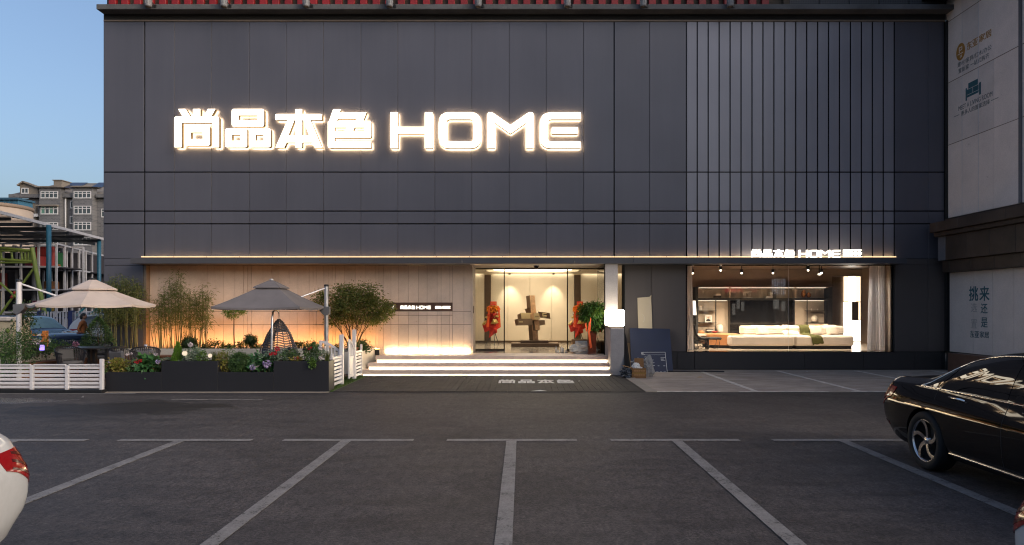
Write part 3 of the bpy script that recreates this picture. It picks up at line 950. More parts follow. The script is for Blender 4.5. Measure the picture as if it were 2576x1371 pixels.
def glyph_xy(name):
    """strokes in pixels of the 2576-wide picture, y down"""
    ox = 650 if name in ('shang', 'pin', 'ben', 'se') else 1500
    f = lambda p: ((ox + p[0] / 2.862) / 1.590, (380 + p[1] / 2.862) / 1.590)
    return [([f(p) for p in o], [[f(p) for p in h] for h in hs]) for o, hs in GLYPH[name]]

def curve_mesh(name, polys, extrude, mat, offset=0.0):
    """polys: list of (outline, holes) in the xy plane -> solid of total thickness 2*extrude, strokes filled one by one"""
    import bmesh
    bm = bmesh.new()
    for o, hs in polys:
        cu = bpy.data.curves.new(name, 'CURVE')
        cu.dimensions = '2D'; cu.fill_mode = 'BOTH'; cu.extrude = extrude; cu.offset = offset
        for pl in [o] + hs:
            sp = cu.splines.new('POLY'); sp.points.add(len(pl) - 1)
            for q, p in zip(sp.points, pl): q.co = (p[0], p[1], 0, 1)
            sp.use_cyclic_u = True
        ob = bpy.data.objects.new(name, cu)
        me = ob.to_mesh()
        bm.from_mesh(me)
        ob.to_mesh_clear()
        bpy.data.objects.remove(ob); bpy.data.curves.remove(cu)
    me = bpy.data.meshes.new(name)
    bm.to_mesh(me); bm.free()
    me.materials.clear(); me.materials.append(mat)
    return me

def text_mesh(name, s, size, mat, extrude=.004, bold=0.0, align='CENTER', space=1.0):
    cu = bpy.data.curves.new(name, 'FONT')
    cu.body = s; cu.size = size; cu.extrude = extrude; cu.align_x = align; cu.align_y = 'CENTER'; cu.offset = bold; cu.space_character = space
    cu.resolution_u = 3
    ob = bpy.data.objects.new(name, cu)
    me = ob.to_mesh().copy()
    ob.to_mesh_clear()
    bpy.data.objects.remove(ob); bpy.data.curves.remove(cu)
    me.name = name; me.materials.clear(); me.materials.append(mat)
    return me

RXZ = (R(90), 0, 0)            # curve plane xy -> upright, facing -Y
YL = 19.985
sign = thing('illuminated_sign', 'large glowing white Chinese and HOME letters high on the dark facade', 'sign', (PX(880, YL), YL, PZ(325, YL)))
M['letter_side'] = simple('letter_return', (.16, .11, .06), .5, .3)
SO = Vector(sign.location)
for nm in ('shang', 'pin', 'ben', 'se', 'H', 'O', 'M', 'E'):
    pl = [([(PX(a, YL) - SO.x, PZ(b, YL) - SO.z) for a, b in o], [[(PX(a, YL) - SO.x, PZ(b, YL) - SO.z) for a, b in h] for h in hs]) for o, hs in glyph_xy(nm)]
    L = link_mesh('letter', curve_mesh('letter', pl, .055, M['letter_side']), sign, (SO.x, YL + .067, SO.z), RXZ)
    link_mesh('letter_face', curve_mesh('letter_face', pl, .005, M['sign_face']), L, Vector(L.location) + Vector((0, 0, 0)))
    L.children[0].location = (0, 0, .061)
    h = link_mesh('halo', curve_mesh('halo', pl, .012, M['sign_halo'], .004), L)
    h.location = (0, 0, -.085)
    h.data.materials.append(M['sign_back'])
    for p_ in h.data.polygons:
        if p_.normal.z < -.9: p_.material_index = 1

def glyph_flat(names, w, h):
    """row of the sign's own characters fitted in a w x h box about (0,0); list per char"""
    allp = []
    for n in names:
        allp.append(glyph_xy(n))
    xs_ = [p[0] for g_ in allp for o, hs in g_ for p in o]; ys_ = [p[1] for g_ in allp for o, hs in g_ for p in o]
    x0, x1, y0, y1 = min(xs_), max(xs_), min(ys_), max(ys_)
    f = lambda p: ((p[0] - (x0 + x1) / 2) / (x1 - x0) * w, -(p[1] - (y0 + y1) / 2) / (y1 - y0) * h)
    return [[([f(p) for p in o], [[f(p) for p in q] for q in hs]) for o, hs in g_] for g_ in allp]
ALL8 = ('shang', 'pin', 'ben', 'se', 'H', 'O', 'M', 'E')

# sign on the canopy over the showroom
YC = 19.72
s2 = thing('canopy_sign', 'small white glowing shop sign standing on the canopy above the showroom', 'sign', (PX(2029, YC), YC, CZ1))
zc = (PZ(627, YC) + PZ(647.5, YC)) / 2; hh = PZ(627, YC) - PZ(647.5, YC)
xa, xb = PX(1890, YC), PX(2114, YC)
for gl in glyph_flat(ALL8, xb - xa, hh):
    link_mesh('letter', curve_mesh('letter', gl, .03, M['small_sign']), s2, ((xa + xb) / 2, YC, zc), RXZ)
xa, xb = PX(2121, YC), PX(2168, YC)
def small_lines(parent, xa, xb, za, zb, mat, y, seed, rows=2):
    """two tight lines of small glowing characters"""
    rn = random.Random(seed)
    for r_ in range(rows):
        z1 = zb - (zb - za) * r_ / rows; z0 = z1 - (zb - za) / rows * .86
        mb = MB(); n = 5
        for i in range(n):
            cx0 = xa + (xb - xa) * i / n; cw = (xb - xa) / n * .92
            mb.box(cx0, cx0 + cw, y - .02, y + .02, z0, z0 + (z1 - z0) * .22)
            mb.box(cx0, cx0 + cw, y - .02, y + .02, z1 - (z1 - z0) * .24, z1)
            mb.box(cx0 + cw * .38, cx0 + cw * .62, y - .019, y + .019, z0 + (z1 - z0) * .23, z1 - (z1 - z0) * .25)
            mb.box(cx0, cx0 + cw * .18, y - .019, y + .019, z0 + (z1 - z0) * .23, z1 - (z1 - z0) * .25)
        mb.build('letter_row', mat, parent)
small_lines(s2, xa, xb, PZ(648, YC), PZ(628, YC), M['small_sign'], YC, 1)
mm = MB(); mm.box(PX(1890, YC), PX(2168, YC), YC + .035, YC + .06, CZ1, CZ1 + .03); mm.build('rail', M['black_metal'], s2)

# sign in the wall niche
YN = 20.395
s3 = thing('wall_niche_sign', 'narrow lit shop sign in the slot of the stone wall', 'sign', (PX(1050, YN), YN, 1.85))
xa, xb = PX(1007, YN), PX(1083.5, YN)
for gl in glyph_flat(ALL8, xb - xa, .112):
    link_mesh('letter', curve_mesh('letter', gl, .008, M['small_sign']), s3, ((xa + xb) / 2, YN + .01, PZ(773, YN)), RXZ)
small_lines(s3, PX(975, YN), PX(991.5, YN), PZ(778.5, YN), PZ(768.5, YN), M['small_sign'], YN + .01, 2)
small_lines(s3, PX(1095, YN), PX(1109, YN), PZ(777.5, YN), PZ(770, YN), M['small_sign'], YN + .01, 3, 1)
small_lines(s3, PX(1113.5, YN), PX(1133.5, YN), PZ(777.5, YN), PZ(770, YN), M['small_sign'], YN + .01, 4, 1)
mm = MB(); mm.box(PX(1110.8, YN), PX(1111.8, YN), YN, YN + .02, PZ(777, YN), PZ(771, YN)); mm.build('divider', M['small_sign'], s3)

# characters on the mat
xa, xb, y0, y1 = PX(1251, 16.85), PX(1446, 16.85), 16.47, 17.24
mw = (xb - xa) / 4
for i, n in enumerate(('shang', 'pin', 'ben', 'se')):
    gl = glyph_flat((n,), mw * .84, y1 - y0)[0]
    o = link_mesh('mat_letter', curve_mesh('mat_letter', gl, .002, M['print_white']), emat, (xa + mw * (i + .5), (y0 + y1) / 2, .0225))
# ================================================================== right-hand building (its wall runs towards the camera)
XW = 12.55
def WY(px): return XW * FPX / (px - 1313.0)          # depth of a picture column on that wall
def WZ(px, py): return PZ(py, WY(px))
rb = thing('neighbour_building', 'neighbouring building of white panels with dark brown stone cornice at right', 'building', (XW, 16, 0))
m = MB(); m.box(XW + .03, XW + 8, 8, 20.25, 0, 16); m.build('wall_core', M['backing'], rb)
ycols = [20.19, WY(2420), WY(2461), WY(2500), WY(2566), 16.35, 14.9, 13.4, 11.9, 10.4, 9]
zrows = [4.47, 6.62, 8.45, 10.25, 12.2, 14.2]
for a, b in zip(ycols[:-1], ycols[1:]):
    for c, d in zip(zrows[:-1], zrows[1:]):
        mm = MB(); mm.box(XW, XW + .029, b + .004, a - .004, c + .006, d - .006, .003); mm.build('wall_panel', M['white_wall'], rb)
for c in zrows[1:-1]:
    mm = MB(); mm.box(XW - .006, XW + .02, 9, 20.19, c - .0055, c + .0055); mm.build('rusty_joint', simple('rust_joint', (.16, .09, .06), .8), rb)
for yv in ycols[1:3]:
    mm = MB(); mm.box(XW - .005, XW + .02, yv - .0038, yv + .0038, 4.47, 14.2); mm.build('joint_strip', M['white_metal'], rb)
mm = MB(); mm.box(XW - .03, XW + .03, WY(2568) - .05, WY(2566) + .02, 4.48, 14.2); mm.build('joint_pilaster', M['granite2'], rb)
mm = MB(); mm.box(XW - .75, XW + .03, 9, 20.19, 10.9 + .0, 11.3); mm.build('eave', M['soffit'], rb)
mm = MB(); mm.box(12.502, XW + .02, 20.10, 20.188, .56, 10.3); mm.build('corner_filler', M['black'], rb)
# stepped stone cornice above the ground floor
for (p, z0, z1, mt) in ((.05, 4.30, 4.46, 'granite'), (.64, 4.02, 4.297, 'granite'), (.52, 3.90, 4.017, 'granite'), (.40, 3.20, 3.897, 'granite'), (.27, 2.86, 3.197, 'granite')):
    y = 19.95 if p > .1 else 20.19
    k = 0
    while y > 9:
        L = .35 if k == 0 else (.93 if z1 - z0 > .2 else 1.4)
        mm = MB(); mm.box(XW - p, XW + .02, max(9, y - L) + .004, y - .004, z0 + .003, z1, .008)
        mm.build('stone_block', M['granite2'] if (k == 0 and p == .40) else M[mt], rb)
        y -= L; k += 1
# ground-floor white panels, base
gy = [20.0, WY(2450), WY(2498), WY(2552), 15.9, 14.4, 12.9, 11.4, 9]
for a, b in zip(gy[:-1], gy[1:]):
    mm = MB(); mm.box(XW - .02, XW + .029, b + .004, a - .004, .56, 2.857, .003); mm.build('wall_panel', M['white_wall'], rb)
mm = MB(); mm.box(XW - .33, XW + .03, 9, 19.6, 0, .545, .01); mm.build('base', M['red_granite'], rb)

# printed lettering on that wall: curve plane turned to face -X, reading from far (left) to near (right)
RYZ = (R(90), 0, R(-90))
M['ink_teal'] = simple('teal_print', (.03, .11, .14), .6)
M['ink_orange'] = simple('orange_print', (.42, .20, .03), .6)
M['ink_grey'] = simple('grey_print', (.13, .15, .16), .6)
M['ink_faint'] = simple('faint_print', (.40, .36, .345), .6)
def wall_text(parent, name, s, px0, px1, py0, py1, mat, off=.003, bold=0.0):
    """text fitted between two picture columns and the heights they have at the left column"""
    ya, yb = WY(px0), WY(px1)
    za, zb = PZ(py1, ya), PZ(py0, ya)
    me = text_mesh(name, s, 1.0, mat, .0015, 0.0)
    co = np.empty(len(me.vertices) * 3); me.vertices.foreach_get('co', co); co = co.reshape(-1, 3)
    lo, hi = co.min(0), co.max(0)
    co[:, 0] = (co[:, 0] - (lo[0] + hi[0]) / 2) * (ya - yb) / (hi[0] - lo[0])
    co[:, 1] = (co[:, 1] - (lo[1] + hi[1]) / 2) * (zb - za) / (hi[1] - lo[1])
    me.vertices.foreach_set('co', co.ravel()); me.update()
    if bold:                                            # heavier strokes: shifted copies, each a hair proud of the last
        import bmesh
        bm = bmesh.new(); d = bold * .55 * (zb - za)
        for k, (ax_, ay_) in enumerate(((0, 0), (d, d), (-d, d), (d, -d), (-d, -d))):
            m2 = me.copy(); m2.transform(Matrix.Translation((ax_, ay_, .0007 * k))); bm.from_mesh(m2); bpy.data.meshes.remove(m2)
        bm.to_mesh(me); bm.free()
    return link_mesh(name, me, parent, (XW - off, (ya + yb) / 2, (za + zb) / 2), RYZ)
def up4(x, y): return ((3700 + x / 3.265) / 1.59, (80 + y / 3.265) / 1.59)
def lo4(x, y): return ((3600 + x / 2.109) / 1.59, (850 + y / 2.109) / 1.59)
pr = thing('wall_print', 'faded orange and grey advertising print high on the white wall panels', 'wall print', (XW, 18.8, 8.2))
def T(s, x0, y0, x1, y1, mat, bold=0.0, f=up4, nm='lettering', off=.003, p=None):
    a = f(x0, y0); b = f(x1, y1)
    return wall_text(p or pr, nm, s, a[0], b[0], a[1], b[1], mat, off, bold)
# y values are given at the left end of each line
T('东亚', 545, 300, 690, 405, M['ink_orange'], .008)
T('家居', 705, 205, 868, 300, M['ink_orange'], .01)
T('建材/家具/红木/办公', 425, 560, 868, 625, M['ink_grey'])
T('置新家 一站式购齐', 437, 640, 838, 705, M['ink_grey'])
T('MEET A LIVING ROOM', 437, 1130, 880, 1190, M['ink_grey'])
T('更多人的置家选择', 470, 1195, 845, 1258, M['ink_grey'])
for x0, x1, y in ((375, 447, 1268), (860, 958, 1055)):
    a, b = up4(x0, y), up4(x1, y)
    mm = MB(); mm.box(XW - .004, XW - .001, WY(b[0]), WY(a[0]), WZ(*a) - .008, WZ(*a) + .008); mm.build('rule', M['ink_grey'], pr)
# round orange badge with a pale P-like figure and roof lines
ca, cb = up4(408, 430), up4(522, 400)
yb_, zb_ = (WY(ca[0]) + WY(cb[0])) / 2, PZ(up4(465, 415)[1], WY(up4(465, 415)[0]))
rad = (WY(ca[0]) - WY(cb[0])) / 2
mm = MB(); mm.lathe([(rad * 1.0, 0), (rad * 1.0, .004)], (XW - .001, yb_, zb_), 28, rot=Matrix.Rotation(R(-90), 3, 'Y'), smooth=False, sx=1.25); mm.build('badge', M['ink_orange'], pr)
mm = MB()
for (u0, u1, w0, w1) in ((-.35, -.2, -.1, .62), (-.2, .38, .5, .62), (.26, .4, .2, .62), (-.2, .3, .15, .27), (-.65, .62, -.28, -.18), (-.1, 0, -.8, -.45), (.18, .28, -.75, -.45)):
    mm.box(XW - .0075, XW - .0052, yb_ - u0 * rad, yb_ - u1 * rad, zb_ + w0 * rad * 1.15, zb_ + w1 * rad * 1.15)
mm.build('badge_figure', M['white_wall'], pr)
# teal sofa pictogram
a, b = up4(530, 1010), up4(730, 960)
y0_, y1_ = WY(a[0]), WY(b[0]); W_ = y0_ - y1_
zb0 = PZ(up4(530, 1060)[1], y0_)
mm = MB()
for (u0, u1, w0, w1) in ((0, .09, 0, .55), (.88, 1, .0, .52), (.10, .86, .12, .22), (.10, .46, .24, .46), (.49, .86, .24, .46), (.18, .80, .48, .72)):
    mm.box(XW - .004, XW - .001, y0_ - u0 * W_, y0_ - u1 * W_, zb0 + w0 * W_, zb0 + w1 * W_)
mm.build('sofa_pictogram', M['ink_teal'], pr)
pr2 = thing('wall_print', 'teal Chinese lettering on the white panels at street level', 'wall print', (XW, 18.9, 1.7))
T('挑', 590, 625, 665, 745, M['ink_teal'], .022, lo4, p=pr2, off=.0235)
T('来', 678, 625, 760, 745, M['ink_teal'], .022, lo4, p=pr2, off=.0235)
T('还', 688, 768, 745, 850, M['ink_teal'], .012, lo4, p=pr2, off=.0235)
T('是', 690, 885, 745, 968, M['ink_teal'], .012, lo4, p=pr2, off=.0235)
T('东亚', 598, 995, 672, 1055, M['ink_teal'], .006, lo4, p=pr2, off=.0235)
T('家居', 680, 1000, 757, 1055, M['ink_teal'], .006, lo4, p=pr2, off=.0235)
T('选', 605, 765, 655, 840, M['ink_faint'], 0, lo4, p=pr2, off=.0225)
T('置', 605, 900, 655, 975, M['ink_faint'], 0, lo4, p=pr2, off=.0225)

# floodlights hung on the cornice
fl = None
M['lamp_grey'] = simple('lamp_grey', (.20, .20, .215), .55)
pos_txt = ['leftmost floodlight, near the left corner', 'second floodlight from the left', 'third floodlight from the left', 'fourth floodlight, above the H and O letters', 'fifth floodlight, above the M and E letters', 'sixth floodlight, second from the right', 'rightmost floodlight, with a hooked cable']
pos_txt = ['grey floodlight on the cornice, leftmost of the row', 'grey floodlight on the cornice above the first Chinese character gap', 'grey floodlight on the cornice above the sign\'s third character', 'grey floodlight on the cornice above the H letter', 'grey floodlight on the cornice above the E letter', 'grey floodlight on the cornice right of the sign, before the last one', 'grey floodlight on the cornice, rightmost of the row']
for i, px in enumerate((373, 563, 770, 980, 1203, 1427, 1618, 1837)):
    x = PX(px, 19.7)
    if fl is None:
        fl = thing('floodlight', pos_txt[0], 'floodlight', (x, 19.70, 10.72), 'floodlights along the cornice')
        mm = MB(); mm.lathe([(.085, -.20), (.095, -.16), (.095, .10), (.07, .16), (.02, .20)], (x, 19.70, 10.72), 16); mm.build('body', M['lamp_grey'], fl)
        mm = MB()
        for k in range(10):
            a = 2 * math.pi * k / 10
            mm.bar((x + .098 * math.cos(a), 19.7 + .098 * math.sin(a), 10.60), (x + .098 * math.cos(a), 19.7 + .098 * math.sin(a), 10.80), .008, .02)
        mm.build('fins', M['lamp_grey'], fl)
        mm = MB(); mm.lathe([(.08, -.205), (.001, -.207)], (x, 19.70, 10.72), 16); mm.build('lens', M['brass_edge'], fl)
        mm = MB(); mm.tube([(x + .06, 19.72, 10.70), (x + .13, 19.78, 10.62), (x + .14, 19.84, 10.60)], .012, 6); mm.box(x + .1, x + .17, 19.80, 19.86, 10.56, 10.63); mm.build('bracket', M['black_metal'], fl)
    else:
        c = copy_tree(fl); c.location.x = x
        c['label'] = ['', pos_txt[1], 'grey floodlight on the cornice above the second Chinese character', pos_txt[2], 'grey floodlight on the cornice above the O and M letters', pos_txt[4], 'grey floodlight on the cornice right of the sign, second from the right', pos_txt[6]][i]

# ================================================================== far left background
M['far_tile'] = mk_tiles('grey_wall_tile', (.125, .125, .138), .6, .28, (.165, .165, .172))
M['far_trim'] = simple('tan_trim', (.19, .165, .14), .8)
M['far_roof'] = mk_tiles('roof_tile', (.23, .20, .175), 3.0, .35, (.12, .11, .10))
M['far_glass'] = simple('far_window_glass', (.06, .075, .085), .12, 0, .6, .3, 1)
M['far_curtain'] = simple('green_curtain', (.10, .22, .18), .7)
M['solar'] = simple('blue_roof_cover', (.025, .035, .07), .35, 0, .5, .2, .4)
M['frame_white'] = simple('window_frame_white', (.55, .55, .57), .5)
YA = 130.0
ap = thing('apartment_building', 'grey tiled apartment block with pitched roof beyond the playground', 'building', (PX(150, YA), YA, 0))
def ax(x): return PX(x / 4.895 / 1.59, YA)
def az(y): return PZ((680 + y / 4.895) / 1.59, YA)
m = MB(); m.box(ax(345), ax(2300), YA, YA + 14, 0, az(560)); m.build('wall', M['far_tile'], ap)
for x0, x1, yt in ((870, 1280, 370), (1515, 1900, 365)):
    mm = MB(); mm.box(ax(x0), ax(x1), YA - 1.4, YA - .02, 0, az(yt)); mm.build('bay', M['far_tile'], ap)
    mm = MB(); mm.prism([(ax(x0) - .4, az(yt + 2)), (ax(x1) + .8, az(yt + 2)), (ax(x1) - 1.0, az(yt - 22)), (ax(x0) + .2, az(yt - 22))], 'xz', YA - 1.9, YA + .6); mm.build('bay_roof', M['far_roof'], ap)
mm = MB(); mm.box(ax(245), ax(870), YA - 1.0, YA - .01, az(555), az(490)); mm.box(ax(1285), ax(1515), YA - .9, YA - .01, az(550), az(480)); mm.box(ax(1930), ax(2300), YA - .9, YA - .01, az(550), az(480)); mm.build('parapet', M['far_tile'], ap)
def gable(pts, y0, y1, mat, name):
    mm = MB(); n = len(pts)
    mm.prism(pts, 'xz', y0, y1); mm.build(name, mat, ap)
zr = az(258) + (az(258) - 1.85) * 7.0 / YA
mm = MB()
ra, rb_, rc, rd = (ax(250), YA - .6, az(488)), (ax(2400), YA - .6, az(488)), (ax(2400), YA + 7.0, zr), (ax(720), YA + 7.0, zr)
mm.quad(ra, rb_, rc, rd); mm.quad(rd, rc, (ax(2400), YA + 14, az(488)), (ax(250), YA + 14, az(488))); mm.add([ra, rd, (ax(250), YA + 14, az(488))], [(0, 1, 2)]); mm.quad(ra, (ax(250), YA + 14, az(488)), (ax(2400), YA + 14, az(488)), rb_)
mm.build('roof', M['far_roof'], ap)
def roofpt(x, y):
    v = (y - 258) / 230.0
    Yr = YA - .6 + 7.6 * (1 - v)
    return (PX(x / 4.895 / 1.59, YA) * Yr / YA, Yr - .06, az(488) + (zr - az(488)) * (1 - v) + .12)
mm = MB(); mm.quad(roofpt(1110, 345), roofpt(1500, 390), roofpt(1735, 258), roofpt(1260, 258)); mm.quad(roofpt(1800, 345), roofpt(2000, 360), roofpt(2120, 258), roofpt(1940, 258)); mm.build('blue_roof_cover', M['solar'], ap)
gable([(ax(460), az(490)), (ax(820), az(490)), (ax(820), az(380)), (ax(545), az(262)), (ax(460), az(320))], YA - .9, YA + 5, M['far_trim'], 'dormer')
mm = MB(); mm.bar((ax(435), YA - .7, az(325)), (ax(545), YA - .7, az(250)), 1.4, .25); mm.bar((ax(545), YA - .7, az(250)), (ax(870), YA - .7, az(372)), 1.4, .25); mm.build('dormer_roof', M['far_roof'], ap)
mm = MB(); mm.box(ax(840), ax(1000), YA + 3, YA + 5.5, az(330), az(150)); mm.box(ax(825), ax(1000) + .2, YA + 2.8, YA + 5.7, az(150), az(135)); mm.build('chimney', M['far_trim'], ap)
mm = MB(); mm.lathe([(.15, az(1500)), (.15, az(570))], (ax(1318), YA - .5, 0), 8); mm.build('drainpipe', M['frame_white'], ap)
def far_window(x0, y0, x1, y1, yd, cols, transom, curtain=False):
    X0, X1, Z0, Z1 = ax(x0), ax(x1), az(y1), az(y0)
    mm = MB(); t_ = .13
    mm.box(X0, X1, yd - .12, yd, Z0, Z0 + t_ * 1.6); mm.box(X0, X1, yd - .12, yd, Z1 - t_, Z1)
    for k in range(cols + 1):
        xx = X0 + (X1 - X0 - t_) * k / cols
        mm.box(xx, xx + t_, yd - .11, yd, Z0 + t_ * 1.6, Z1 - t_)
    zt = Z0 + (Z1 - Z0) * transom
    mm.box(X0 + t_, X1 - t_, yd - .115, yd, zt - t_ / 2, zt + t_ / 2)
    w = mm.build('window', M['frame_white'], ap)
    for k in range(cols):
        mm = MB(); xx = X0 + (X1 - X0 - t_) * k / cols
        mm.box(xx + t_, xx + (X1 - X0 - t_) / cols, yd - .05, yd - .005, Z0 + t_ * 1.6, Z1 - t_)
        mm.build('pane', M['far_curtain'] if curtain and k % 2 == 0 else M['far_glass'], w)
for y0, y1 in ((440, 582), (725, 892), (1035, 1200), (1330, 1490)):
    far_window(905, y0 + (10 if y0 > 500 else 0), 1240, y1, YA - 1.42, 4, .70, y0 == 725)
    far_window(1545, y0, 1880, y1, YA - 1.42, 4, .70)
far_window(1380, 605, 1510, 755, YA - .02, 2, .98); far_window(1375, 905, 1500, 1055, YA - .02, 2, .98); far_window(1990, 760, 2150, 930, YA - .02, 2, .7)
far_window(415, 690, 655, 885, YA - .3, 2, .30, True); far_window(495, 372, 635, 485, YA - .95, 2, .98); far_window(790, 760, 870, 860, YA - .02, 1, .95)
mm = MB(); mm.box(ax(345), ax(415), YA - .35, YA - .01, 0, az(680)); mm.box(ax(660), ax(735), YA - .35, YA - .01, 0, az(680)); mm.box(ax(365), ax(670), YA - 1.0, YA - .01, az(680), az(655)); mm.box(ax(850), ax(1255), YA - 2.1, YA - 1.41, az(735), az(710)); mm.build('awning', M['far_trim'], ap)
mm = MB(); mm.box(ax(712), ax(808), YA - .9, YA - .02, az(925), az(868)); mm.build('air_conditioner', M['frame_white'], ap)

sil = thing('round_building', 'round cream building behind the playground frame', 'building', (PX(-20, 75), 75, 0))
xc = PX(-64, 75)
mm = MB(); mm.lathe([(4.7, 0), (4.7, PZ(512, 75) - .5)], (xc, 76, 0), 40); mm.build('wall', simple('cream_render', (.36, .29, .24), .8, 0, .3, .1, .5), sil)
mm = MB(); mm.lathe([(4.72, PZ(512, 75) - .5), (4.80, PZ(512, 75) - .4), (4.80, PZ(512, 75) - .1), (4.0, PZ(512, 75)), (.1, PZ(512, 75) + .1)], (xc, 76, 0), 40); mm.build('roof_band', simple('terracotta_band', (.20, .145, .11), .7), sil)
bb = thing('blue_shed', 'blue metal rooftop shed behind the round building', 'building', (PX(20, 100), 100, 8))
mm = MB()
for k in range(9): mm.box(PX(-10, 100) + k * .36, PX(-10, 100) + k * .36 + .35, 100 - (.06 if k % 2 else 0), 103, 0, PZ(503, 100))
mm.build('wall', simple('blue_sheet', (.035, .12, .20), .5), bb)
mm = MB(); mm.box(PX(-12, 100), PX(50, 100), 99.6, 103.2, PZ(503, 100), PZ(498, 100)); mm.build('roof', simple('blue_roof', (.03, .08, .13), .5), bb)

# playground frame
pf = thing('playground_frame', 'white steel soft-play frame three storeys high with coloured pads', 'playground', (-24.5, 38, 0))
M['play_white'] = simple('play_white_steel', (.50, .48, .50), .5)
C0 = (PX(142, 36), 36.0)
def ptA(t): return (C0[0] - t, C0[1] - .02 * t)                       # left run
def ptB(t): return (C0[0] - .30 * t, C0[1] + .954 * t)                # run going away
lev = [PZ(y, 36.0) for y in (613, 669, 728, 786)] + [0.25]
lev = [PZ(613, 36), PZ(671, 36), PZ(729, 36), PZ(786, 36)]
def rail(p, q, z, r=.04, m_=None): return MB().tube([(p[0], p[1], z), (q[0], q[1], z)], r, 6)
for i in range(7):
    for dy in (0, 2.2):
        p = ptA(i * .92); mm = MB(); mm.box(p[0] - .045, p[0] + .045, p[1] + dy - .045, p[1] + dy + .045, 0, lev[0]); mm.build('post', M['play_white'], pf)
for i in range(1, 9):
    for dx in (0, -1.6):
        p = ptB(i * 1.25); mm = MB(); mm.box(p[0] + dx - .045, p[0] + dx + .045, p[1] - .045, p[1] + .045, 0, lev[0]); mm.build('post', M['play_white'], pf)
for z in lev:
    for dy in (0, 2.2):
        mm = MB(); mm.bar((*[ptA(-.0)[0]], ptA(0)[1] + dy, z), (ptA(6)[0], ptA(6)[1] + dy, z), .07, .09); mm.build('beam', M['play_white'], pf)
    mm = MB(); mm.bar((*ptB(0), z), (*ptB(10), z), .07, .09); mm.build('beam', M['play_white'], pf)
M['net'] = simple('dark_interior_mesh', (.035, .03, .035), .9)
mm = MB(); mm.box(ptA(6.3)[0], C0[0] - 2.2, 40.5, 46, 0, lev[0] - .1); mm.build('inner_box', M['net'], pf)
for z in lev[1:]:
    mm = MB(); mm.box(ptA(6.0)[0], C0[0] - .05, 36.1, 38.4, z - .05, z + .02); mm.box(C0[0] - 3.4, C0[0] - 1.7, 38.5, 45, z - .05, z + .02); mm.build('deck', M['net'], pf)
pads = {'red': (.30, .03, .025), 'green': (.03, .17, .05), 'orange': (.36, .13, .03), 'purple': (.09, .07, .14), 'crimson': (.24, .03, .07), 'yellow': (.38, .24, .03), 'teal': (.04, .17, .19)}
for k_, c_ in pads.items(): M['pad_' + k_] = simple('pad_' + k_, c_, .6)
rnd = random.Random(5)
for (t, run, z, w, h, cn) in ((.5, 'B', 1, .6, .55, 'red'), (1.6, 'B', 1, .8, .35, 'red'), (2.9, 'B', 1, .9, .3, 'orange'), (3.6, 'B', 1, .9, 1.0, 'green'), (5.2, 'B', 1, .8, .3, 'purple'), (6.6, 'B', 1, .5, .4, 'teal'), (8.0, 'B', 1, .9, 1.2, 'red'),
                              (1.2, 'A', 1, 1.0, 1.1, 'red'), (2.0, 'A', 1, .5, .9, 'crimson'), (4.0, 'A', 2, .7, .3, 'crimson'), (4.3, 'A', 2, .8, .26, 'yellow'), (3.6, 'A', 2, .4, .9, 'red'), (5.0, 'A', 3, .8, .3, 'crimson'), (4.2, 'A', 3, .7, .5, 'green'), (1.5, 'A', 3, .7, .6, 'crimson'), (2.2, 'B', 3, 1.4, .35, 'yellow'), (2.4, 'B', 2, .6, .5, 'orange'), (5.0, 'B', 2, .5, .9, 'crimson')):
    p = ptA(t) if run == 'A' else ptB(t)
    x0 = p[0] - .5 - (w if run == 'B' else 0) * .6; y0 = p[1] + (.8 if run == 'A' else 0)
    if run == 'B': mm = MB(); mm.box(x0 - .5, x0, y0 - w / 2, y0 + w / 2, lev[z] + .03, lev[z] + .03 + h, .04)
    else: mm = MB(); mm.box(p[0] - w / 2, p[0] + w / 2, y0, y0 + .4, lev[z] + .03, lev[z] + .03 + h, .04)
    mm.build('pad', M['pad_' + cn], pf)

# canopy roof over the playground on blue posts
pc = thing('play_canopy', 'flat corrugated shelter roof on blue posts above the playground', 'shelter', (-26, 36, 0))
HZ = 5.95
M['sheet'] = simple('shelter_sheet', (.30, .29, .31), .6, 0, .4, .12, .6)
M['purlin'] = simple('shelter_beam', (.07, .07, .075), .6)
M['post_blue'] = simple('post_blue', (.02, .10, .16), .5)
def edgeX(y): return -22.9 - (y - 30) * (2.5 / 11)
mm = MB()
n = 60
for k in range(n):
    y0, y1 = 28 + 13.6 * k / n, 28 + 13.6 * (k + .96) / n
    dz = .03 if k % 2 else 0
    mm.add([(edgeX(y0), y0, HZ + dz), (edgeX(y1), y1, HZ + dz), (-48, y1, HZ + dz), (-48, y0, HZ + dz)], [(0, 1, 2, 3)])
s_ = mm.build('roof_sheet', M['sheet'], pc)
mm = MB(); mm.bar((edgeX(28) + .05, 28, HZ + .05), (edgeX(41.6) + .05, 41.6, HZ + .05), .08, .14); mm.build('roof_edge', M['play_white'], pc)
for y in (29, 31, 33, 35, 37, 39, 41.3):
    mm = MB(); mm.box(-48, edgeX(y) - .1, y - .05, y + .05, HZ - .17, HZ - .01); mm.build('purlin', M['purlin'], pc)
for x in (-26, -30, -36):
    mm = MB(); mm.box(x - .06, x + .06, 28, 41.5, HZ - .33, HZ - .175); mm.build('beam', M['purlin'], pc)
for px, y in ((123, 34), (249.5, 41.3)):
    x = PX(px, y); mm = MB(); mm.lathe([(.11, 0), (.11, HZ - .01)], (x, y, 0), 14); mm.build('post', M['post_blue'], pc)
for px, y in ((37, 41.4), (152, 41.4)):
    x = PX(px, y); mm = MB(); mm.lathe([(.12, 3), (.12, HZ - .35)], (x, y, 0), 10); mm.build('post', M['purlin'], pc)
M['slide_green'] = simple('lime_paint', (.20, .26, .05), .5)
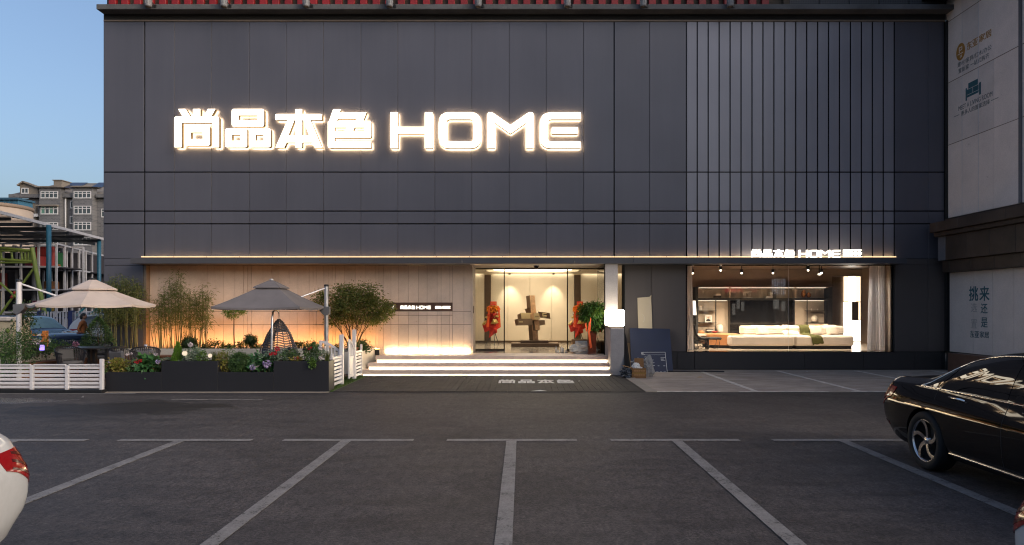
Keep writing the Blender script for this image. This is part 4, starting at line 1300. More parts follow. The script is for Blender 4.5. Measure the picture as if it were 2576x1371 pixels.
gs = thing('swing_frame', 'lime green steel truss frame standing in front of the playground', 'play frame', (PX(60, 33), 33, 0))
def q(x, y, Y): return (PX(x / 4.284 / 1.59, Y), Y, PZ((930 + y / 4.284) / 1.59, Y))
for a, b, r_ in (((-300, 235), (545, 315), .07), ((-300, 310), (560, 320), .05), ((-300, 440), (590, 500), .07), ((-300, 520), (600, 512), .05), ((550, 260), (605, 560), .10), ((600, 560), (770, 1400), .10), ((590, 600), (350, 930), .055), ((300, 1000), (-60, 1490), .055), ((0, 860), (290, 1120), .055)):
    mm = MB(); mm.tube([q(*a, 33), q(*b, 33)], r_, 8); mm.build('tube', M['slide_green'], gs)
for x0, x1 in ((15, 30), (195, 215), (365, 385), (430, 440), (490, 490), (530, 540)):
    mm = MB(); mm.tube([q(x0, 290, 33.05), q(x1, 480, 33.05)], .05, 6); mm.build('tube', M['slide_green'], gs)
for x, y in ((258, 1035), (212, 1108)):
    mm = MB(); mm.tube([q(x - 14, y - 12, 33), q(x + 14, y + 12, 33)], .085, 8); mm.build('red_sleeve', M['pad_red'], gs)
st = thing('metal_stair', 'turquoise sloping stair rails by the playground', 'stair', (PX(235, 31), 31, 0))
M['turq'] = simple('turquoise_paint', (.03, .26, .27), .5)
def q2(x, y, Y): return (PX(x / 4.57 / 1.59, Y), Y, PZ((1200 + y / 4.57) / 1.59, Y))
for a, b in (((1320, 355), (1660, 40)), ((1630, 280), (1900, 60)), ((1560, 360), (1860, 100))):
    mm = MB(); mm.bar(q2(*a, 31), q2(*b, 31), .05, .07); mm.build('rail', M['turq'], st)
mm = MB(); mm.prism([(q2(1650, 290, 31)[0], q2(1650, 290, 31)[2]), (q2(1900, 290, 31)[0], q2(1900, 290, 31)[2]), (q2(1900, 80, 31)[0], q2(1900, 80, 31)[2])], 'xz', 31.1, 31.16); mm.build('side_plate', M['turq'], st)

# picket fence
pk = thing('picket_fence', 'white picket fence with navy rails behind the parked cars', 'fence', (PX(190, 29), 29, 0))
yk = 29.0
z1 = PZ(783, yk); xk0, xk1 = PX(90, yk), PX(285, yk)
k = 0; x = xk0; pick = None
M['navy'] = simple('navy_paint', (.02, .03, .12), .5)
while x < xk1:
    mm = MB(); mm.prism([(x - .035, .1), (x + .035, .1), (x + .035, z1 - .06), (x, z1), (x - .035, z1 - .06)], 'xz', yk - .012, yk + .012)
    if pick is None:
        mm = MB(); mm.prism([(-.035, .1), (.035, .1), (.035, z1 - .06), (0, z1), (-.035, z1 - .06)], 'xz', -.012, .012); pick = mm.mesh('picket', M['play_white'])
    link_mesh('picket', pick, pk, (x, yk, 0)); x += .13; k += 1
for z in (z1 - .28, z1 - .72):
    mm = MB(); mm.box(xk0, xk1, yk + .014, yk + .05, z - .03, z + .03); mm.build('rail', M['navy'], pk)
for px in (178, 100, 262):
    x = PX(px, yk); mm = MB(); mm.box(x - .09, x + .09, yk - .03, yk + .15, 0, z1 + .03); mm.build('post', M['navy'], pk)
# ================================================================== foliage tools
def leaf_mesh(name, pos, dirs, length, width, mat, rng, fold=.25):
    """one folded diamond per leaf (two triangles' worth of quad); pos, dirs: n x 3"""
    n = len(pos)
    d = dirs / np.maximum(np.linalg.norm(dirs, axis=1, keepdims=True), 1e-6)
    r = rng.normal(size=(n, 3))
    s = np.cross(d, r); s /= np.maximum(np.linalg.norm(s, axis=1, keepdims=True), 1e-6)
    nn = np.cross(d, s)
    L = (length * rng.uniform(.65, 1.25, n))[:, None]; W = (width * rng.uniform(.7, 1.2, n))[:, None]
    v = np.empty((n, 4, 3))
    v[:, 0] = pos
    v[:, 1] = pos + d * L * .45 + s * W * .5 + nn * W * fold
    v[:, 2] = pos + d * L + np.array([0, 0, -1]) * L * .18
    v[:, 3] = pos + d * L * .45 - s * W * .5 + nn * W * fold
    me = bpy.data.meshes.new(name)
    me.vertices.add(n * 4); me.vertices.foreach_set('co', v.ravel())
    me.loops.add(n * 4); me.loops.foreach_set('vertex_index', np.arange(n * 4))
    me.polygons.add(n); me.polygons.foreach_set('loop_start', np.arange(n) * 4)
    me.update(calc_edges=True); me.validate()
    me.materials.append(mat)
    return me

def put(name, me, parent):
    return link_mesh(name, me, parent, wloc(parent))

def in_ball(rng, n):
    v = rng.normal(size=(n, 3)); v /= np.linalg.norm(v, axis=1, keepdims=True)
    return v * (rng.uniform(0, 1, n) ** (1 / 3))[:, None]

def crown(rng, c, rad, n, clumps=14, spread=.33, shell=.55, up=.15):
    """leaf positions and directions in clumps through an ellipsoid (about its centre, local coordinates)"""
    cc = in_ball(rng, clumps)
    rr_ = np.linalg.norm(cc, axis=1, keepdims=True)
    cc = cc / np.maximum(rr_, 1e-6) * (shell + (1 - shell) * rr_) * .85
    k = rng.integers(0, clumps, n)
    off = rng.normal(size=(n, 3)) * spread
    p = cc[k] + off
    d = off / spread * .5 + p * .7 + rng.normal(size=(n, 3)) * .5 + np.array([0, 0, up])
    return p * np.array(rad) + np.array(c), d * np.array(rad) / max(rad)

FOL = {
 'bamboo': foliage('bamboo_leaf', [(0.043, 0.065, 0.017), (0.080, 0.109, 0.026), (0.123, 0.145, 0.041), (0.174, 0.160, 0.058)], .3),
 'maple': foliage('small_tree_leaf', [(0.051, 0.072, 0.017), (0.087, 0.116, 0.026), (0.131, 0.145, 0.036), (0.189, 0.145, 0.043)], .3),
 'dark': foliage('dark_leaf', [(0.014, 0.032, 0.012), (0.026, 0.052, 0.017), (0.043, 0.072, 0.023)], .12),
 'box': foliage('box_leaf', [(0.032, 0.072, 0.026), (0.051, 0.109, 0.032), (0.080, 0.145, 0.043)], .15),
 'fresh': foliage('fresh_leaf', [(0.058, 0.123, 0.029), (0.087, 0.174, 0.036), (0.131, 0.217, 0.043)], .25),
 'yellow': foliage('yellow_leaf', [(0.145, 0.174, 0.029), (0.232, 0.246, 0.043), (0.319, 0.275, 0.072), (0.246, 0.131, 0.058)], .3),
 'broad': foliage('broad_leaf', [(0.036, 0.109, 0.043), (0.051, 0.145, 0.051), (0.072, 0.189, 0.058)], .15, .4),
 'silver': foliage('silver_leaf', [(0.087, 0.131, 0.087), (0.145, 0.203, 0.145), (0.246, 0.304, 0.232)], .15),
 'conifer': foliage('conifer_leaf', [(0.072, 0.174, 0.022), (0.109, 0.232, 0.029), (0.145, 0.275, 0.043)], .2),
 'pot': foliage('glossy_leaf', [(0.022, 0.065, 0.014), (0.043, 0.109, 0.022), (0.072, 0.145, 0.029)], .3, .3),
 'grass': foliage('grass_blade', [(0.043, 0.072, 0.022), (0.072, 0.109, 0.029), (0.145, 0.145, 0.058)], .3),
}
M['bark'] = simple('bark', (.085, .06, .04), .85, 0, .2, .3, 14)
M['cane'] = simple('bamboo_cane', (.14, .13, .05), .5, 0, .4, .3, 5)
M['petal_red'] = simple('red_petal', (.50, .015, .03), .6, 0, .3, .25, 60)
M['petal_white'] = simple('white_petal', (.66, .58, .62), .6, 0, .3, .12, 60)
M['petal_lilac'] = simple('lilac_petal', (.42, .35, .58), .6, 0, .3, .2, 60)
M['petal_pink'] = simple('pink_petal', (.50, .26, .36), .6, 0, .3, .2, 60)

def stems_tube(bases, tops, r, bend, rng, mat, name, parent, seg=4):
    mb = MB()
    for b_, t_ in zip(bases, tops):
        b_ = Vector(b_); t_ = Vector(t_); w = Vector((rng.normal() * bend, rng.normal() * bend, 0))
        mb.tube([b_.lerp(t_, k / seg) + w * math.sin(math.pi * k / seg) for k in range(seg + 1)], [r * (1 - .55 * k / seg) for k in range(seg + 1)], 5, False)
    return mb.build(name, mat, parent)

def flower(parent, c, r, mat, rng, n=60, nm='flower'):
    p = in_ball(rng, n); p /= np.linalg.norm(p, axis=1, keepdims=True)
    pos = p * r * .55 + np.array(c)
    return put(nm, leaf_mesh(nm, pos - np.array(wloc(parent)), p + rng.normal(size=p.shape) * .35, r * .6, r * .6, mat, rng), parent)

def shrub(label, cat, base, c, rad, n, leaf, mat, seed, name='shrub', clumps=16, spread=.3, shell=.55, stem=True, up=.15, group=None, stem_n=5, core=None):
    rng = np.random.default_rng(seed)
    t = thing(name, label, cat, base, group)
    p, d = crown(rng, np.array(c) - np.array(base), rad, n, clumps, spread, shell, up)
    p[:, 2] = np.maximum(p[:, 2], .005)
    put('foliage', leaf_mesh('foliage', p, d, leaf[0], leaf[1], mat, rng), t)
    if stem:
        bs = [Vector(base) + Vector((rng.normal() * .02, rng.normal() * .02, 0)) for _ in range(stem_n)]
        ts = [Vector(c) + Vector((rng.normal() * rad[0] * .4, rng.normal() * rad[1] * .4, rng.uniform(-.3, .4) * rad[2])) for _ in range(stem_n)]
        stems_tube(bs, ts, .009, .02, rng, M['bark'], 'stem', t)
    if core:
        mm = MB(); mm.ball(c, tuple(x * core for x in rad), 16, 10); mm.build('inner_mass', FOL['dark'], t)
    return t

def grass_tuft(label, base, h, spread, n, mat, seed, w=.012, name='grass_plant'):
    rng = np.random.default_rng(seed)
    t = thing(name, label, 'plant', base)
    mb = MB()
    for i in range(n):
        a = rng.uniform(0, 2 * math.pi); s = spread * rng.uniform(.2, 1); hh = h * rng.uniform(.6, 1)
        b0 = Vector(base) + Vector((rng.normal() * .03, rng.normal() * .03, 0))
        dv = Vector((math.cos(a), math.sin(a), 0)); sv = Vector((-math.sin(a), math.cos(a), 0)) * w / 2
        pts = [b0 + dv * s * (k / 4) ** 1.6 + Vector((0, 0, hh * math.sin(min(1.9, 1.75 * k / 4)) * 1.0)) for k in range(5)]
        vs = []
        for k, p in enumerate(pts): q_ = 1 - .85 * k / 4; vs += [p - sv * q_, p + sv * q_]
        mb.add(vs, [(2 * k, 2 * k + 1, 2 * k + 3, 2 * k + 2) for k in range(4)])
    mb.build('blades', mat, t)
    return t

def bamboo(label, x0, x1, yc, zb, zt_fn, n, seed):
    rng = np.random.default_rng(seed)
    t = thing('bamboo_clump', label, 'bamboo', ((x0 + x1) / 2, yc, zb))
    bs, ts, P_, D_ = [], [], [], []
    for i in range(n):
        x = x0 + (x1 - x0) * (i + rng.uniform(.1, .9)) / n; y = yc + rng.uniform(-.16, .16)
        zt = zt_fn((x - x0) / (x1 - x0)) * rng.uniform(.86, 1.04)
        lean = Vector((rng.normal() * .07 + (x - (x0 + x1) / 2) * .12, rng.normal() * .08, 0))
        b_ = Vector((x, y, zb)); t_ = Vector((x, y, zt)) + lean
        bs.append(b_); ts.append(t_)
        k = int(130 * (zt - zb) / 2)
        u = rng.uniform(.36, 1.02, k) ** .85
        c = np.array(b_)[None] + (np.array(t_) - np.array(b_))[None] * u[:, None]
        o = rng.normal(size=(k, 3)) * np.array([.10, .10, .05]) * (1.25 - .5 * u)[:, None]
        P_.append(c + o); D_.append(o * 6 + rng.normal(size=(k, 3)) * .5 + np.array([0, 0, -.25]))
    P_ = np.concatenate(P_) - np.array(t.location); D_ = np.concatenate(D_)
    put('foliage', leaf_mesh('foliage', P_, D_, .115, .017, FOL['bamboo'], rng, .1), t)
    stems_tube(bs, ts, .011, .03, rng, M['cane'], 'cane', t, 5)
    return t

# ================================================================== terrace: planters, fence, gate
for i, (xa, xb, h, lab) in enumerate(((-9.085, -7.875, .435, 'low charcoal planter box next to the end of the slat fence'), (-7.87, -6.645, .674, 'tall charcoal planter box with globe lamps, second from the slat fence'),
                                (-6.64, -5.425, .435, 'low charcoal planter box holding the round green ball shrub'), (-5.42, -4.215, .674, 'tall charcoal planter box with red roses beside the white gate'))):
    t = thing('planter_box', lab, 'planter', ((xa + xb) / 2, 15.1, 0), 'charcoal planter boxes along the road')
    for (a, b, c, d) in ((xa, xb, 14.9, 14.925), (xa, xb, 15.315, 15.34), (xa, xa + .025, 14.926, 15.314), (xb - .025, xb, 14.926, 15.314)):
        mm = MB(); mm.box(a, b, c, d, .0, h, .003); mm.build('side_panel', M['planter'], t)
    mm = MB(); mm.box(xa + .026, xb - .026, 14.926, 15.314, .02, h - .03); mm.build('soil', M['soil'], t)

fence = thing('slat_fence', 'low white horizontal slat fence at the left end of the terrace', 'fence', (-10.2, 14.75, 0))
mm = MB(); mm.box(-13.2, -9.03, 14.66, 14.86, 0, .072); mm.build('base', M['black_metal'], fence)
posts = [-13.0, -12.06, -11.33, -10.58, -9.82, -9.075]
for i, x in enumerate(posts):
    mm = MB(); mm.box(x - .035, x + .035, 14.715, 14.785, .073, .735 if i in (2, len(posts) - 1) else .60, .004); mm.build('post', M['white_metal'], fence)
for a, b in zip(posts[:-1], posts[1:]):
    for k in range(6):
        z = .10 + k * .083
        mm = MB(); mm.box(a + .036, b - .036, 14.735, 14.765, z, z + .056, .003); mm.build('slat', M['white_metal'], fence)
    mm = MB(); mm.box(a + .036, b - .036, 14.728, 14.772, .592, .622, .003); mm.build('top_rail', M['white_metal'], fence)

XG = -4.30
def side_panel(t, y0, y1, ptall, which):
    for k in range(6):
        z = .16 + k * .085
        mm = MB(); mm.box(XG - .012, XG + .012, y0 + .03, y1 - .03, z, z + .055, .003); mm.build('slat', M['white_metal'], t)
    for z in (.06, .655):
        mm = MB(); mm.box(XG - .02, XG + .02, y0 + .03, y1 - .03, z, z + .06, .003); mm.build('rail', M['white_metal'], t)
    for y, h in ((y0, .80 if which == 0 else 1.28), (y1, 1.20 if which == 0 else .86)):
        w = .025 if h < 1 else .045
        mm = MB(); mm.box(XG - w, XG + w, y - w, y + w, 0.01, h, .004); mm.build('post', M['white_metal'], t)
        if h > 1:
            mm = MB(); mm.box(XG - w - .004, XG + w + .004, y - w - .004, y + w + .004, h - .13, h - .122); mm.build('post_cap_line', M['white_metal'], t)
t = thing('gate_fence_panel', 'white slat panel between the end planter and the garden gate', 'fence', (XG, 15.8, 0)); side_panel(t, 15.46, 16.28, 1, 0)
t = thing('gate_fence_panel', 'white slat panel between the garden gate and the stone steps', 'fence', (XG, 17.9, 0)); side_panel(t, 17.5, 18.26, 1, 1)
def leaf_gate(label, origin, du, w):
    """arched gate leaf: u runs along du from hinge(low) side; built flat then placed"""
    t = thing('garden_gate', label, 'gate', origin)
    du = Vector(du); dn = Vector((-du.y, du.x, 0)); O = Vector(origin)
    def bx(u0, u1, z0, z1, nm, th=.02):
        mm = MB(); c = O + du * (u0 + u1) / 2 + Vector((0, 0, (z0 + z1) / 2))
        rot = Matrix((du, dn, Vector((0, 0, 1)))).transposed()
        mm.obox(c, (u1 - u0, th * 2, z1 - z0), rot, .003); mm.build(nm, M['white_metal'], t)
    ztop = lambda u: .82 + .24 * (math.sin(min(1, u / w) * math.pi / 2)) ** 1.0
    bx(0, .05, .08, .84, 'stile'); bx(w - .06, w, .08, 1.06, 'stile')
    bx(.051, w - .061, .10, .16, 'rail'); bx(.051, w - .061, .56, .62, 'rail')
    mm = MB(); N = 10
    for k in range(N):
        u0, u1 = .051 + (w - .112) * k / N, .051 + (w - .112) * (k + 1) / N
        for s, flip in ((1, 0), (-1, 1)):
            q_ = [O + du * u0 + dn * .018 * s + Vector((0, 0, ztop(u0) - .06)), O + du * u1 + dn * .018 * s + Vector((0, 0, ztop(u1) - .06)), O + du * u1 + dn * .018 * s + Vector((0, 0, ztop(u1))), O + du * u0 + dn * .018 * s + Vector((0, 0, ztop(u0)))]
            mm.quad(*(q_[::-1] if flip else q_))
        for z_ in (0, -.06):
            mm.quad(O + du * u0 + dn * .018 + Vector((0, 0, ztop(u0) + z_)), O + du * u1 + dn * .018 + Vector((0, 0, ztop(u1) + z_)), O + du * u1 - dn * .018 + Vector((0, 0, ztop(u1) + z_)), O + du * u0 - dn * .018 + Vector((0, 0, ztop(u0) + z_)))
    mm.build('arched_rail', M['white_metal'], t)
    for k in range(1, 5):
        u = .05 + (w - .11) * k / 5; bx(u - .012, u + .012, .621, ztop(u) - .061, 'baluster', .01)
    bx(.051, w - .061, .161, .559, 'lower_board', .008)
    return t
leaf_gate('white arched garden gate leaf swung open into the terrace', (XG - .05, 16.34, 0), (-1, 0, 0), .50)
leaf_gate('white arched garden gate leaf standing closed beside the tall post', (XG, 17.44, 0), (0, -1, 0), .50)

t = tag(MB().box(-4.62, -4.13, 14.95, 18.38, 0, .012).build('artificial_turf', M['turf']), kind='stuff')
rng = np.random.default_rng(3)
n = 5000
P_ = np.column_stack([rng.uniform(-4.6, -4.15, n), rng.uniform(14.97, 18.36, n), np.full(n, .012)])
D_ = np.column_stack([rng.normal(size=n) * .4, rng.normal(size=n) * .4, np.ones(n)])
o = bpy.data.objects.new('turf_blades', leaf_mesh('turf_blades', P_, D_, .03, .008, M['turf'], rng)); COL.objects.link(o); tag(o, kind='stuff')

# terrace floor and the cream planter round its back
m = MB(); m.box(-13.2, -4.63, 15.35, 19.58, 0, .06); tag(m.build('terrace_floor', M['deck']), kind='structure')
bp = thing('back_planter', 'long cream planter along the foot of the amber-lit stone wall', 'planter', (-8, 19.6, 0))
xs_ = [-12.0, -10.9, -9.63, -8.35, -6.95, -5.6, -4.36]
for a, b in zip(xs_[:-1], xs_[1:]):
    mm = MB(); mm.box(a + .003, b - .003, 19.6, 19.63, .06, .66, .003); mm.build('side_panel', M['planter_white'], bp)
for y0, y1 in ((18.32, 19.3), (19.304, 20.36)):
    mm = MB(); mm.box(-4.36, -4.33, y0, y1, .0, .655, .003); mm.build('side_panel', M['planter_white'], bp)
mm = MB(); mm.box(-5.3, -4.36, 18.32, 18.35, .06, .655, .003); mm.build('side_panel', M['planter_white'], bp)
mm = MB(); mm.box(-12.0, -4.363, 19.635, 20.21, .06, .60); mm.box(-5.3, -4.363, 18.355, 19.598, .06, .60); mm.build('soil', M['soil'], bp)
lp = thing('side_planter', 'cream planter wall on the left edge of the terrace', 'planter', (-12.6, 18, 0))
for (a, b) in (((-12.62, 16.2), (-12.42, 17.8)), ((-12.415, 17.83), (-12.03, 19.58))):
    d = (Vector((*b, 0)) - Vector((*a, 0)))
    mm = MB(); mm.bar((a[0], a[1], .36), (b[0], b[1], .36), .03, .60, 0, .003); mm.build('side_panel', M['planter_white'], lp)
mm = MB(); mm.prism([(-14.2, 16.2), (-12.64, 16.2), (-12.44, 17.8), (-12.06, 19.58), (-12.4, 20.1), (-14.2, 20.1)], 'xy', .05, .60); mm.build('soil', M['soil'], lp)
bn = thing('terrace_bench', 'brown wooden bench along the cream planter of the terrace', 'bench', (-11.5, 18.5, .06))
for k in range(3):
    mm = MB(); mm.bar((-12.56 + k * .14 + .1, 16.25, .47), (-11.98 + k * .14 + .1, 19.1, .47), .125, .04, 0, .004); mm.build('seat_board', M['wood_bench'], bn)
    mm = MB(); mm.box(-11.6, -9.75, 19.17 + k * .14, 19.295 + k * .14, .45, .49, .004); mm.build('seat_board', M['wood_bench'], bn)
mm = MB(); mm.box(-11.58, -9.8, 19.19, 19.22, .061, .449); mm.bar((-12.14, 16.3, .255), (-11.6, 19.15, .255), .03, .386); mm.build('front_board', M['wood_bench'], bn)

# ================================================================== parasols
def parasol(label, c, R_, n, rot, z_edge, z_vent, z_top, rv, pole, pole_top, fabric, arm_t, dark=False):
    t = thing('parasol', label, 'parasol', (pole[0], pole[1], .06))
    cx, cy = c
    def pt(k, f, z):
        a = rot + 2 * math.pi * k / n
        return Vector((cx + R_ * f * math.cos(a), cy + R_ * f * math.sin(a), z))
    K = 5
    for k in range(n):
        mb = MB(); rows_ = []
        for i in range(K + 1):
            u = i / K
            f = 1 - (1 - rv / R_ * .82) * u
            z = z_edge + (z_vent - z_edge) * (u ** 1.12)
            rows_.append((f, z))
        def fn(u, v):
            i = u * K; i0 = min(int(i), K - 1); w = i - i0
            f = rows_[i0][0] * (1 - w) + rows_[i0 + 1][0] * w; z = rows_[i0][1] * (1 - w) + rows_[i0 + 1][1] * w
            p = pt(k, f, z).lerp(pt(k + 1, f, z), v)
            sag = math.sin(math.pi * v)
            p.z -= .035 * sag * (f ** 2); return p
        mb.grid(fn, K, 6, True)
        mb.grid(lambda u, v: fn(u, v) - Vector((0, 0, .008)), K, 6, True, flip=True)
        mb.grid(lambda u, v: fn(0, v) - Vector((0, 0, .05 * u)), 1, 6, False, flip=True)
        mb.build('canopy_panel', fabric, t)
    mb = MB()
    for k in range(n):
        a0, a1 = pt(k, rv / R_, z_vent + .03), pt(k + 1, rv / R_, z_vent + .03); tp = pt(k, .06, z_top); tp1 = pt(k + 1, .06, z_top)
        mb.quad(a0, a1, tp1, tp); mb.quad(a0 - Vector((0, 0, .03)), a1 - Vector((0, 0, .03)), a1, a0)
    mb.add([pt(k, .06, z_top) for k in range(n)], [tuple(range(n))])
    mb.build('vent_cap', fabric, t)
    mb = MB(); mb.lathe([(.05, 0), (.05, .03), (.02, .05)], (cx, cy, z_top), 12); mb.build('finial', M['black_metal'] if not dark else M['alu'], t)
    for k in range(n * (2 if n == 4 else 1)):
        kk = k / (2 if n == 4 else 1)
        a = pt(math.floor(kk), .98, z_edge - .07); b = pt(math.ceil(kk), .98, z_edge - .07); e = (a + b) / 2
        mm = MB(); mm.bar(e, (cx + (e.x - cx) * .06, cy + (e.y - cy) * .06, z_vent - .08), .02, .02); mm.build('rib', M['alu'], t)
    px_, py_ = pole
    mm = MB(); mm.tube([(px_, py_, .06), (px_, py_, pole_top)], .055, 16); mm.build('pole', M['alu'] if dark else M['white_metal'], t)
    mm = MB(); mm.lathe([(.062, 0), (.062, .05), (.03, .06)], (px_, py_, pole_top), 14); mm.build('pole_cap', M['black_metal'], t)
    hubz = z_vent + .04
    P0 = Vector((px_, py_, pole_top - .03)); P1 = Vector((cx, cy, hubz))
    e = P0.lerp(P1, arm_t)
    if arm_t < 1: e.z = z_edge + (z_vent - z_edge) * .50
    mm = MB(); mm.tube([P0, e], .022, 10); mm.build('arm', M['white_metal'] if not dark else M['alu'], t)
    mm = MB(); mm.obox(e, (.16, .05, .05), None, .01); mm.build('arm_joint', M['black_metal'], t)
    s = 1 if cx > px_ else -1
    zc = z_edge - .10
    mm = MB(); mm.prism([(px_ - s * .09, zc + .10), (px_ + s * .19, zc + .12), (px_ + s * .15, zc - .02), (px_ + s * .02, zc - .14), (px_ - s * .09, zc - .10)][::s], 'xz', py_ - .075, py_ + .075); mm.build('crank_box', simple('crank_grey', (.13, .13, .14), .5), t)
    mm = MB(); mm.tube([(px_ + s * .1, py_, zc + .05), (cx + (px_ - cx) * .80, cy + (py_ - cy) * .8, z_edge - .05)], .018, 8); mm.build('strut', M['alu'], t)
    mm = MB(); mm.box(px_ - .35, px_ + .35, py_ - .35, py_ + .35, .061, .13, .01); mm.build('base_slab', M['black_metal'], t)
    return t
M['fab_cream'] = mk_fabric('cream_canvas', (.53, .44, .39))
M['fab_grey'] = mk_fabric('grey_canvas', (.165, .15, .155))
Yu = 16.7
parasol('cream octagonal parasol with double top over the dining table', (-10.494, Yu), 1.36, 8, R(22.5), PZ(766, Yu), PZ(730, Yu), PZ(704, Yu), .52, (PX(48, 16.2), 16.2), PZ(709, 16.2), M['fab_cream'], .55)
Yu = 16.9
parasol('grey square parasol with double top over the hanging egg chair', (-6.20, Yu), 1.033 * 1.414, 4, R(45), PZ(771.5, Yu - 1.0), PZ(726, Yu), PZ(706, Yu), .47, (PX(821, 17.9), 17.9), PZ(721, 17.9), M['fab_grey'], .52, True)

# ================================================================== terrace furniture
M['rope'] = simple('dark_rope', (.045, .043, .05), .85, 0, .25, .2, 30)
M['cush_grey'] = mk_fabric('grey_cushion', (.095, .095, .105))
def rope_chair(label, loc, rz):
    t = thing('rope_chair', label, 'chair', (0, 0, 0), 'dark rope chairs on the terrace')
    W, D = .31, .29
    def arc(a, z, k=1.0): return Vector((W * k * math.cos(a), D * k * math.sin(a), z))
    A0, A1 = R(-35), R(215)          # open towards -y
    top = lambda u: .66 + .17 * math.sin(math.pi * u) ** 1.5
    mb = MB(); mb.tube([arc(A0 + (A1 - A0) * k / 20, top(k / 20), 1.06) for k in range(21)], .014, 6); mb.tube([arc(2 * math.pi * k / 20, .40, .86) for k in range(21)], .013, 6); mb.build('frame', M['black_metal'], t)
    mb = MB()
    for k in range(1, 34):
        u = k / 34; a = A0 + (A1 - A0) * u
        p, q_ = arc(a, .41, .86), arc(a, top(u), 1.06)
        tn = Vector((-math.sin(a), math.cos(a), 0))
        mb.tube([p, q_], .0125, 5, False)
    mb.build('rope_back', M['rope'], t)
    mb = MB(); mb.lathe([(.001, .40), (.24, .40), (.262, .43), (.25, .47), (.001, .485)], (0, 0, 0), 20, sy=.93); mb.build('seat_cushion', M['cush_grey'], t)
    mb = MB(); mb.obox((0, .235, .62), (.40, .10, .30), Matrix.Rotation(R(-12), 3, 'X'), .045); mb.build('back_cushion', M['cush_grey'], t)
    for sx in (-1, 1):
        for sy in (-1, 1):
            mb = MB(); mb.tube([(sx * .2, sy * .19, .40), (sx * .24, sy * .23, 0)], [.014, .010], 6); mb.build('leg', M['black_metal'], t)
    t.location = loc; t.rotation_euler.z = rz
    return t
c0 = rope_chair('dark rope armchair left of the terrace table, seen side-on', (PX(178, 16.75), 16.75, .06), R(60))
for lab, px, y, rz in (('dark rope armchair right of the terrace table, back towards the road', 312, 16.5, 172), ('dark rope armchair farthest right, with a grey cushion over its back', 366, 16.9, 205), ('dark rope armchair behind the terrace table by the planter', 250, 18.6, 0)):
    c = copy_tree(c0); c['label'] = lab; c.location = (PX(px, y), y, .06); c.rotation_euler.z = R(rz)
tb = thing('dining_table', 'dark rectangular terrace table under the cream parasol', 'table', (PX(240, 17.6), 17.6, .06))
xa, xb = PX(176, 17.6), PX(296, 17.6)
mm = MB(); mm.box(xa, xb, 17.2, 18.0, .79, .825, .006); mm.build('tabletop', simple('dark_tabletop', (.035, .035, .042), .3), tb)
for x in (xa + .08, xb - .08, ):
    for y in (17.28, 17.92):
        mm = MB(); mm.box(x - .03, x + .03, y - .03, y + .03, .061, .789); mm.build('leg', M['black_metal'], tb)
for px in (227, 239):
    mm = MB(); x = PX(px, 17.5); mm.box(x - .035, x + .035, 17.45, 17.55, .061, .789); mm.build('leg', M['black_metal'], tb)
mm = MB()
t = thing('glass_carafe', 'small lit glass cup at the end of the terrace planter', 'cup', (PX(367, 19.3), 19.3, .66))
x = PX(367, 19.3)
mm = MB(); mm.lathe([(.03, .49), (.035, .6), (.04, .70), (.05, .80), (.045, .80)], (x, 19.3, 0), 12); mm.build('body', M['alu'], t)

# hanging egg chair
eg = thing('egg_chair', 'grey rattan hanging egg chair on a curved steel post', 'hanging chair', (PX(700, 16.6), 16.6, .06))
ex, ey = PX(702, 16.6), 16.6
prof = [(.02, 1.56), (.09, 1.49), (.19, 1.34), (.28, 1.17), (.345, 1.0), (.385, .82), (.385, .66), (.33, .50), (.22, .40), (.05, .36)]
def er(z):
    for (r0, z0), (r1, z1_) in zip(prof[:-1], prof[1:]):
        if z1_ <= z <= z0:
            f = (z0 - z) / (z0 - z1_); return r0 + (r1 - r0) * f
    return .05
M['rattan'] = simple('grey_rattan', (.085, .085, .10), .6, 0, .35, .25, 30)
mb = MB()
for k in range(14):
    a = 2 * math.pi * k / 14
    if 60 < math.degrees(a) < 120: continue
    mb.tube([(ex + r_ * math.cos(a), ey + r_ * math.sin(a), z) for r_, z in prof], .011, 5, False)
mb.build('upright_canes', M['rattan'], eg)
mb = MB()
z = 1.50
while z > .38:
    r_ = er(z) + .006
    open_ = .55 < z < 1.25
    a0, a1 = (R(130), R(410)) if open_ else (0, 2 * math.pi)
    mb.tube([(ex + r_ * math.cos(a0 + (a1 - a0) * j / 24), ey + r_ * math.sin(a0 + (a1 - a0) * j / 24), z + .012 * math.sin(j * 1.3)) for j in range(25)], .0135, 5, False)
    z -= .040
mb.build('woven_hoops', M['rattan'], eg)
for s in (-1, 1):
    mm = MB(); mm.tube([(ex + s * .36, ey, .98), (ex + s * .43, ey - .02, .90), (ex + s * .455, ey - .03, .76), (ex + s * .44, ey - .03, .60)], .016, 8); mm.build('side_loop', M['rattan'], eg)
mb = MB(); mb.lathe([(.001, .42), (.26, .44), (.31, .50), (.26, .56), (.001, .58)], (ex, ey, 0), 20); mb.build('cushion', M['cush_grey'], eg)
mb = MB(); mb.tube([(ex - .02, ey - .44, .06), (ex - .02, ey - .44, .9), (ex - .005, ey - .43, 1.62), (ex + .0, ey - .38, 1.75), (ex, ey - .2, 1.79), (ex, ey - .05, 1.76), (ex, ey, 1.68), (ex, ey, 1.57)], [.028, .027, .024, .022, .02, .018, .012, .01], 12); mb.build('post', M['alu'], eg)
mb = MB(); mb.lathe([(.42, .061), (.42, .09), (.40, .10)], (ex, ey - .1, 0), 28); mb.build('base_plate', M['black_metal'], eg)

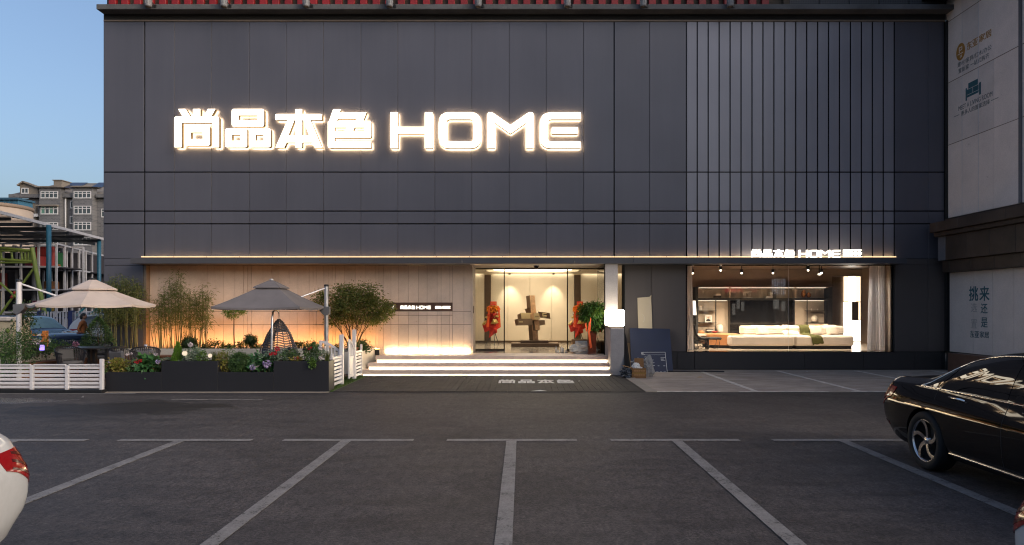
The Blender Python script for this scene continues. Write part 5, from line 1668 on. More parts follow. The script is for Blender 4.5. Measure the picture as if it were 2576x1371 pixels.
# lamps among the planters
def z4(x, y): return ((800 + x / 2.4925) / 1.59, (1050 + y / 2.4925) / 1.59)
def z3(x, y): return ((400 + x / 2.492) / 1.59, (1050 + y / 2.492) / 1.59)
def z1(x, y): return (x / 1.852 / 1.59, (900 + y / 1.852) / 1.59)
for (x, y, lab, rr_) in ((845, 905, 'small glowing globe lamp next to the little conifer', 25), (1097, 928, 'small glowing globe lamp at the right end of the tall planter', 20)):
    px, py = z3(x, y); Y = 14.965
    c = (PX(px, Y), Y, PZ(py, Y)); r_ = rr_ / 2.492 / 1.59 * Y / FPX
    t = thing('globe_lamp', lab, 'garden lamp', (c[0], c[1], .60), 'globe lamps in the tall planter')
    mm = MB(); mm.ball(c, r_, 18, 12); mm.build('globe', M['globe'], t)
    mm = MB(); mm.tube([(c[0], c[1], .60), (c[0], c[1], c[2] - r_ * .9)], .008, 6); mm.build('stake', M['black_metal'], t)
def lantern(px, py, Y, zb, label):
    c = (PX(px, Y), Y, PZ(py, Y))
    t = thing('garden_lantern', label, 'garden lantern', (c[0], c[1], zb))
    mm = MB(); mm.lathe([(.055, .0), (.06, .012), (.03, .045), (.008, .07)], (c[0], c[1], c[2]), 6, smooth=False); mm.build('roof', M['black_metal'], t)
    mm = MB(); mm.lathe([(.030, -.075), (.042, -.002)], (c[0], c[1], c[2]), 6, smooth=False); mm.build('glass_body', simple('lantern_pane', (.25, .21, .15), .25), t)
    mm = MB(); mm.tube([(c[0], c[1], zb), (c[0], c[1], c[2] - .075)], .011, 6); mm.lathe([(.034, -.09), (.034, -.076)], (c[0], c[1], c[2]), 6); mm.build('stake', M['black_metal'], t)
px, py = z4(1045, 872); lantern(px, py, 15.12, .645, 'small black garden lantern near the right end of the rose planter')
px, py = z4(890, 872); lantern(px, py, 15.18, .645, 'small black garden lantern half hidden in the rose bush')
t = thing('solar_light', 'small glowing violet garden light on the left planter', 'garden light', (PX(106, 16.9), 16.9, .6))
c = (PX(106, 16.9), 16.9, PZ(874, 16.9))
mm = MB(); mm.box(c[0] - .04, c[0] + .04, 16.87, 16.93, c[2] - .07, c[2] + .06); mm.build('lens', M['purple_led'], t)
mm = MB(); mm.tube([(c[0], 16.9, .6), (c[0], 16.9, c[2] - .07)], .01, 6); mm.build('stake', M['black_metal'], t)

# ================================================================== plants
def zt_left(u): return 2.45 + .25 * math.sin(u * 3.2)
bamboo('dense bamboo clump against the dark wall behind the cream parasol', -12.25, -11.15, 19.86, .60, zt_left, 40, 1)
def zt_mid(u): return 2.15 + .72 * math.exp(-((u - .38) / .13) ** 2) + .30 * math.exp(-((u - .85) / .22) ** 2)
bamboo('tall bamboo clump glowing amber against the stone wall', PX(392, 19.9), PX(524, 19.9), 19.9, .60, zt_mid, 46, 2)
Yp = 19.88
def at(px, py, Y): return (PX(px, Y), Y, PZ(py, Y))
c = at(477, 862, Yp)
shrub('dark dome-shaped clipped shrub beneath the tall bamboo', 'shrub', (c[0], Yp, .60), (c[0], Yp, .78), (.255, .22, .26), 3200, (.035, .02), FOL['dark'], 21, 'dome_shrub', 60, .13, .8, True, core=.75)
c = at(590, 787.5, Yp)
rng = np.random.default_rng(5)
t = shrub('small round-headed standard tree on a straight thin trunk', 'tree', (c[0], Yp, .60), c, (.27, .24, .155), 1500, (.045, .022), FOL['fresh'], 22, 'standard_tree', 26, .22, .5, False)
stems_tube([(c[0], Yp, .60)], [(c[0] - .01, Yp, c[2])], .021, .012, rng, M['bark'], 'trunk', t)
c = at(630.5, 855.5, Yp)
t = shrub('dark ball-clipped shrub left of the egg chair', 'shrub', (c[0], Yp, .60), c, (.185, .17, .175), 2200, (.03, .018), FOL['dark'], 23, 'ball_shrub', 50, .14, .85, False, core=.75)
stems_tube([(c[0] + .02, Yp, .60), (c[0] - .03, Yp, .6)], [c, c], .012, .02, rng, M['bark'], 'stem', t)
k = 0
for (x, y, w, h, lab) in ((75, 830, 40, 30, 'low dark leafy plant at the wall foot right of the dome shrub'), (140, 810, 55, 45, 'branching dark plant drooping over the planter edge'), (410, 830, 45, 40, 'low dark plant with seed heads beside the ball shrub'),
                          (300, 838, 30, 22, 'tiny dark plant beside the standard tree trunk'), (980, 825, 40, 32, 'low dark plant right of the egg chair'), (1130, 815, 62, 42, 'wider dark plant near the grey parasol pole'), (545, 832, 35, 30, 'thin low plant just right of the ball shrub'), (1385, 840, 32, 26, 'low plant behind the open gate leaf')):
    px, py = z4(x, y); c = at(px, py, 19.92); s = 19.92 / FPX / 2.4925 / 1.59
    shrub(lab, 'plant', (c[0], 19.92, .60), (c[0], 19.92, max(.68, c[2])), (w * s, .14, h * s), 260, (.06, .03), FOL['dark'], 40 + k, 'low_plant', 9, .3, .4); k += 1
for (x, lab, h, sp, sd_) in ((230, 'fine upright amber-lit grass between the bamboo and standard tree', .34, .22, 7), (1040, 'small wispy grass left of the grey parasol pole', .24, .14, 8), (590, 'small arching grass at the egg chair\'s left side', .22, .15, 9)):
    px, py = z4(x, 850); grass_tuft(lab, (PX(px, 19.9), 19.9, .60), h, sp, 46, FOL['grass'], sd_)

# multi-stem tree right of the grey parasol
tx, ty = PX(889, 19.6), 19.55
t = thing('multi_stem_tree', 'bushy multi-stemmed tree between the parasol and the lit slot sign', 'tree', (tx, ty, .60))
rng = np.random.default_rng(8)
tips = []; bs = []; ts = []
for i in range(13):
    a = (i / 12 - .5) * 2; b_ = (tx + a * .10, ty + rng.normal() * .05, .60)
    tip = (tx + a * .66 + rng.normal() * .05, ty + rng.normal() * .22, 1.62 + rng.uniform(-.12, .35) - abs(a) * .1)
    bs.append(b_); ts.append(tip); tips.append(tip)
mb = MB()
for b_, t_ in zip(bs, ts):
    b_ = Vector(b_); t_ = Vector(t_); n_ = 6; pts = []
    for k in range(n_ + 1):
        u = k / n_; p = b_.lerp(t_, u); p.x = b_.x + (t_.x - b_.x) * u ** 1.5; p += Vector((rng.normal() * .012, rng.normal() * .012, 0)); pts.append(p)
    mb.tube(pts, [.017 * (1 - .6 * k / n_) for k in range(n_ + 1)], 6, False)
    for s in range(3):
        q0 = pts[3 + s]; mb.tube([q0, q0 + Vector((rng.normal() * .22, rng.normal() * .15, .28 + .1 * s))], [.007, .003], 4, False)
mb.build('trunk', M['bark'], t)
P_, D_ = [], []
for (cx, cz, rx, rz_, n_) in ((0, 1.93, .62, .44, 3800), (-.55, 1.95, .36, .34, 1500), (.50, 1.86, .50, .40, 2300), (.10, 2.28, .62, .24, 1300), (.75, 1.62, .32, .20, 700), (-.30, 1.55, .42, .20, 800), (-.98, 2.05, .20, .22, 420), (1.0, 1.80, .22, .18, 380), (.3, 1.55, .4, .16, 500)):
    p, d = crown(rng, (cx, 0, cz - .60), (rx, rx * .75, rz_), n_, 15, .26, .45, -.05)
    P_.append(p); D_.append(d)
put('foliage', leaf_mesh('foliage', np.concatenate(P_), np.concatenate(D_), .074, .030, FOL['maple'], rng), t)
px, py = z4(1580, 840)
shrub('leafy green ground plant at the foot of the multi-stemmed tree', 'shrub', (PX(px, 18.9), 18.9, .60), (PX(px, 18.9), 18.9, .74), (.30, .22, .15), 900, (.06, .03), FOL['box'], 60, 'ground_shrub', 22)
px, py = z4(1690, 850)
grass_tuft('dark arching grass hanging over the planter corner by the steps', (-4.5, 19.2, .60), .40, .42, 120, FOL['grass'], 61, .014)
t = thing('clay_pot', 'small terracotta pot in the planter behind the gate post', 'pot', (-4.55, 18.6, .60))
mm = MB(); mm.lathe([(.07, 0), (.09, .13), (.10, .13), (.10, .16), (.085, .16), (.08, .12)], (-4.55, 18.6, .60), 18); mm.build('body', simple('terracotta', (.32, .12, .06), .8), t)
mm = MB(); mm.lathe([(.08, .12), (.001, .13)], (-4.55, 18.6, .6), 18); mm.build('soil', M['soil'], t)

# front planter planting
Yf = 15.12
def fp(zf, x, y, Y=None): px, py = zf(x, y); return at(px, py, Y or Yf)
YB_ = 14.98
S3 = Yf / FPX / 2.492 / 1.59
def planted(lab, zf, x, y, w, h, n, leaf, mat, seed, zb, name='flowering_plant', cat='plant', depth=.16, **kw):
    c = fp(zf, x, y)
    return shrub(lab, cat, (c[0], Yf, zb), c, (w * S3, depth, h * S3), n, leaf, mat, seed, name, **kw), c
ZL, ZH = .405, .644
t, c = planted('yellow and rust coloured bedding plant in the first low planter', z3, 180, 1040, 125, 62, 900, (.055, .034), FOL['yellow'], 70, ZL)
planted('loose green filler plant at the left end of the first low planter', z3, 90, 1060, 50, 42, 260, (.05, .03), FOL['fresh'], 170, ZL)
t, c = planted('broad-leaved deep green plant in the first low planter', z3, 485, 1015, 90, 78, 190, (.15, .11), FOL['broad'], 71, ZL)
t, c = planted('red-flowering bedding plant left of the broad-leaved plant', z3, 370, 1045, 62, 45, 320, (.05, .03), FOL['box'], 72, ZL)
rng = np.random.default_rng(9)
for dx, dy in ((350, 985), (372, 992), (395, 982), (410, 975), (362, 978)):
    flower(t, fp(z3, dx, dy, Y=YB_), .033, M['petal_red'], rng, 34)
t, c = planted('small dark plant with a lilac-white bloom at the first planter\'s right end', z3, 580, 1050, 30, 45, 220, (.05, .03), FOL['box'], 73, ZL)
flower(t, fp(z3, 578, 985, Y=YB_), .05, M['petal_lilac'], rng, 60)
flower(t, fp(z3, 580, 1000, Y=YB_), .03, M['petal_white'], rng, 30)
for (pts_, xb, lab, mt) in ((((268, 918), (287, 908), (312, 906)), 300, 'thin stem with three white blooms rising before the rope chairs', 'petal_white'), (((540, 912), (570, 914), (555, 920)), 545, 'thin stem with white blooms right of the rope chairs', 'petal_white')):
    b_ = fp(z3, xb, 1085); b_ = (b_[0], b_[1], ZL)
    t = thing('white_flower', lab, 'flower', b_)
    mb = MB()
    for p in pts_:
        e = fp(z3, *p); mb.tube([b_, ((b_[0] + e[0]) / 2 + .01, b_[1], (b_[2] + e[2]) / 2), e], .005, 5)
    mb.build('stem', M['bark'], t)
    for p in pts_: flower(t, fp(z3, *p, Y=YB_), .026, M[mt], rng, 30)
t, c = planted('blue-violet flowering plant at the fence end of the first planter', z3, 95, 1010, 16, 28, 90, (.04, .02), FOL['box'], 74, ZL)
flower(t, fp(z3, 92, 992, Y=YB_), .03, M['petal_lilac'], rng, 30)
# second planter (tall)
cb = fp(z3, 778, 985); ct = fp(z3, 782, 805)
rng2 = np.random.default_rng(75)
t = thing('cone_conifer', 'small bright green cone-shaped conifer in the tall planter', 'conifer', (cb[0], Yf, ZH))
n_ = 2600; u = rng2.uniform(0, 1, n_) ** 1.3; a = rng2.uniform(0, 2 * math.pi, n_); H_ = ct[2] - ZH; rr_ = .125 * (1 - u) ** .8 * rng2.uniform(.55, 1.08, n_)
P_ = np.column_stack([rr_ * np.cos(a), rr_ * np.sin(a), u * H_]); D_ = np.column_stack([np.cos(a) * .5, np.sin(a) * .5, np.full(n_, 1.1)])
put('foliage', leaf_mesh('foliage', P_, D_, .06, .014, FOL['conifer'], rng2), t)
stems_tube([(cb[0], Yf, ZH)], [(cb[0], Yf, ct[2] - .05)], .012, 0, rng2, M['bark'], 'trunk', t)
t, c = planted('silvery-green rose bush with one pale pink bloom in the tall planter', z3, 925, 915, 75, 68, 620, (.055, .034), FOL['silver'], 76, ZH)
flower(t, fp(z3, 903, 817, Y=YB_), .052, M['petal_white'], rng, 70)
t, c = planted('light green leafy plant right of the pale rose bush', z3, 1020, 945, 45, 45, 300, (.06, .03), FOL['fresh'], 77, ZH)
planted('low white-speckled plant at the left end of the tall planter', z3, 670, 968, 50, 18, 260, (.03, .02), FOL['silver'], 78, ZH, 'low_plant')
b_ = fp(z3, 1140, 985); grass_tuft('upright green grass at the right end of the first tall planter', (b_[0], Yf, ZH), .26, .18, 60, FOL['grass'], 79)
# third planter (low)
t, c = planted('feathery yellow-green plant at the left of the third planter', z4, 235, 990, 62, 85, 760, (.055, .022), FOL['yellow'], 80, ZL)
t, c = planted('tall thin yellowish flower spikes behind the feathery plant', z4, 285, 895, 40, 65, 200, (.05, .016), FOL['fresh'], 81, ZL)
t, c = planted('large round dense green ball shrub in the third planter', z4, 410, 1003, 108, 98, 6200, (.034, .018), FOL['box'], 82, ZL, 'ball_shrub', 'shrub', .19, clumps=70, spread=.14, shell=.85, core=.78)
t, c = planted('big-leaved hydrangea with two lilac-white flower heads in the third planter', z4, 615, 1000, 115, 70, 330, (.12, .08), FOL['broad'], 83, ZL)
flower(t, fp(z4, 668, 1010, Y=YB_), .085, M['petal_lilac'], rng, 240)
flower(t, fp(z4, 524, 1042, Y=YB_), .06, M['petal_lilac'], rng, 160)
t, c = planted('pale-green leafy stems behind the hydrangea', z4, 640, 940, 60, 30, 110, (.09, .04), FOL['silver'], 84, ZL)
# fourth planter (tall)
t, c = planted('rose bush with four crimson blooms before the egg chair', z4, 800, 920, 95, 55, 620, (.045, .028), FOL['silver'], 85, ZH)
for (x, y, r_) in ((770, 862, .055), (750, 904, .04), (704, 912, .035), (722, 905, .03)): flower(t, fp(z4, x, y, Y=YB_), r_, M['petal_red'], rng, 60)
planted('dark green filler plant in the middle of the rose planter', z4, 905, 925, 60, 48, 460, (.045, .028), FOL['box'], 86, ZH)
t, c = planted('low rust-red foliage plant between the two lanterns', z4, 965, 960, 45, 18, 220, (.05, .03), FOL['yellow'], 87, ZH, 'low_plant')
flower(t, fp(z4, 975, 950, Y=YB_), .03, M['petal_red'], rng, 30); flower(t, fp(z4, 950, 955, Y=YB_), .028, M['petal_pink'], rng, 30)
t, c = planted('bushy rose with pink-red buds beside the gate', z4, 1125, 900, 70, 78, 820, (.05, .03), FOL['box'], 88, ZH)
for (x, y) in ((1095, 850), (1108, 846), (1085, 862)): flower(t, fp(z4, x, y, Y=YB_), .026, M['petal_red'], rng, 30)
t, c = planted('silvery plant with white blooms at the corner of the rose planter', z4, 1180, 925, 45, 55, 420, (.05, .03), FOL['silver'], 89, ZH)
for (x, y) in ((1210, 955), (1195, 945), (1192, 850), (1205, 860)): flower(t, fp(z4, x, y, Y=YB_), .035, M['petal_white'], rng, 36)
t, c = planted('trailing vine hanging over the front of the rose planter', z4, 1150, 990, 32, 38, 150, (.05, .034), FOL['fresh'], 90, ZH - .2, 'trailing_vine', 'plant', .05, stem=False)
t.location.y = 14.87
b_ = fp(z4, 1265, 975); grass_tuft('spiky green grass at the right end of the rose planter', (b_[0], Yf, ZH), .25, .16, 50, FOL['grass'], 91, .014)

# left-hand planting
c = at(30, 872, 16.0); shrub('big mixed green bush at the far left behind the slat fence', 'bush', (c[0], 16.0, .06), (c[0], 16.0, .80), (.55, .40, .50), 3600, (.05, .03), FOL['box'], 100, 'bush', 34, .25, .6)
c = at(241, 845, 18.8)
rng2 = np.random.default_rng(101)
t = thing('cone_shrub', 'bright green cone-shaped shrub left of the dark wall', 'shrub', (c[0], 18.9, .60))
n_ = 4200; u = rng2.uniform(0, 1, n_) ** 1.2; a = rng2.uniform(0, 2 * math.pi, n_); rr_ = .44 * (1 - u ** 1.6) ** .8 * rng2.uniform(.55, 1.06, n_)
P_ = np.column_stack([rr_ * np.cos(a), rr_ * np.sin(a), .05 + u * .92]); D_ = np.column_stack([np.cos(a), np.sin(a), np.full(n_, .5)]) + rng2.normal(size=(n_, 3)) * .3
put('foliage', leaf_mesh('foliage', P_, D_, .05, .02, FOL['box'], rng2), t)
stems_tube([(c[0], 18.9, .60)], [(c[0], 18.9, 1.3)], .02, 0, rng2, M['bark'], 'trunk', t)
for i, (px, py, w, h, mt, lab, y_) in enumerate(((85, 872, .30, .24, 'dark', 'dark leafy shrub behind the cream parasol pole', 16.9), (118, 868, .34, .24, 'box', 'green shrub with the violet light in front of the dark blue car', 17.3), (150, 858, .34, .30, 'fresh', 'lighter green shrub in front of the car grille', 17.9),
                                         (180, 870, .30, .20, 'dark', 'low dark shrub below the car number plate', 18.4), (205, 868, .32, .22, 'dark', 'dark shrub left of the cone-shaped shrub', 18.7), (270, 868, .30, .22, 'box', 'low green plant at the corner of the dark wall', 19.2))):
    c = at(px, py, y_); shrub(lab, 'shrub', (c[0] - .25, y_, .60), (c[0] - .25, y_, max(.68, c[2] - .11)), (w, .3, h * .62), 700, (.05, .028), FOL[mt], 110 + i, 'shrub', 20)
for (px, py, y_, lab, mt) in ((70, 866, 16.9, 'pink-white bloom beside the parasol pole', 'petal_pink'), (191, 866, 18.3, 'single pale pink bloom in front of the car', 'petal_pink'), (91, 858, 16.9, 'grey-white bloom above the violet light', 'petal_white')):
    c = at(px, py, y_); t = thing('garden_flower', lab, 'flower', (c[0], y_, .60)); flower(t, c, .085, M[mt], rng, 80); mb = MB(); mb.tube([(c[0], y_, .6), c], .007, 5); mb.build('stem', M['bark'], t)
c = at(66, 795, 18.5); shrub('loose dark sapling behind the cream parasol pole', 'tree', (c[0], 18.5, .55), c, (.32, .25, .34), 420, (.07, .045), FOL['dark'], 120, 'sapling', 16, .3, .3)
# ================================================================== showroom interior
def sa(x, y): return ((2730 + x / 3.706) / 1.59, (1050 + y / 3.706) / 1.59)
def sb(x, y): return ((3100 + x / 3.706) / 1.59, (1050 + y / 3.706) / 1.59)
def pt3(f, x, y, Y): px, py = f(x, y); return (PX(px, Y), Y, PZ(py, Y))
FLZ = .535
YB = 24.9
room = thing('showroom_room', None, None, (8, 22.5, FLZ)); room['kind'] = 'structure'
M['room_wall'] = simple('taupe_wall', (.27, .205, .155), .6, 0, .4, .05, 1)
M['room_floor'] = mk_stone('showroom_floor', (.50, .43, .36), .25, .12)
M['room_ceil'] = simple('brown_ceiling', (.15, .105, .08), .35, 0, .5, .06)
M['niche'] = mk_fabric('fluted_panel', (.46, .38, .30), .7)
M['blackgloss'] = simple('black_gloss', (.008, .008, .009), .08)
M['linen'] = mk_fabric('pale_linen', (.62, .54, .47))
M['linen2'] = mk_fabric('cushion_linen', (.60, .53, .46))
M['olive'] = mk_fabric('olive_velvet', (.075, .075, .022), .8)
M['tan'] = simple('tan_leather', (.45, .20, .08), .45, 0, .5, .1, 2)
def mk_sheer():
    t = NT('sheer_curtain')
    d = t.new('ShaderNodeBsdfDiffuse'); d.inputs['Color'].default_value = (.86, .85, .88, 1)
    l = t.new('ShaderNodeBsdfTranslucent'); l.inputs['Color'].default_value = (.86, .84, .85, 1)
    mx = t.new('ShaderNodeMixShader'); mx.inputs['Fac'].default_value = .55
    t.link(d.outputs['BSDF'], mx.inputs[1]); t.link(l.outputs['BSDF'], mx.inputs[2]); t.link(mx.outputs['Shader'], t.out.inputs['Surface']); return t.mat
M['sheer'] = mk_sheer()
m = MB(); m.box(WX0 - .5, 15.0, YF + .46, 27.5, FLZ - .08, FLZ); m.build('floor', M['room_floor'], room)
m = MB(); m.box(WX0 - .5, 15.0, YF + .46, 27.5, 3.25, 3.33); m.build('ceiling', M['room_ceil'], room)
m = MB(); m.box(WX0 - .5, WX1 + .1, YF + .46, YF + .62, 3.14, 3.249); m.build('curtain_pelmet', M['room_wall'], room)
m = MB(); m.box(WX0 - .5, WX0 - .4, YF + .46, 27.4, FLZ, 3.25); m.box(14.9, 15.0, YF + .46, 27.4, FLZ, 3.25); m.box(WX0 - .4, 14.9, 27.4, 27.5, FLZ, 3.25); m.build('side_wall', M['room_wall'], room)
xo0, xo1 = PX(sb(845, 0)[0], YB), PX(sb(1290, 0)[0], YB)
m = MB(); m.box(WX0 - .4, xo0, YB, YB + .12, 2.60, 3.25); m.box(PX(sb(782, 0)[0], YB), xo0, YB, YB + .12, FLZ, 2.599); m.box(xo0 + .001, xo1, YB, YB + .12, 2.98, 3.25); m.build('back_wall', M['room_wall'], room)
m = MB(); m.box(xo1, xo1 + .25, 22.3, YB + .12, FLZ, 3.249); m.build('partition', M['room_wall'], room)

# window glass, two panes
gw = thing('showroom_window', 'large two-pane showroom window under the canopy sign', 'window', (8, YF + .1, .53))
xm = PX(1983, YF + .1)
for a, b in ((WX0, xm - .004), (xm + .004, WX1)):
    mm = MB(); mm.box(a, b, YF + .095, YF + .107, .541, 3.128); mm.build('pane', M['glass'], gw)
mm = MB(); mm.box(xm - .0035, xm + .0035, YF + .09, YF + .112, .541, 3.128); mm.build('seal', M['alu'], gw)
for a in (WX0, WX1):
    mm = MB(); mm.box(a - .02, a + .02, YF + .06, YF + .14, .541, 3.128); mm.build('jamb', M['trim'], gw)
mm = MB(); mm.box(WX0, WX1, YF + .07, YF + .13, 3.085, 3.128); mm.build('head_frame', M['trim'], gw)
m = MB(); m.box(WX0 - .02, WX0 + .03, YF + .15, YF + .46, .54, 3.13); m.box(WX1 - .03, WX1 + .02, YF + .15, YF + .46, .54, 3.13); m.build('window_reveal', M['room_wall'], shop)

# curtains
def curtain(label, x0, x1, x0b, x1b, y, n, rod=False):
    t = thing('curtain', label, 'curtain', ((x0 + x1) / 2, y, FLZ))
    mb = MB(); N = n * 10
    def fn(u, v):
        a = x0b + (x1b - x0b) * u; b_ = x0 + (x1 - x0) * u
        w = .035 + .02 * math.sin(u * 9)
        return Vector((b_ + (a - b_) * (1 - v) ** 1.3, y + w * math.sin(u * n * 2 * math.pi + .6 * math.sin(u * 17)) * (1.15 - .25 * v), FLZ + .01 + v * (3.14 - FLZ)))
    mb.grid(fn, N, 8); mb.build('cloth', M['sheer'], t)
    mb = MB(); mb.box(min(x0, x0b) - .02, max(x1, x1b) + .02, y - .02, y + .02, 3.142, 3.165); mb.build('rail', M['alu'], t)
    return t
yc = YF + .58
curtain('white sheer curtain gathered at the right end of the showroom window', PX(sb(1400, 0)[0], yc), PX(sb(1640, 0)[0], yc), PX(sb(1365, 0)[0], yc), PX(sb(1690, 0)[0], yc), yc, 9)
curtain('narrow white sheer curtain at the left end of the showroom window', PX(sa(50, 0)[0], yc), PX(sa(137, 0)[0], yc), PX(sa(50, 0)[0], yc), PX(sa(168, 0)[0], yc), yc, 4)

# wall cabinet
cab = thing('wall_cabinet', 'black framed wall cabinet with niches around a dark screen panel', 'cabinet', (8.6, YB, FLZ))
def X_(f, x): return PX(f(x, 0)[0], YB)
def Z_(y): return PZ(sa(0, y)[1], YB)
xl, xr = X_(sa, 156), X_(sb, 780)
xl1, xr0 = X_(sa, 192), X_(sb, 722)
zt, zs1, zs0 = 2.59, Z_(530), Z_(562)
mm = MB(); mm.box(xl, xl1, YB - .38, YB, FLZ, zt); mm.build('frame_post', M['black'], cab)
mm = MB(); mm.box(xr0, xr, YB - .38, YB, FLZ, zt); mm.build('frame_post', M['black'], cab)
mm = MB(); mm.box(xl1, xr0, YB - .38, YB, zs0, zs1); mm.build('long_shelf', M['black'], cab)
mm = MB(); mm.box(xl1, xr0, YB - .38, YB, zt - .03, zt); mm.build('top_board', M['room_wall'], cab)
mb = MB(); x = xl1
while x < xr0 - .02:
    mb.box(x, x + .034, YB - .05, YB - .02, zs1, zt - .031); x += .045
mb.box(xl1, xr0, YB - .02, YB + .1, FLZ, zt - .031)
b = mb.build('fluted_back', M['niche'], cab); b['kind'] = 'stuff'
for f, x in ((sa, 660), (sb, 248)):
    mm = MB(); mm.box(X_(f, x) - .02, X_(f, x) + .02, YB - .37, YB - .05, zs1 + .001, zt - .031); mm.build('divider', M['niche'], cab)
xs0, xs1 = X_(sa, 668), X_(sb, 243)
mm = MB(); mm.box(xs0, xs1, YB - .30, YB - .025, FLZ + .25, zs0 - .002); mm.build('screen_panel', M['blackgloss'], cab)
for f, a, bq, ys in ((sa, 205, 465, (712, 887)), (sb, 430, 700, (712, 890))):
    for y in ys:
        mm = MB(); mm.box(X_(f, a), X_(f, bq), YB - .34, YB - .025, Z_(y) - .012, Z_(y)); mm.build('glass_shelf', M['black'], cab)
for f, x in ((sa, 455), (sb, 420), (sb, 690)):
    mm = MB(); mm.box(X_(f, x) - .012, X_(f, x) + .012, YB - .34, YB - .31, FLZ, zs0); mm.build('shelf_post', M['black_metal'], cab)
mm = MB(); mm.box(xl1, X_(sa, 730), YB - .55, YB - .025, Z_(1042) - .16, Z_(1042)); mm.build('low_shelf', M['room_wall'], cab)
mm = MB(); mm.box(X_(sb, 430), xr0, YB - .34, YB - .025, FLZ, Z_(895) - .02); mm.build('low_cupboard', M['niche'], cab)
led = thing('shelf_light', 'warm light strip inside the cabinet under the long shelf', 'light strip', (8.6, YB - .1, zs0))
for a, bq in ((xl1 + .05, xs0 - .05), (xs1 + .05, xr0 - .05)):
    mm = MB(); mm.box(a, bq, YB - .10, YB - .07, zs0 - .014, zs0 - .003); mm.build('diffuser', M['lamp_shade'], led)
led = thing('shelf_light', 'warm light strip along the top of the fluted niche', 'light strip', (8.6, YB - .2, zt - .04))
mm = MB(); mm.box(xl1 + .05, xr0 - .05, YB - .30, YB - .28, zt - .044, zt - .033); mm.build('diffuser', M['lamp_shade'], led)

# things on the shelves
def lathe_thing(name, label, cat, x, y, z, prof, mat, part='body', sy=1.0, group=None, n=20):
    t = thing(name, label, cat, (x, y, z), group)
    mm = MB(); mm.lathe([(r_, z + h) for r_, h in prof], (x, y, 0), n, sy=sy); mm.build(part, mat, t)
    return t
M['cer_white'] = simple('white_ceramic', (.62, .55, .47), .35, 0, .5, .08, 8)
M['cer_dark'] = simple('dark_glass', (.02, .02, .022), .15)
M['amber'] = simple('amber_glaze', (.32, .12, .02), .18, 0, .6, .6, 12)
M['book'] = simple('book_paper', (.55, .50, .45), .7); M['book_dark'] = simple('book_cover_dark', (.05, .045, .045), .6)
ys_ = YB - .2
SS = YB / FPX / 3.706 / 1.59
def vase(f, x, ybot, w, h, mat, label, prof=None, y=ys_):
    c = pt3(f, x, ybot, y); s = y / FPX / 3.706 / 1.59
    W_, H_ = w * s / 2, h * s
    prof = prof or [(.75, 0), (1, .15), (1, .72), (.8, .88), (.55, .93), (.6, 1.0), (.5, 1.0)]
    z0 = c[2]
    return lathe_thing('vase', label, 'vase', c[0], y, z0, [(.001, 0)] + [(r_ * W_, h_ * H_) for r_, h_ in prof], mat)
zl = lambda y: PZ(sa(0, y)[1], ys_)
vase(sa, 263, 712, 48, 72, M['cer_white'], 'small pale ceramic jar on the upper left shelf')
vase(sa, 225, 712, 28, 70, M['cer_dark'], 'small dark jar beside the pale jar on the upper left shelf')
vase(sa, 222, 886, 26, 104, M['cer_dark'], 'dark slim bottle on the lower left shelf', [(1, 0), (1, .6), (.35, .75), (.35, 1), (.3, 1)])
vase(sa, 553, 1036, 92, 118, M['cer_white'], 'large white faceted jar on the low shelf left of the screen')
vase(sb, 424, 520, 72, 116, M['amber'], 'taller egg-shaped amber vase in the upper right niche', [(.5, 0), (.95, .25), (1, .5), (.75, .8), (.3, 1), (.001, 1.0)])
vase(sb, 498, 520, 66, 82, M['amber'], 'shorter egg-shaped amber vase in the upper right niche', [(.5, 0), (.95, .25), (1, .5), (.75, .8), (.3, 1), (.001, 1.0)])
for x, h, lab in ((462, 26, 'small glass bottle, leftmost on the upper right shelf'), (538, 30, 'small glass bottle in the middle of the upper right shelf'), (628, 26, 'small glass bottle, rightmost on the upper right shelf')):
    vase(sb, x, 711, 18, h, M['cer_white'], lab, [(1, 0), (1, .5), (.4, .7), (.4, 1)])
c = pt3(sb, 587, 838, YB - .25)
t = thing('ornamental_plate', 'round white plate standing on the right shelf', 'plate', (c[0], c[1], c[2] - .2))
mm = MB(); mm.lathe([(.001, .02), (50 * SS, 0), (52 * SS, .012), (.001, .03)], c, 28, rot=Matrix.Rotation(R(82), 3, 'X')); mm.build('body', M['cer_white'], t)
t = thing('picture_frame', 'white picture frame with a portrait photo on the left shelf', 'picture frame', pt3(sa, 382, 886, ys_))
a, b = pt3(sa, 333, 886, ys_), pt3(sa, 430, 782, ys_)
mm = MB()
for (x0, x1, z0, z1) in ((a[0], b[0], a[2], a[2] + .03), (a[0], b[0], b[2] - .03, b[2]), (a[0], a[0] + .03, a[2] + .03, b[2] - .03), (b[0] - .03, b[0], a[2] + .03, b[2] - .03)): mm.box(x0, x1, ys_ - .01, ys_ + .015, z0, z1)
mm.build('frame', M['white'], t)
mm = MB(); mm.box(a[0] + .03, b[0] - .03, ys_, ys_ + .012, a[2] + .03, b[2] - .03); mm.build('photo', simple('photo_paper', (.50, .47, .44), .5), t)
cx_ = (a[0] + b[0]) / 2; zc_ = (a[2] + b[2]) / 2
mm = MB(); mm.prism([(cx_ - .085, a[2] + .031), (cx_ + .085, a[2] + .031), (cx_ + .07, zc_ - .04), (cx_ + .02, zc_), (cx_ - .02, zc_), (cx_ - .07, zc_ - .04)], 'xz', ys_ - .003, ys_ - .001); mm.build('portrait_jacket', M['black'], t)
mm = MB(); mm.lathe([(.001, .003), (.036, .0)], (cx_, ys_ - .003, zc_ + .045), 14, rot=Matrix.Rotation(R(90), 3, 'X'), smooth=False); mm.build('portrait_head', simple('print_skin', (.40, .26, .18), .6), t)
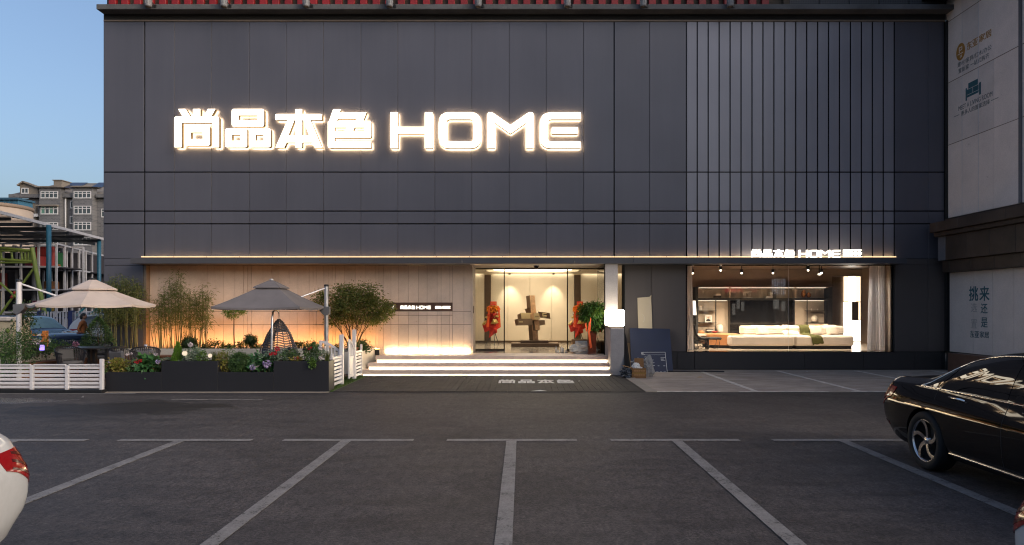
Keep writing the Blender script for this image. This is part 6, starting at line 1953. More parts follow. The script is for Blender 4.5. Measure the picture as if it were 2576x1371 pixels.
def books(f, x, ybot, w, hs, label, y=ys_, flat=True, mats=('book', 'book_dark')):
    c = pt3(f, x, ybot, y); s = y / FPX / 3.706 / 1.59
    t = thing('book_stack', label, 'books', c)
    z = c[2] + .001
    for i, h in enumerate(hs):
        mm = MB(); ww = w * s * (1 - .06 * i); mm.box(c[0] - ww / 2, c[0] + ww / 2, y - .1, y + .1, z, z + h * s - .001, .002); mm.build('book', M[mats[i % len(mats)]], t); z += h * s
    return t
books(sa, 515, 522, 100, (16, 14, 10, 16), 'stack of books lying in the left fluted niche', mats=('book_dark', 'book_dark', 'book', 'book'))
books(sa, 400, 1030, 105, (18, 14, 12), 'stack of books on the low left shelf', mats=('book_dark', 'book', 'book_dark'))
c = pt3(sa, 1320, 522, ys_)
t = thing('upright_books', 'upright grey books in the middle of the long niche', 'books', c)
for i, (dx, w, h, mt) in enumerate(((-40, 40, 88, 'book'), (8, 26, 92, 'book_dark'), (34, 22, 95, 'book_dark'), (-100, 70, 26, 'book'))):
    mm = MB(); mm.box(c[0] + dx * SS, c[0] + (dx + w) * SS, ys_ - .1, ys_ + .08, zs1 + .001, zs1 + h * SS, .002); mm.build('book', M[mt], t)
c = pt3(sa, 957, 490, ys_)
t = thing('horse_figurine', 'pale openwork horse figurine in the middle of the long niche', 'figurine', (c[0], ys_, zs1))
mm = MB(); hs_ = SS
def hp(x, y): return pt3(sa, x, y, ys_)
for a, bq in (((905, 488), (915, 440)), ((925, 492), (930, 445)), ((985, 490), (980, 445)), ((1005, 492), (1000, 440)), ((915, 440), (1010, 432)), ((912, 452), (1005, 452)), ((1005, 440), (1025, 430)), ((905, 440), (898, 480)), ((935, 436), (955, 462)), ((955, 462), (980, 436))): mm.tube([hp(*a), hp(*bq)], .012, 6)
mm.build('body', M['cer_white'], t)
mm = MB(); mm.box(hp(885, 0)[0], hp(1030, 0)[0], ys_ - .08, ys_ + .08, zs1 + .001, zs1 + .03); mm.build('base', M['book'], t)
c = pt3(sa, 475, 1062, YB - .45)
lathe_thing('bowl', 'small red bowl on the low shelf', 'bowl', c[0], YB - .45, Z_(1042), [(.001, .005), (.05, .0), (.10, .05), (.11, .08), (.09, .05), (.001, .02)], M['pad_red'])
c = pt3(sa, 272, 1030, ys_)
lathe_thing('bowl', 'upturned tan bowl on the low left shelf', 'bowl', c[0], ys_, Z_(1042), [(.13, .0), (.11, .06), (.06, .09), (.001, .10)], M['tan'])

# sofa: two modules with plinth, seat, back
Ys0, Ys1 = 21.45, 23.0
def sofa_module(label, xa, xb, xc):
    t = thing('sofa_module', label, 'sofa', ((xa + xb) / 2, 22.2, FLZ))
    mm = MB(); mm.box(xa + .08, xb - .06, Ys0 + .06, Ys1 - .1, FLZ + .001, FLZ + .10); mm.build('plinth', M['black'], t)
    mm = MB(); mm.box(xa, xb, Ys0, Ys1, FLZ + .101, FLZ + .42, .05); mm.build('seat', M['linen'], t)
    mm = MB(); mm.box(xc[0], xc[1], 22.35, 22.95, FLZ + .421, FLZ + .70, .05); mm.build('backrest', M['linen'], t)
    mb = MB()
    for k in range(3): mb.box(xc[0] + .03, xc[1] - .03, 22.342, 22.36, FLZ + .46 + k * .065, FLZ + .51 + k * .065, .015)
    mb.build('back_channels', M['linen'], t)
    return t
y_ = Ys0
xa, xb, xc_ = PX(sa(706, 0)[0], y_), PX(sb(297, 0)[0], y_), PX(sb(1175, 0)[0], y_)
y2 = 22.35
sofa_module('left half of the pale linen sofa, beside the tan ottoman', xa, xb - .004, (PX(sa(918, 0)[0], y2), PX(sb(172, 0)[0], y2)))
sofa_module('right half of the pale linen sofa, with the olive throw', xb + .004, xc_, (PX(sb(180, 0)[0], y2), PX(sb(1030, 0)[0], y2)))
def cushion(label, f, x, y, w, h, Y, tilt, rz, mat, rx=-18):
    c = pt3(f, x, y, Y); s = Y / FPX / 3.706 / 1.59
    t = thing('cushion', label, 'cushion', c, 'cushions on the showroom sofa')
    W_, H_ = w * s / 2, h * s / 2
    rot = Euler((R(rx), R(tilt), R(rz))).to_matrix()
    mb = MB()
    for sg in (-1, 1):
        def fn(u, v):
            a, b_ = u * 2 - 1, v * 2 - 1
            k = ((1 - a ** 4) * (1 - b_ ** 4)) ** .5
            pin = 1 - .10 * (abs(a) * (1 - abs(b_)) + abs(b_) * (1 - abs(a))) * 0 - .07 * (1 - abs(a)) * (abs(b_)) ** 3 - .07 * (1 - abs(b_)) * abs(a) ** 3
            p = Vector((a * W_ * (1 - .08 * (1 - abs(b_) ** 2) * abs(a) ** 2), sg * .085 * k * (1 + .08 * math.sin(7 * a + 3 * b_)), b_ * H_ * (1 - .08 * (1 - abs(a) ** 2) * abs(b_) ** 2)))
            return rot @ p + Vector(c)
        mb.grid(fn, 12, 12, True, flip=sg > 0)
    mb.build('cover', mat, t)
for lab, f, x, y, w, h, Y, tilt, rz, rx in (('square pale cushion at the left end of the sofa', sa, 1180, 1015, 205, 145, 22.15, 4, 5, -16), ('flat pale cushion lying on the seat left of the throw', sb, 245, 1062, 255, 150, 22.0, 3, 0, -62),
                               ('square pale cushion just right of the olive throw', sb, 610, 1010, 190, 150, 22.1, -6, -8, -18), ('square pale cushion at the right end of the sofa', sb, 848, 1012, 200, 148, 22.1, -4, 4, -18),
                               ('low pale cushion behind the sofa back, leftmost', sa, 1120, 965, 210, 70, 23.15, 2, 0, -8), ('low pale cushion behind the sofa back, second from left', sa, 1340, 968, 200, 70, 23.15, -2, 0, -8),
                               ('low pale cushion behind the sofa back, in front of the screen edge', sb, 210, 965, 215, 80, 23.15, 3, 0, -8), ('low pale cushion behind the right-end cushion', sb, 805, 960, 200, 80, 22.75, 2, 0, -8)):
    cushion(lab, f, x, y, w, h, Y, tilt, rz, M['linen2'], rx)
cushion('rust-coloured cushion peeking over the sofa back at right', sb, 690, 950, 190, 60, 23.2, -3, 0, M['tan'], -8)
t = thing('throw_blanket', 'olive green velvet throw draped over the sofa back and seat', 'blanket', pt3(sb, 460, 1100, 21.6))
xa2, xb2 = PX(sb(350, 0)[0], 22.3), PX(sb(500, 0)[0], 22.3)
path = [(22.6, FLZ + .735), (22.38, FLZ + .73), (22.31, FLZ + .64), (22.27, FLZ + .48), (22.1, FLZ + .44), (21.8, FLZ + .438), (21.5, FLZ + .436), (21.425, FLZ + .38), (21.415, FLZ + .26), (21.41, FLZ + .16)]
mb = MB()
def thr(u, v):
    i = v * (len(path) - 1); k = min(int(i), len(path) - 2); w = i - k
    y = path[k][0] * (1 - w) + path[k + 1][0] * w; z = path[k][1] * (1 - w) + path[k + 1][1] * w
    sh = .06 * v + .02 * math.sin(v * 8)
    return Vector((xa2 + sh + (xb2 - xa2) * u * (1 + .06 * v), y - .010 * abs(math.sin(u * 11 + v * 3)), z + .010 * math.sin(u * 14 + v * 5) + (.05 * (u - .5) if v > .9 else 0)))
mb.grid(thr, 16, 30); mb.build('cloth', M['olive'], t)
sm = t.children[0].modifiers.new('thick', 'SOLIDIFY'); sm.thickness = .012; sm.offset = 1

t = thing('ottoman', 'low tan leather ottoman with black plinth left of the sofa', 'ottoman', pt3(sa, 600, 1240, 22.0))
o0, o1 = PX(sa(395, 0)[0], 22.0), PX(sa(705, 0)[0], 22.0)
pl = [(o0, 22.1), (o0 + .55, 21.75), (o1 + .35, 21.75), (o1 + .35, 23.0), (o0, 23.0)]
mm = MB(); mm.prism(pl, 'xy', FLZ + .10, FLZ + .44); mm.build('body', M['tan'], t)
mm = MB(); mm.prism([(a + (.06 if a < o1 else -.05), b + .05) for a, b in pl], 'xy', FLZ + .001, FLZ + .099); mm.build('plinth', M['black'], t)
mm = MB(); mm.box(o0 - .5, o0 + .02, 22.3, 23.0, FLZ + .38, FLZ + .43); mm.box(o0 - .5, o0 - .44, 22.3, 23.0, FLZ, FLZ + .379); mm.build('side_shelf', M['cer_white'], t)

# lounge chair and lamp
t = thing('lounge_chair', 'black leather lounge chair with thin wire legs by the left curtain', 'chair', pt3(sa, 280, 1290, 21.3))
Yl = 21.3
def lp_(x, y, d=0): px, py = sa(x, y); return Vector((PX(px, Yl), Yl + d, PZ(py, Yl)))
mb = MB()
side = [(165, 905), (180, 960), (200, 1040), (225, 1085), (270, 1110), (330, 1112), (385, 1105)]
def seatf(u, v):
    i = u * (len(side) - 1); k = min(int(i), len(side) - 2); w = i - k
    p = lp_(side[k][0] * (1 - w) + side[k + 1][0] * w, side[k][1] * (1 - w) + side[k + 1][1] * w)
    return Vector((p.x, Yl - .1 + .62 * v, p.z - .05 * math.sin(math.pi * v)))
mb.grid(seatf, 18, 8); o = mb.build('seat', M['black'], t)
sm = o.modifiers.new('thick', 'SOLIDIFY'); sm.thickness = .05
for d in (-.06, .5):
    mb = MB(); mb.tube([lp_(180, 1185, d), lp_(365, 1160, d)], .012, 6); mb.tube([lp_(205, 1180, d), lp_(235, 1290, d), lp_(360, 1225, d)], .009, 6); mb.tube([lp_(185, 1285, d), lp_(300, 1300, d), lp_(395, 1300, d)], .010, 6); mb.build('wire_frame', M['black_metal'], t)
mb = MB(); mb.tube([lp_(380, 1300), lp_(378, 1115)], .03, 8); mb.build('leg', M['black'], t)
mb = MB(); mb.tube([lp_(400, 1295, .4), lp_(398, 1118, .4)], .03, 8); mb.build('leg', M['black'], t)
t = thing('footstool', 'dark footstool with curved wire legs beside the lounge chair', 'stool', lp_(485, 1290))
mb = MB(); c = lp_(485, 1128, .2); mb.obox(c, (.42, .42, .07), None, .03); mb.build('seat', M['black'], t)
for d in (.02, .4):
    mb = MB(); mb.tube([lp_(560, 1140, d), lp_(545, 1230, d), lp_(520, 1285, d), lp_(470, 1270, d), lp_(412, 1220, d)], .009, 6); mb.build('wire_leg', M['black_metal'], t)
t = thing('floor_lamp', 'floor lamp with glowing tapered white shade by the left curtain', 'lamp', lp_(175, 1290, .6))
a, b = pt3(sa, 172, 778, 21.9), pt3(sa, 172, 566, 21.9)
s_ = 21.9 / FPX / 3.706 / 1.59
mb = MB(); mb.lathe([(34 * s_, a[2]), (20 * s_, b[2]), (19 * s_, b[2]), (33 * s_, a[2])], (a[0], 21.9, 0), 24); mb.build('shade', M['lamp_shade'], t)
mb = MB(); mb.tube([(a[0], 21.9, FLZ), (a[0], 21.9, b[2])], .014, 8); mb.lathe([(.15, FLZ + .001), (.15, FLZ + .02), (.02, FLZ + .03)], (a[0], 21.9, 0), 20); mb.build('stand', M['black_metal'], t)

# glowing paper wall seen through the opening
lw = thing('lantern_wall', 'glowing white paper lantern wall behind the right end of the sofa', 'lantern', (PX(sb(1155, 0)[0], 26.2), 26.2, FLZ))
YLw = 26.2
def lx(x): return PX(sb(x, 0)[0], YLw)
def lz(y): return PZ(sb(0, y)[1], YLw)
for x0, x1, y0, y1, mt in ((1025, 1090, 205, 580, 'lantern_warm'), (1092, 1135, 205, 580, 'lantern'), (1137, 1190, 205, 580, 'lantern'), (1192, 1245, 205, 580, 'lantern_warm'), (1247, 1300, 205, 580, 'lantern_warm'),
                       (1025, 1138, 586, 850, 'lantern'), (1242, 1300, 586, 850, 'lantern_warm'), (1025, 1090, 856, 1165, 'lantern'), (1092, 1135, 856, 1165, 'lantern'), (1137, 1190, 856, 1165, 'lantern'), (1192, 1300, 856, 1165, 'lantern')):
    mm = MB(); mm.box(lx(x0) + .004, lx(x1) - .004, YLw, YLw + .06, lz(y1) + .004, lz(y0) - .004); mm.build('paper_panel', M[mt], lw)
mm = MB(); mm.box(lx(1140), lx(1240), YLw + .02, YLw + .07, lz(850), lz(586)); mm.build('dark_panel', M['lobby_dark'], lw)
mm = MB()
for y in (583, 853, 1168, 203): mm.box(lx(1020), lx(1300), YLw - .01, YLw + .05, lz(y) - .008, lz(y) + .008)
mm.build('frame', M['tan'], lw)
mm = MB(); mm.box(xo0 - .2, lx(1018), 26.3, 26.4, FLZ, 3.2); mm.build('dark_wall', M['lobby_dark'], room)

# ceiling spotlights
k = 0
for f, x, y, Y, lab in ((sa, 150, 160, 22.6, 'showroom spotlight, leftmost, above the floor lamp'), (sa, 565, 118, 21.15, 'showroom spotlight above the tan ottoman'), (sa, 875, 157, 22.9, 'bright showroom spotlight above the left end of the sofa'), (sa, 1340, 157, 22.9, 'showroom spotlight above the middle of the sofa'), (sb, 490, 115, 21.15, 'showroom spotlight above the olive throw'), (sb, 688, 155, 22.9, 'showroom spotlight above the right end of the sofa')):
    c = pt3(f, x, y, Y)
    t = thing('spotlight', lab, 'spotlight', (c[0], Y, 3.249), 'spotlights on the showroom ceiling')
    mm = MB(); mm.lathe([(.045, c[2] + .02), (.05, c[2] + .03), (.05, c[2] + .13)], (c[0], Y, 0), 14); mm.tube([(c[0], Y, c[2] + .13), (c[0], Y, 3.249)], .012, 6); mm.build('body', M['black_metal'], t)
    mm = MB(); mm.ball((c[0], Y, c[2]), .03, 12, 8); mm.build('bulb', M['down'], t)
    ld = bpy.data.lights.new('beam', 'SPOT'); ld.energy = 330 if Y < 21.5 else 180; ld.spot_size = R(110); ld.spot_blend = .7; ld.color = (1, .80, .58); ld.shadow_soft_size = .05
    lo = bpy.data.objects.new('beam', ld); COL.objects.link(lo); lo.parent = t; lo.location = (0, 0, c[2] - .07 - 3.249); lo.rotation_euler = (R(30 if Y < 21.5 else 10), 0, 0)

c = pt3(sb, 657, 175, 21.5)
t = thing('spotlight', 'oval showroom lamp left of the right-end spotlight, turned to the curtain', 'spotlight', (c[0], 21.5, 3.249), 'spotlights on the showroom ceiling')
mm = MB(); mm.tube([(c[0], 21.5, c[2] + .05), (c[0], 21.5, 3.249)], .012, 6); mm.build('body', M['black_metal'], t)
mm = MB(); mm.ball(c, (.06, .04, .035), 12, 8); mm.build('bulb', M['lamp_shade'], t)
ld = bpy.data.lights.new('beam', 'SPOT'); ld.energy = 150; ld.spot_size = R(80); ld.spot_blend = .8; ld.color = (1, .88, .76); ld.shadow_soft_size = .05
lo = bpy.data.objects.new('beam', ld); COL.objects.link(lo); lo.parent = t; lo.location = (.07, 0, c[2] - .04 - 3.249); lo.rotation_euler = (R(-14), R(-50), 0)

# ================================================================== lobby objects
def s6(x, y): return ((1850 + x / 2.4046) / 1.59, (1030 + y / 2.4046) / 1.59)
def sc(x, y): return ((2030 + x / 5.71) / 1.59, (1160 + y / 5.71) / 1.59)
YSc = 24.0
FLL = .48
M['sc_tan'] = mk_wood('sculpture_tan', (.62, .39, .22), .5, (2, 2, 2))
M['sc_gold'] = simple('sculpture_cream', (.70, .56, .30), .45, 0, .5, .06, 4)
M['sc_dark'] = simple('sculpture_bronze', (.12, .075, .045), .5, .1, .5, .12, 5)
M['sc_mid'] = simple('sculpture_umber', (.25, .17, .105), .5, .1, .5, .12, 5)
scp = thing('block_sculpture', 'sculpture of leaning and crossing wooden blocks on a dark stepped base', 'sculpture', (PX(sc(610, 0)[0], YSc), YSc, FLL))
def sp(x, y, Y=YSc): px, py = sc(x, y); return Vector((PX(px, Y), Y, PZ(py, Y)))
x0, x1 = sp(88, 0).x, sp(1165, 0).x
mm = MB(); mm.box(x0, x1, YSc - .45, YSc + .55, FLL + .001, sp(0, 1220, YSc - .45).z, .004); mm.build('lower_plinth', M['sc_dark'], scp)
x0, x1 = sp(297, 0).x, sp(932, 0).x
zb_ = sp(0, 1150, YSc).z
mm = MB(); mm.box(x0, x1, YSc - .25, YSc + .35, sp(0, 1220, YSc - .45).z + .001, zb_, .004); mm.build('upper_plinth', M['sc_dark'], scp)
def slab(front, depth, back_shift, mats, name='block'):
    """a block from its front outline (4 points), pushed back by depth; back outline shifted in x,z"""
    f = [sp(*p, YSc - depth[0]) for p in front]
    b_ = [Vector((p.x + back_shift[0], YSc + depth[1], p.z + back_shift[1])) for p in f]
    mb = MB(); mb.add(f + b_, [(0, 1, 2, 3)], False, 0)
    mb.add(f + b_, [(7, 6, 5, 4), (0, 4, 5, 1), (1, 5, 6, 2), (2, 6, 7, 3), (3, 7, 4, 0)], False, 1)
    return mb.build(name, mats, scp)
# front faces ordered bottom-left, bottom-right, top-right, top-left
slab([(585, 1150), (705, 1150), (622, 122), (510, 122)], (.08, .22), (-.13, -.02), [M['sc_tan'], M['sc_dark']], 'leaning_post')
slab([(520, 520), (560, 520), (545, 405), (480, 405)], (.02, .2), (-.13, -.05), [M['sc_dark'], M['sc_dark']], 'short_block')
slab([(248, 797), (580, 790), (560, 655), (225, 660)], (.22, .05), (-.10, -.03), [M['sc_mid'], M['sc_dark']], 'cross_block')
slab([(318, 655), (600, 655), (535, 522), (300, 525)], (.12, .12), (-.12, -.06), [M['sc_gold'], M['sc_mid']], 'cross_block')
slab([(610, 672), (740, 672), (722, 530), (598, 530)], (.34, .02), (-.20, -.06), [M['sc_gold'], M['sc_tan']], 'front_block')
slab([(640, 915), (745, 912), (722, 700), (608, 705)], (.24, .1), (-.16, -.05), [M['sc_tan'], M['sc_dark']], 'lower_block')
slab([(800, 640), (982, 660), (962, 525), (780, 505)], (.10, .25), (-.12, .02), [M['sc_dark'], M['sc_dark']], 'letter_block')
slab([(720, 815), (862, 790), (850, 690), (725, 690)], (.05, .25), (-.1, .0), [M['sc_mid'], M['sc_dark']], 'side_block')
mm = MB(); yl_ = YSc - .115
for (a, b, c, d) in ((795, 890, 522, 542), (795, 820, 542, 575), (795, 890, 568, 590), (868, 890, 590, 625), (802, 890, 605, 626)):
    p, q_ = sp(a, d, yl_), sp(b, c, yl_); mm.box(p.x, q_.x, yl_ - .01, yl_ + .006, p.z, q_.z)
mm.build('letter_s', M['sc_gold'], scp)
for (a, b, c, d, dy) in ((265, 352, 715, 740, .23), (630, 710, 590, 606, .35)):
    mm = MB(); p, q_ = sp(a, d, YSc - dy), sp(b, c, YSc - dy); mm.box(p.x, q_.x, YSc - dy - .008, YSc - dy + .004, p.z, q_.z); mm.build('inset_label', M['sc_gold'] if dy < .3 else M['sc_mid'], scp)

# congratulation flower stands
M['paper_red'] = simple('red_paper', (.55, .035, .02), .7, 0, .3, .2, 8); M['paper_orange'] = simple('orange_paper', (.75, .24, .01), .7, 0, .3, .3, 14)
M['paper_gold'] = simple('gold_paper', (.52, .36, .10), .45, .2, .5, .2, 10)
M['ribbon'] = simple('orange_red_ribbon', (.72, .10, .02), .5)
def fst(x, y): return ((1920 + x / 6.233) / 1.59, (1180 + y / 6.233) / 1.59)
def flower_stand(label, Y, shift):
    t = thing('flower_stand', label, 'flower stand', (PX(fst(320, 0)[0], Y) + shift, Y, FLL), 'celebration flower stands in the lobby')
    rn = random.Random(3); rg = np.random.default_rng(4)
    def p_(x, y, d=0): px, py = fst(x, y); return Vector((PX(px, Y) + shift, Y + d, PZ(py, Y)))
    for a, b, d in (((330, 900), (148, 1225), -.1), ((345, 900), (372, 1235), -.25), ((360, 900), (460, 1218), .1)):
        e = p_(*b, d); e.z = FLL; mm = MB(); mm.tube([p_(*a), e], .014, 6); mm.build('tripod_leg', M['black_metal'], t)
    def sheet(pts, d, mat, nm, crump=.03):
        q_ = [p_(*p) for p in pts]; mb = MB(); n = len(q_); cen = sum(q_, Vector()) / n
        c2 = cen + Vector((0, -d - .10, 0)); vs = [c2] + [v + Vector((0, -d + rn.uniform(-crump, crump), 0)) for v in q_]
        mb.add(vs, [(0, i + 1, (i + 1) % n + 1) for i in range(n)]); o = mb.build(nm, mat, t)
        sm = o.modifiers.new('thick', 'SOLIDIFY'); sm.thickness = .004
    sheet([(60, 740), (120, 930), (200, 900), (240, 840), (200, 700), (140, 660)], .06, M['paper_red'], 'wrap_sheet', .06)
    sheet([(225, 1070), (350, 975), (435, 930), (420, 860), (520, 800), (500, 560), (240, 560), (160, 760), (240, 930)], .03, M['paper_red'], 'wrap_sheet', .08)
    sheet([(50, 725), (120, 770), (165, 720), (170, 620), (110, 650)], .11, M['paper_gold'], 'gold_sheet')
    sheet([(265, 725), (330, 715), (370, 735), (470, 690), (410, 600), (330, 590)], .13, M['paper_gold'], 'gold_sheet', .05)
    sheet([(300, 540), (400, 560), (500, 570), (515, 520), (430, 490), (340, 480)], .16, M['paper_gold'], 'gold_sheet', .05)
    sheet([(120, 550), (170, 590), (210, 560), (180, 520)], .14, M['paper_gold'], 'gold_sheet')
    c = p_(330, 350, -.12); s = Y / FPX / 6.233 / 1.59
    pp = in_ball(rg, 700) * np.array([165 * s, .10, 95 * s]) + np.array([0, -.12, (p_(330, 350).z - FLL)])
    put('flowers', leaf_mesh('flowers', pp, rg.normal(size=pp.shape), .07, .05, M['paper_orange'], rg), t)
    pp = in_ball(rg, 260) * np.array([150 * s, .10, 70 * s]) + np.array([0, -.14, (p_(330, 500).z - FLL)])
    put('flowers', leaf_mesh('flowers', pp, rg.normal(size=pp.shape), .07, .05, M['paper_red'], rg), t)
    for pts, d in (([(225, 270), (270, 275), (225, 800), (165, 795)], .20), ([(450, 260), (490, 300), (525, 800), (470, 790)], .18)):
        q_ = [p_(*p, -d) for p in pts]; mb = MB(); mb.quad(*q_); o = mb.build('ribbon', M['ribbon'], t); sm = o.modifiers.new('thick', 'SOLIDIFY'); sm.thickness = .003
    a, b = p_(265, 250, -.2), p_(420, 162, -.2)
    mm = MB(); mm.box(a.x, b.x, Y - .21, Y - .2, a.z, b.z); mm.build('card', M['paper_red'], t)
    mm = MB(); cz = (a.z + b.z) / 2; w4 = (b.x - a.x) / 5
    for k in range(4):
        x = a.x + w4 * (k + .65); h = (b.z - a.z) * .26
        mm.obox((x + w4 * .3, Y - .212, cz + h * .5), (w4 * .62, .003, h * .28), Matrix.Rotation(R(12 - 9 * k), 3, 'Y')); mm.obox((x + w4 * .3, Y - .2125, cz - h * .1), (w4 * .16, .003, h * 1.5), Matrix.Rotation(R(9 * k - 10), 3, 'Y')); mm.obox((x + w4 * .34, Y - .213, cz - h * .55), (w4 * .5, .003, h * .24), Matrix.Rotation(R(-8 + 6 * k), 3, 'Y'))
    mm.build('card_lettering', M['paper_gold'], t)
    return t
flower_stand('red and orange flower stand on a black tripod left of the sculpture', 25.3, 0)
flower_stand('red and orange flower stand half hidden by the potted tree', 25.3, PX(s6(1125, 0)[0], 25.3) - PX(s6(300, 0)[0], 25.3))

# potted tree with red ribbon
Yt = 19.9
pt_ = thing('potted_tree', 'leafy potted tree with red ribbon in a tall brown pot', 'potted plant', (PX(s6(1243, 0)[0], Yt), Yt, FLL))
tx = pt_.location.x
s = Yt / FPX / 2.4046 / 1.59
mm = MB(); mm.lathe([(.001, FLL), (.165, FLL), (.165, FLL + .02), (.155, FLL + .03), (.175, FLL + .65), (.19, FLL + .68), (.175, FLL + .68), (.165, FLL + .60), (.001, FLL + .60)], (tx, Yt, 0), 4, smooth=False, rot=Matrix.Rotation(R(45), 3, 'Z')); mm.build('pot', simple('brown_glaze', (.12, .028, .012), .25, 0, .5, .3, 6), pt_)
rng = np.random.default_rng(14)
def tz(y): return PZ(s6(0, y)[1], Yt)
stems_tube([(tx, Yt, FLL + .6), (tx + .01, Yt + .02, FLL + .6)], [(tx - .02, Yt, tz(560)), (tx + .04, Yt + .05, tz(600))], .022, .02, rng, M['bark'], 'trunk', pt_, 6)
P_, D_ = [], []
for (x, y, rx, ry, n_) in ((1255, 520, 105, 80, 1700), (1300, 560, 70, 110, 1500), (1230, 480, 80, 50, 800), (1190, 540, 70, 60, 900), (1290, 660, 65, 50, 700), (1240, 600, 70, 80, 900)):
    p, d = crown(rng, (PX(s6(x, 0)[0], Yt) - tx, 0, tz(y) - FLL), (rx * s, min(.32, rx * s), ry * s), n_, 24, .24, .5, -.25)
    P_.append(p); D_.append(d + np.array([0, 0, -.25]))
put('foliage', leaf_mesh('foliage', np.concatenate(P_), np.concatenate(D_), .085, .034, FOL['pot'], rng, .15), pt_)
def rp(x, y, d=-.25): return Vector((PX(s6(x, 0)[0], Yt), Yt + d, tz(y)))
for pts in ([(1195, 700), (1215, 700), (1238, 860), (1218, 870)], [(1195, 700), (1210, 690), (1225, 630), (1210, 610)], [(1190, 700), (1180, 715), (1170, 640), (1182, 620)], [(1222, 700), (1210, 700), (1222, 570), (1228, 590)]):
    mb = MB(); mb.quad(*[rp(*p) for p in pts]); o = mb.build('ribbon', M['ribbon'], pt_); sm = o.modifiers.new('thick', 'SOLIDIFY'); sm.thickness = .004

# boxes and bottles near the door
M['card'] = simple('cardboard', (.36, .20, .09), .8, 0, .2, .1, 6); M['card_dark'] = simple('worn_cardboard', (.22, .115, .05), .8, 0, .2, .2, 6)
M['film'] = foliage('pale_plastic_film', [(.72, .64, .52), (.78, .70, .58)], .0, .3)
Yb = 20.55
a, b = s6(1058, 910), s6(1200, 788)
t = thing('cardboard_box', 'cardboard box with torn white label by the right door', 'box', (PX(a[0], Yb), Yb, FLL))
mm = MB(); mm.box(PX(a[0], Yb), PX(b[0], Yb), Yb, Yb + .4, FLL + .001, PZ(b[1], Yb), .006); mm.build('carton', M['card'], t)
mm = MB(); mm.box(PX(a[0], Yb) + .08, PX(b[0], Yb) - .01, Yb - .004, Yb - .001, PZ(b[1], Yb) - .17, PZ(b[1], Yb) - .04); mm.build('label', M['white'], t)
def bag(label, c, rad, mat, seed, cat='bag', name='plastic_bundle', amp=.18):
    rn = np.random.default_rng(seed)
    t = thing(name, label, cat, (c[0], c[1], c[2] - rad[2]))
    from mathutils import noise as _nz
    mb = MB(); o_ = Vector((seed * 3.1, seed * 1.7, 0))
    def fn(u, v):
        th, ph_ = 2 * math.pi * u, math.pi * v
        d = Vector((math.cos(th) * math.sin(ph_), math.sin(th) * math.sin(ph_), -math.cos(ph_)))
        w = 1 + amp * (1.6 * _nz.noise(d * 1.6 + o_) + 1.5 * abs(_nz.noise(d * 3.7 + o_)) + .9 * abs(_nz.noise(d * 9 + o_)) - .5)
        p = Vector((d.x * rad[0] * w, d.y * rad[1] * w, d.z * rad[2] * w))
        p.z = max(p.z, -rad[2] * .98)
        return p + Vector(c)
    mb.grid(fn, 44, 26, False); mb.build('film', mat, t); return t
c = (PX(s6(1165, 0)[0], 20.25), 20.25, FLL + .14)
bag('crumpled pale plastic bundle leaning on the cardboard box', c, (.40, .15, .14), M['film'], 5, amp=.3)
a, b = s6(1285, 915), s6(1335, 850)
t = thing('cardboard_box', 'smaller brown box behind the tall brown pot', 'box', (PX(a[0], 20.4), 20.4, FLL))
mm = MB(); mm.box(PX(a[0], 20.4) - .2, PX(b[0], 20.4), 20.4, 20.7, FLL + .001, FLL + .33, .006); mm.build('carton', M['card_dark'], t)
for x, h, w, lab in ((900, 66, 9, 'clear bottle with blue cap, leftmost of the bottles on the platform'), (950, 68, 10, 'tall clear bottle, second from the left on the platform'), (966, 66, 9, 'tall clear bottle, third from the left on the platform'), (922, 30, 11, 'low jar in front of the bottles on the platform'), (998, 30, 12, 'low pale jar, rightmost of the bottles on the platform')):
    Yq = 20.5; s2_ = Yq / FPX / 2.4046 / 1.59; xx = PX(s6(x, 0)[0], Yq)
    t = thing('bottle', lab, 'bottle', (xx, Yq, FLL), 'bottles on the entrance platform')
    H_ = h * s2_; w_ = w * s2_
    mm = MB(); mm.lathe([(.001, FLL + .001), (w_, FLL + .001), (w_, FLL + H_ * .62), (w_ * .4, FLL + H_ * .78), (w_ * .4, FLL + H_ * .9)], (xx, Yq, 0), 14); mm.build('body', M['film'], t)
    mm = MB(); mm.lathe([(w_ * .5, FLL + H_ * .9), (w_ * .5, FLL + H_)], (xx, Yq, 0), 12); mm.build('cap', M['post_blue'] if x == 900 else M['cer_white'], t)

# ================================================================== clutter right of the steps
def s7(x, y): return ((2440 + x / 3.607) / 1.59, (1160 + y / 3.607) / 1.59)
M['navy_board'] = simple('navy_board', (.018, .024, .055), .55, 0, .4, .12, 1.5)
def board(label, name, front, thick, mat, cat):
    """leaning board from bottom-left, bottom-right, top-right, top-left (each with its own depth)"""
    f = [Vector((PX(p[0], Y), Y, PZ(p[1], Y))) for p, Y in front]
    n = (f[1] - f[0]).cross(f[3] - f[0]).normalized()
    t = thing(name, label, cat, tuple((f[0] + f[1]) / 2))
    b_ = [v - n * thick for v in f]
    mb = MB(); mb.add(f + b_, [(0, 1, 2, 3), (7, 6, 5, 4), (0, 4, 5, 1), (1, 5, 6, 2), (2, 6, 7, 3), (3, 7, 4, 0)]); mb.build('panel', mat, t)
    return t, f, n
Yn0, Yn1 = GY(s7(0, 1185)[1]), 20.12
bt, f, n = board('large navy blue board leaning against the dark wall', 'display_board', ((s7(312, 1190), Yn0), (s7(912, 1190), Yn0), (s7(862, 560), Yn1), (s7(283, 548), Yn1)), .04, M['navy_board'], 'board')
def on(f, n, u, v, d): return f[0].lerp(f[1], u).lerp(f[3].lerp(f[2], u), v) + n * d
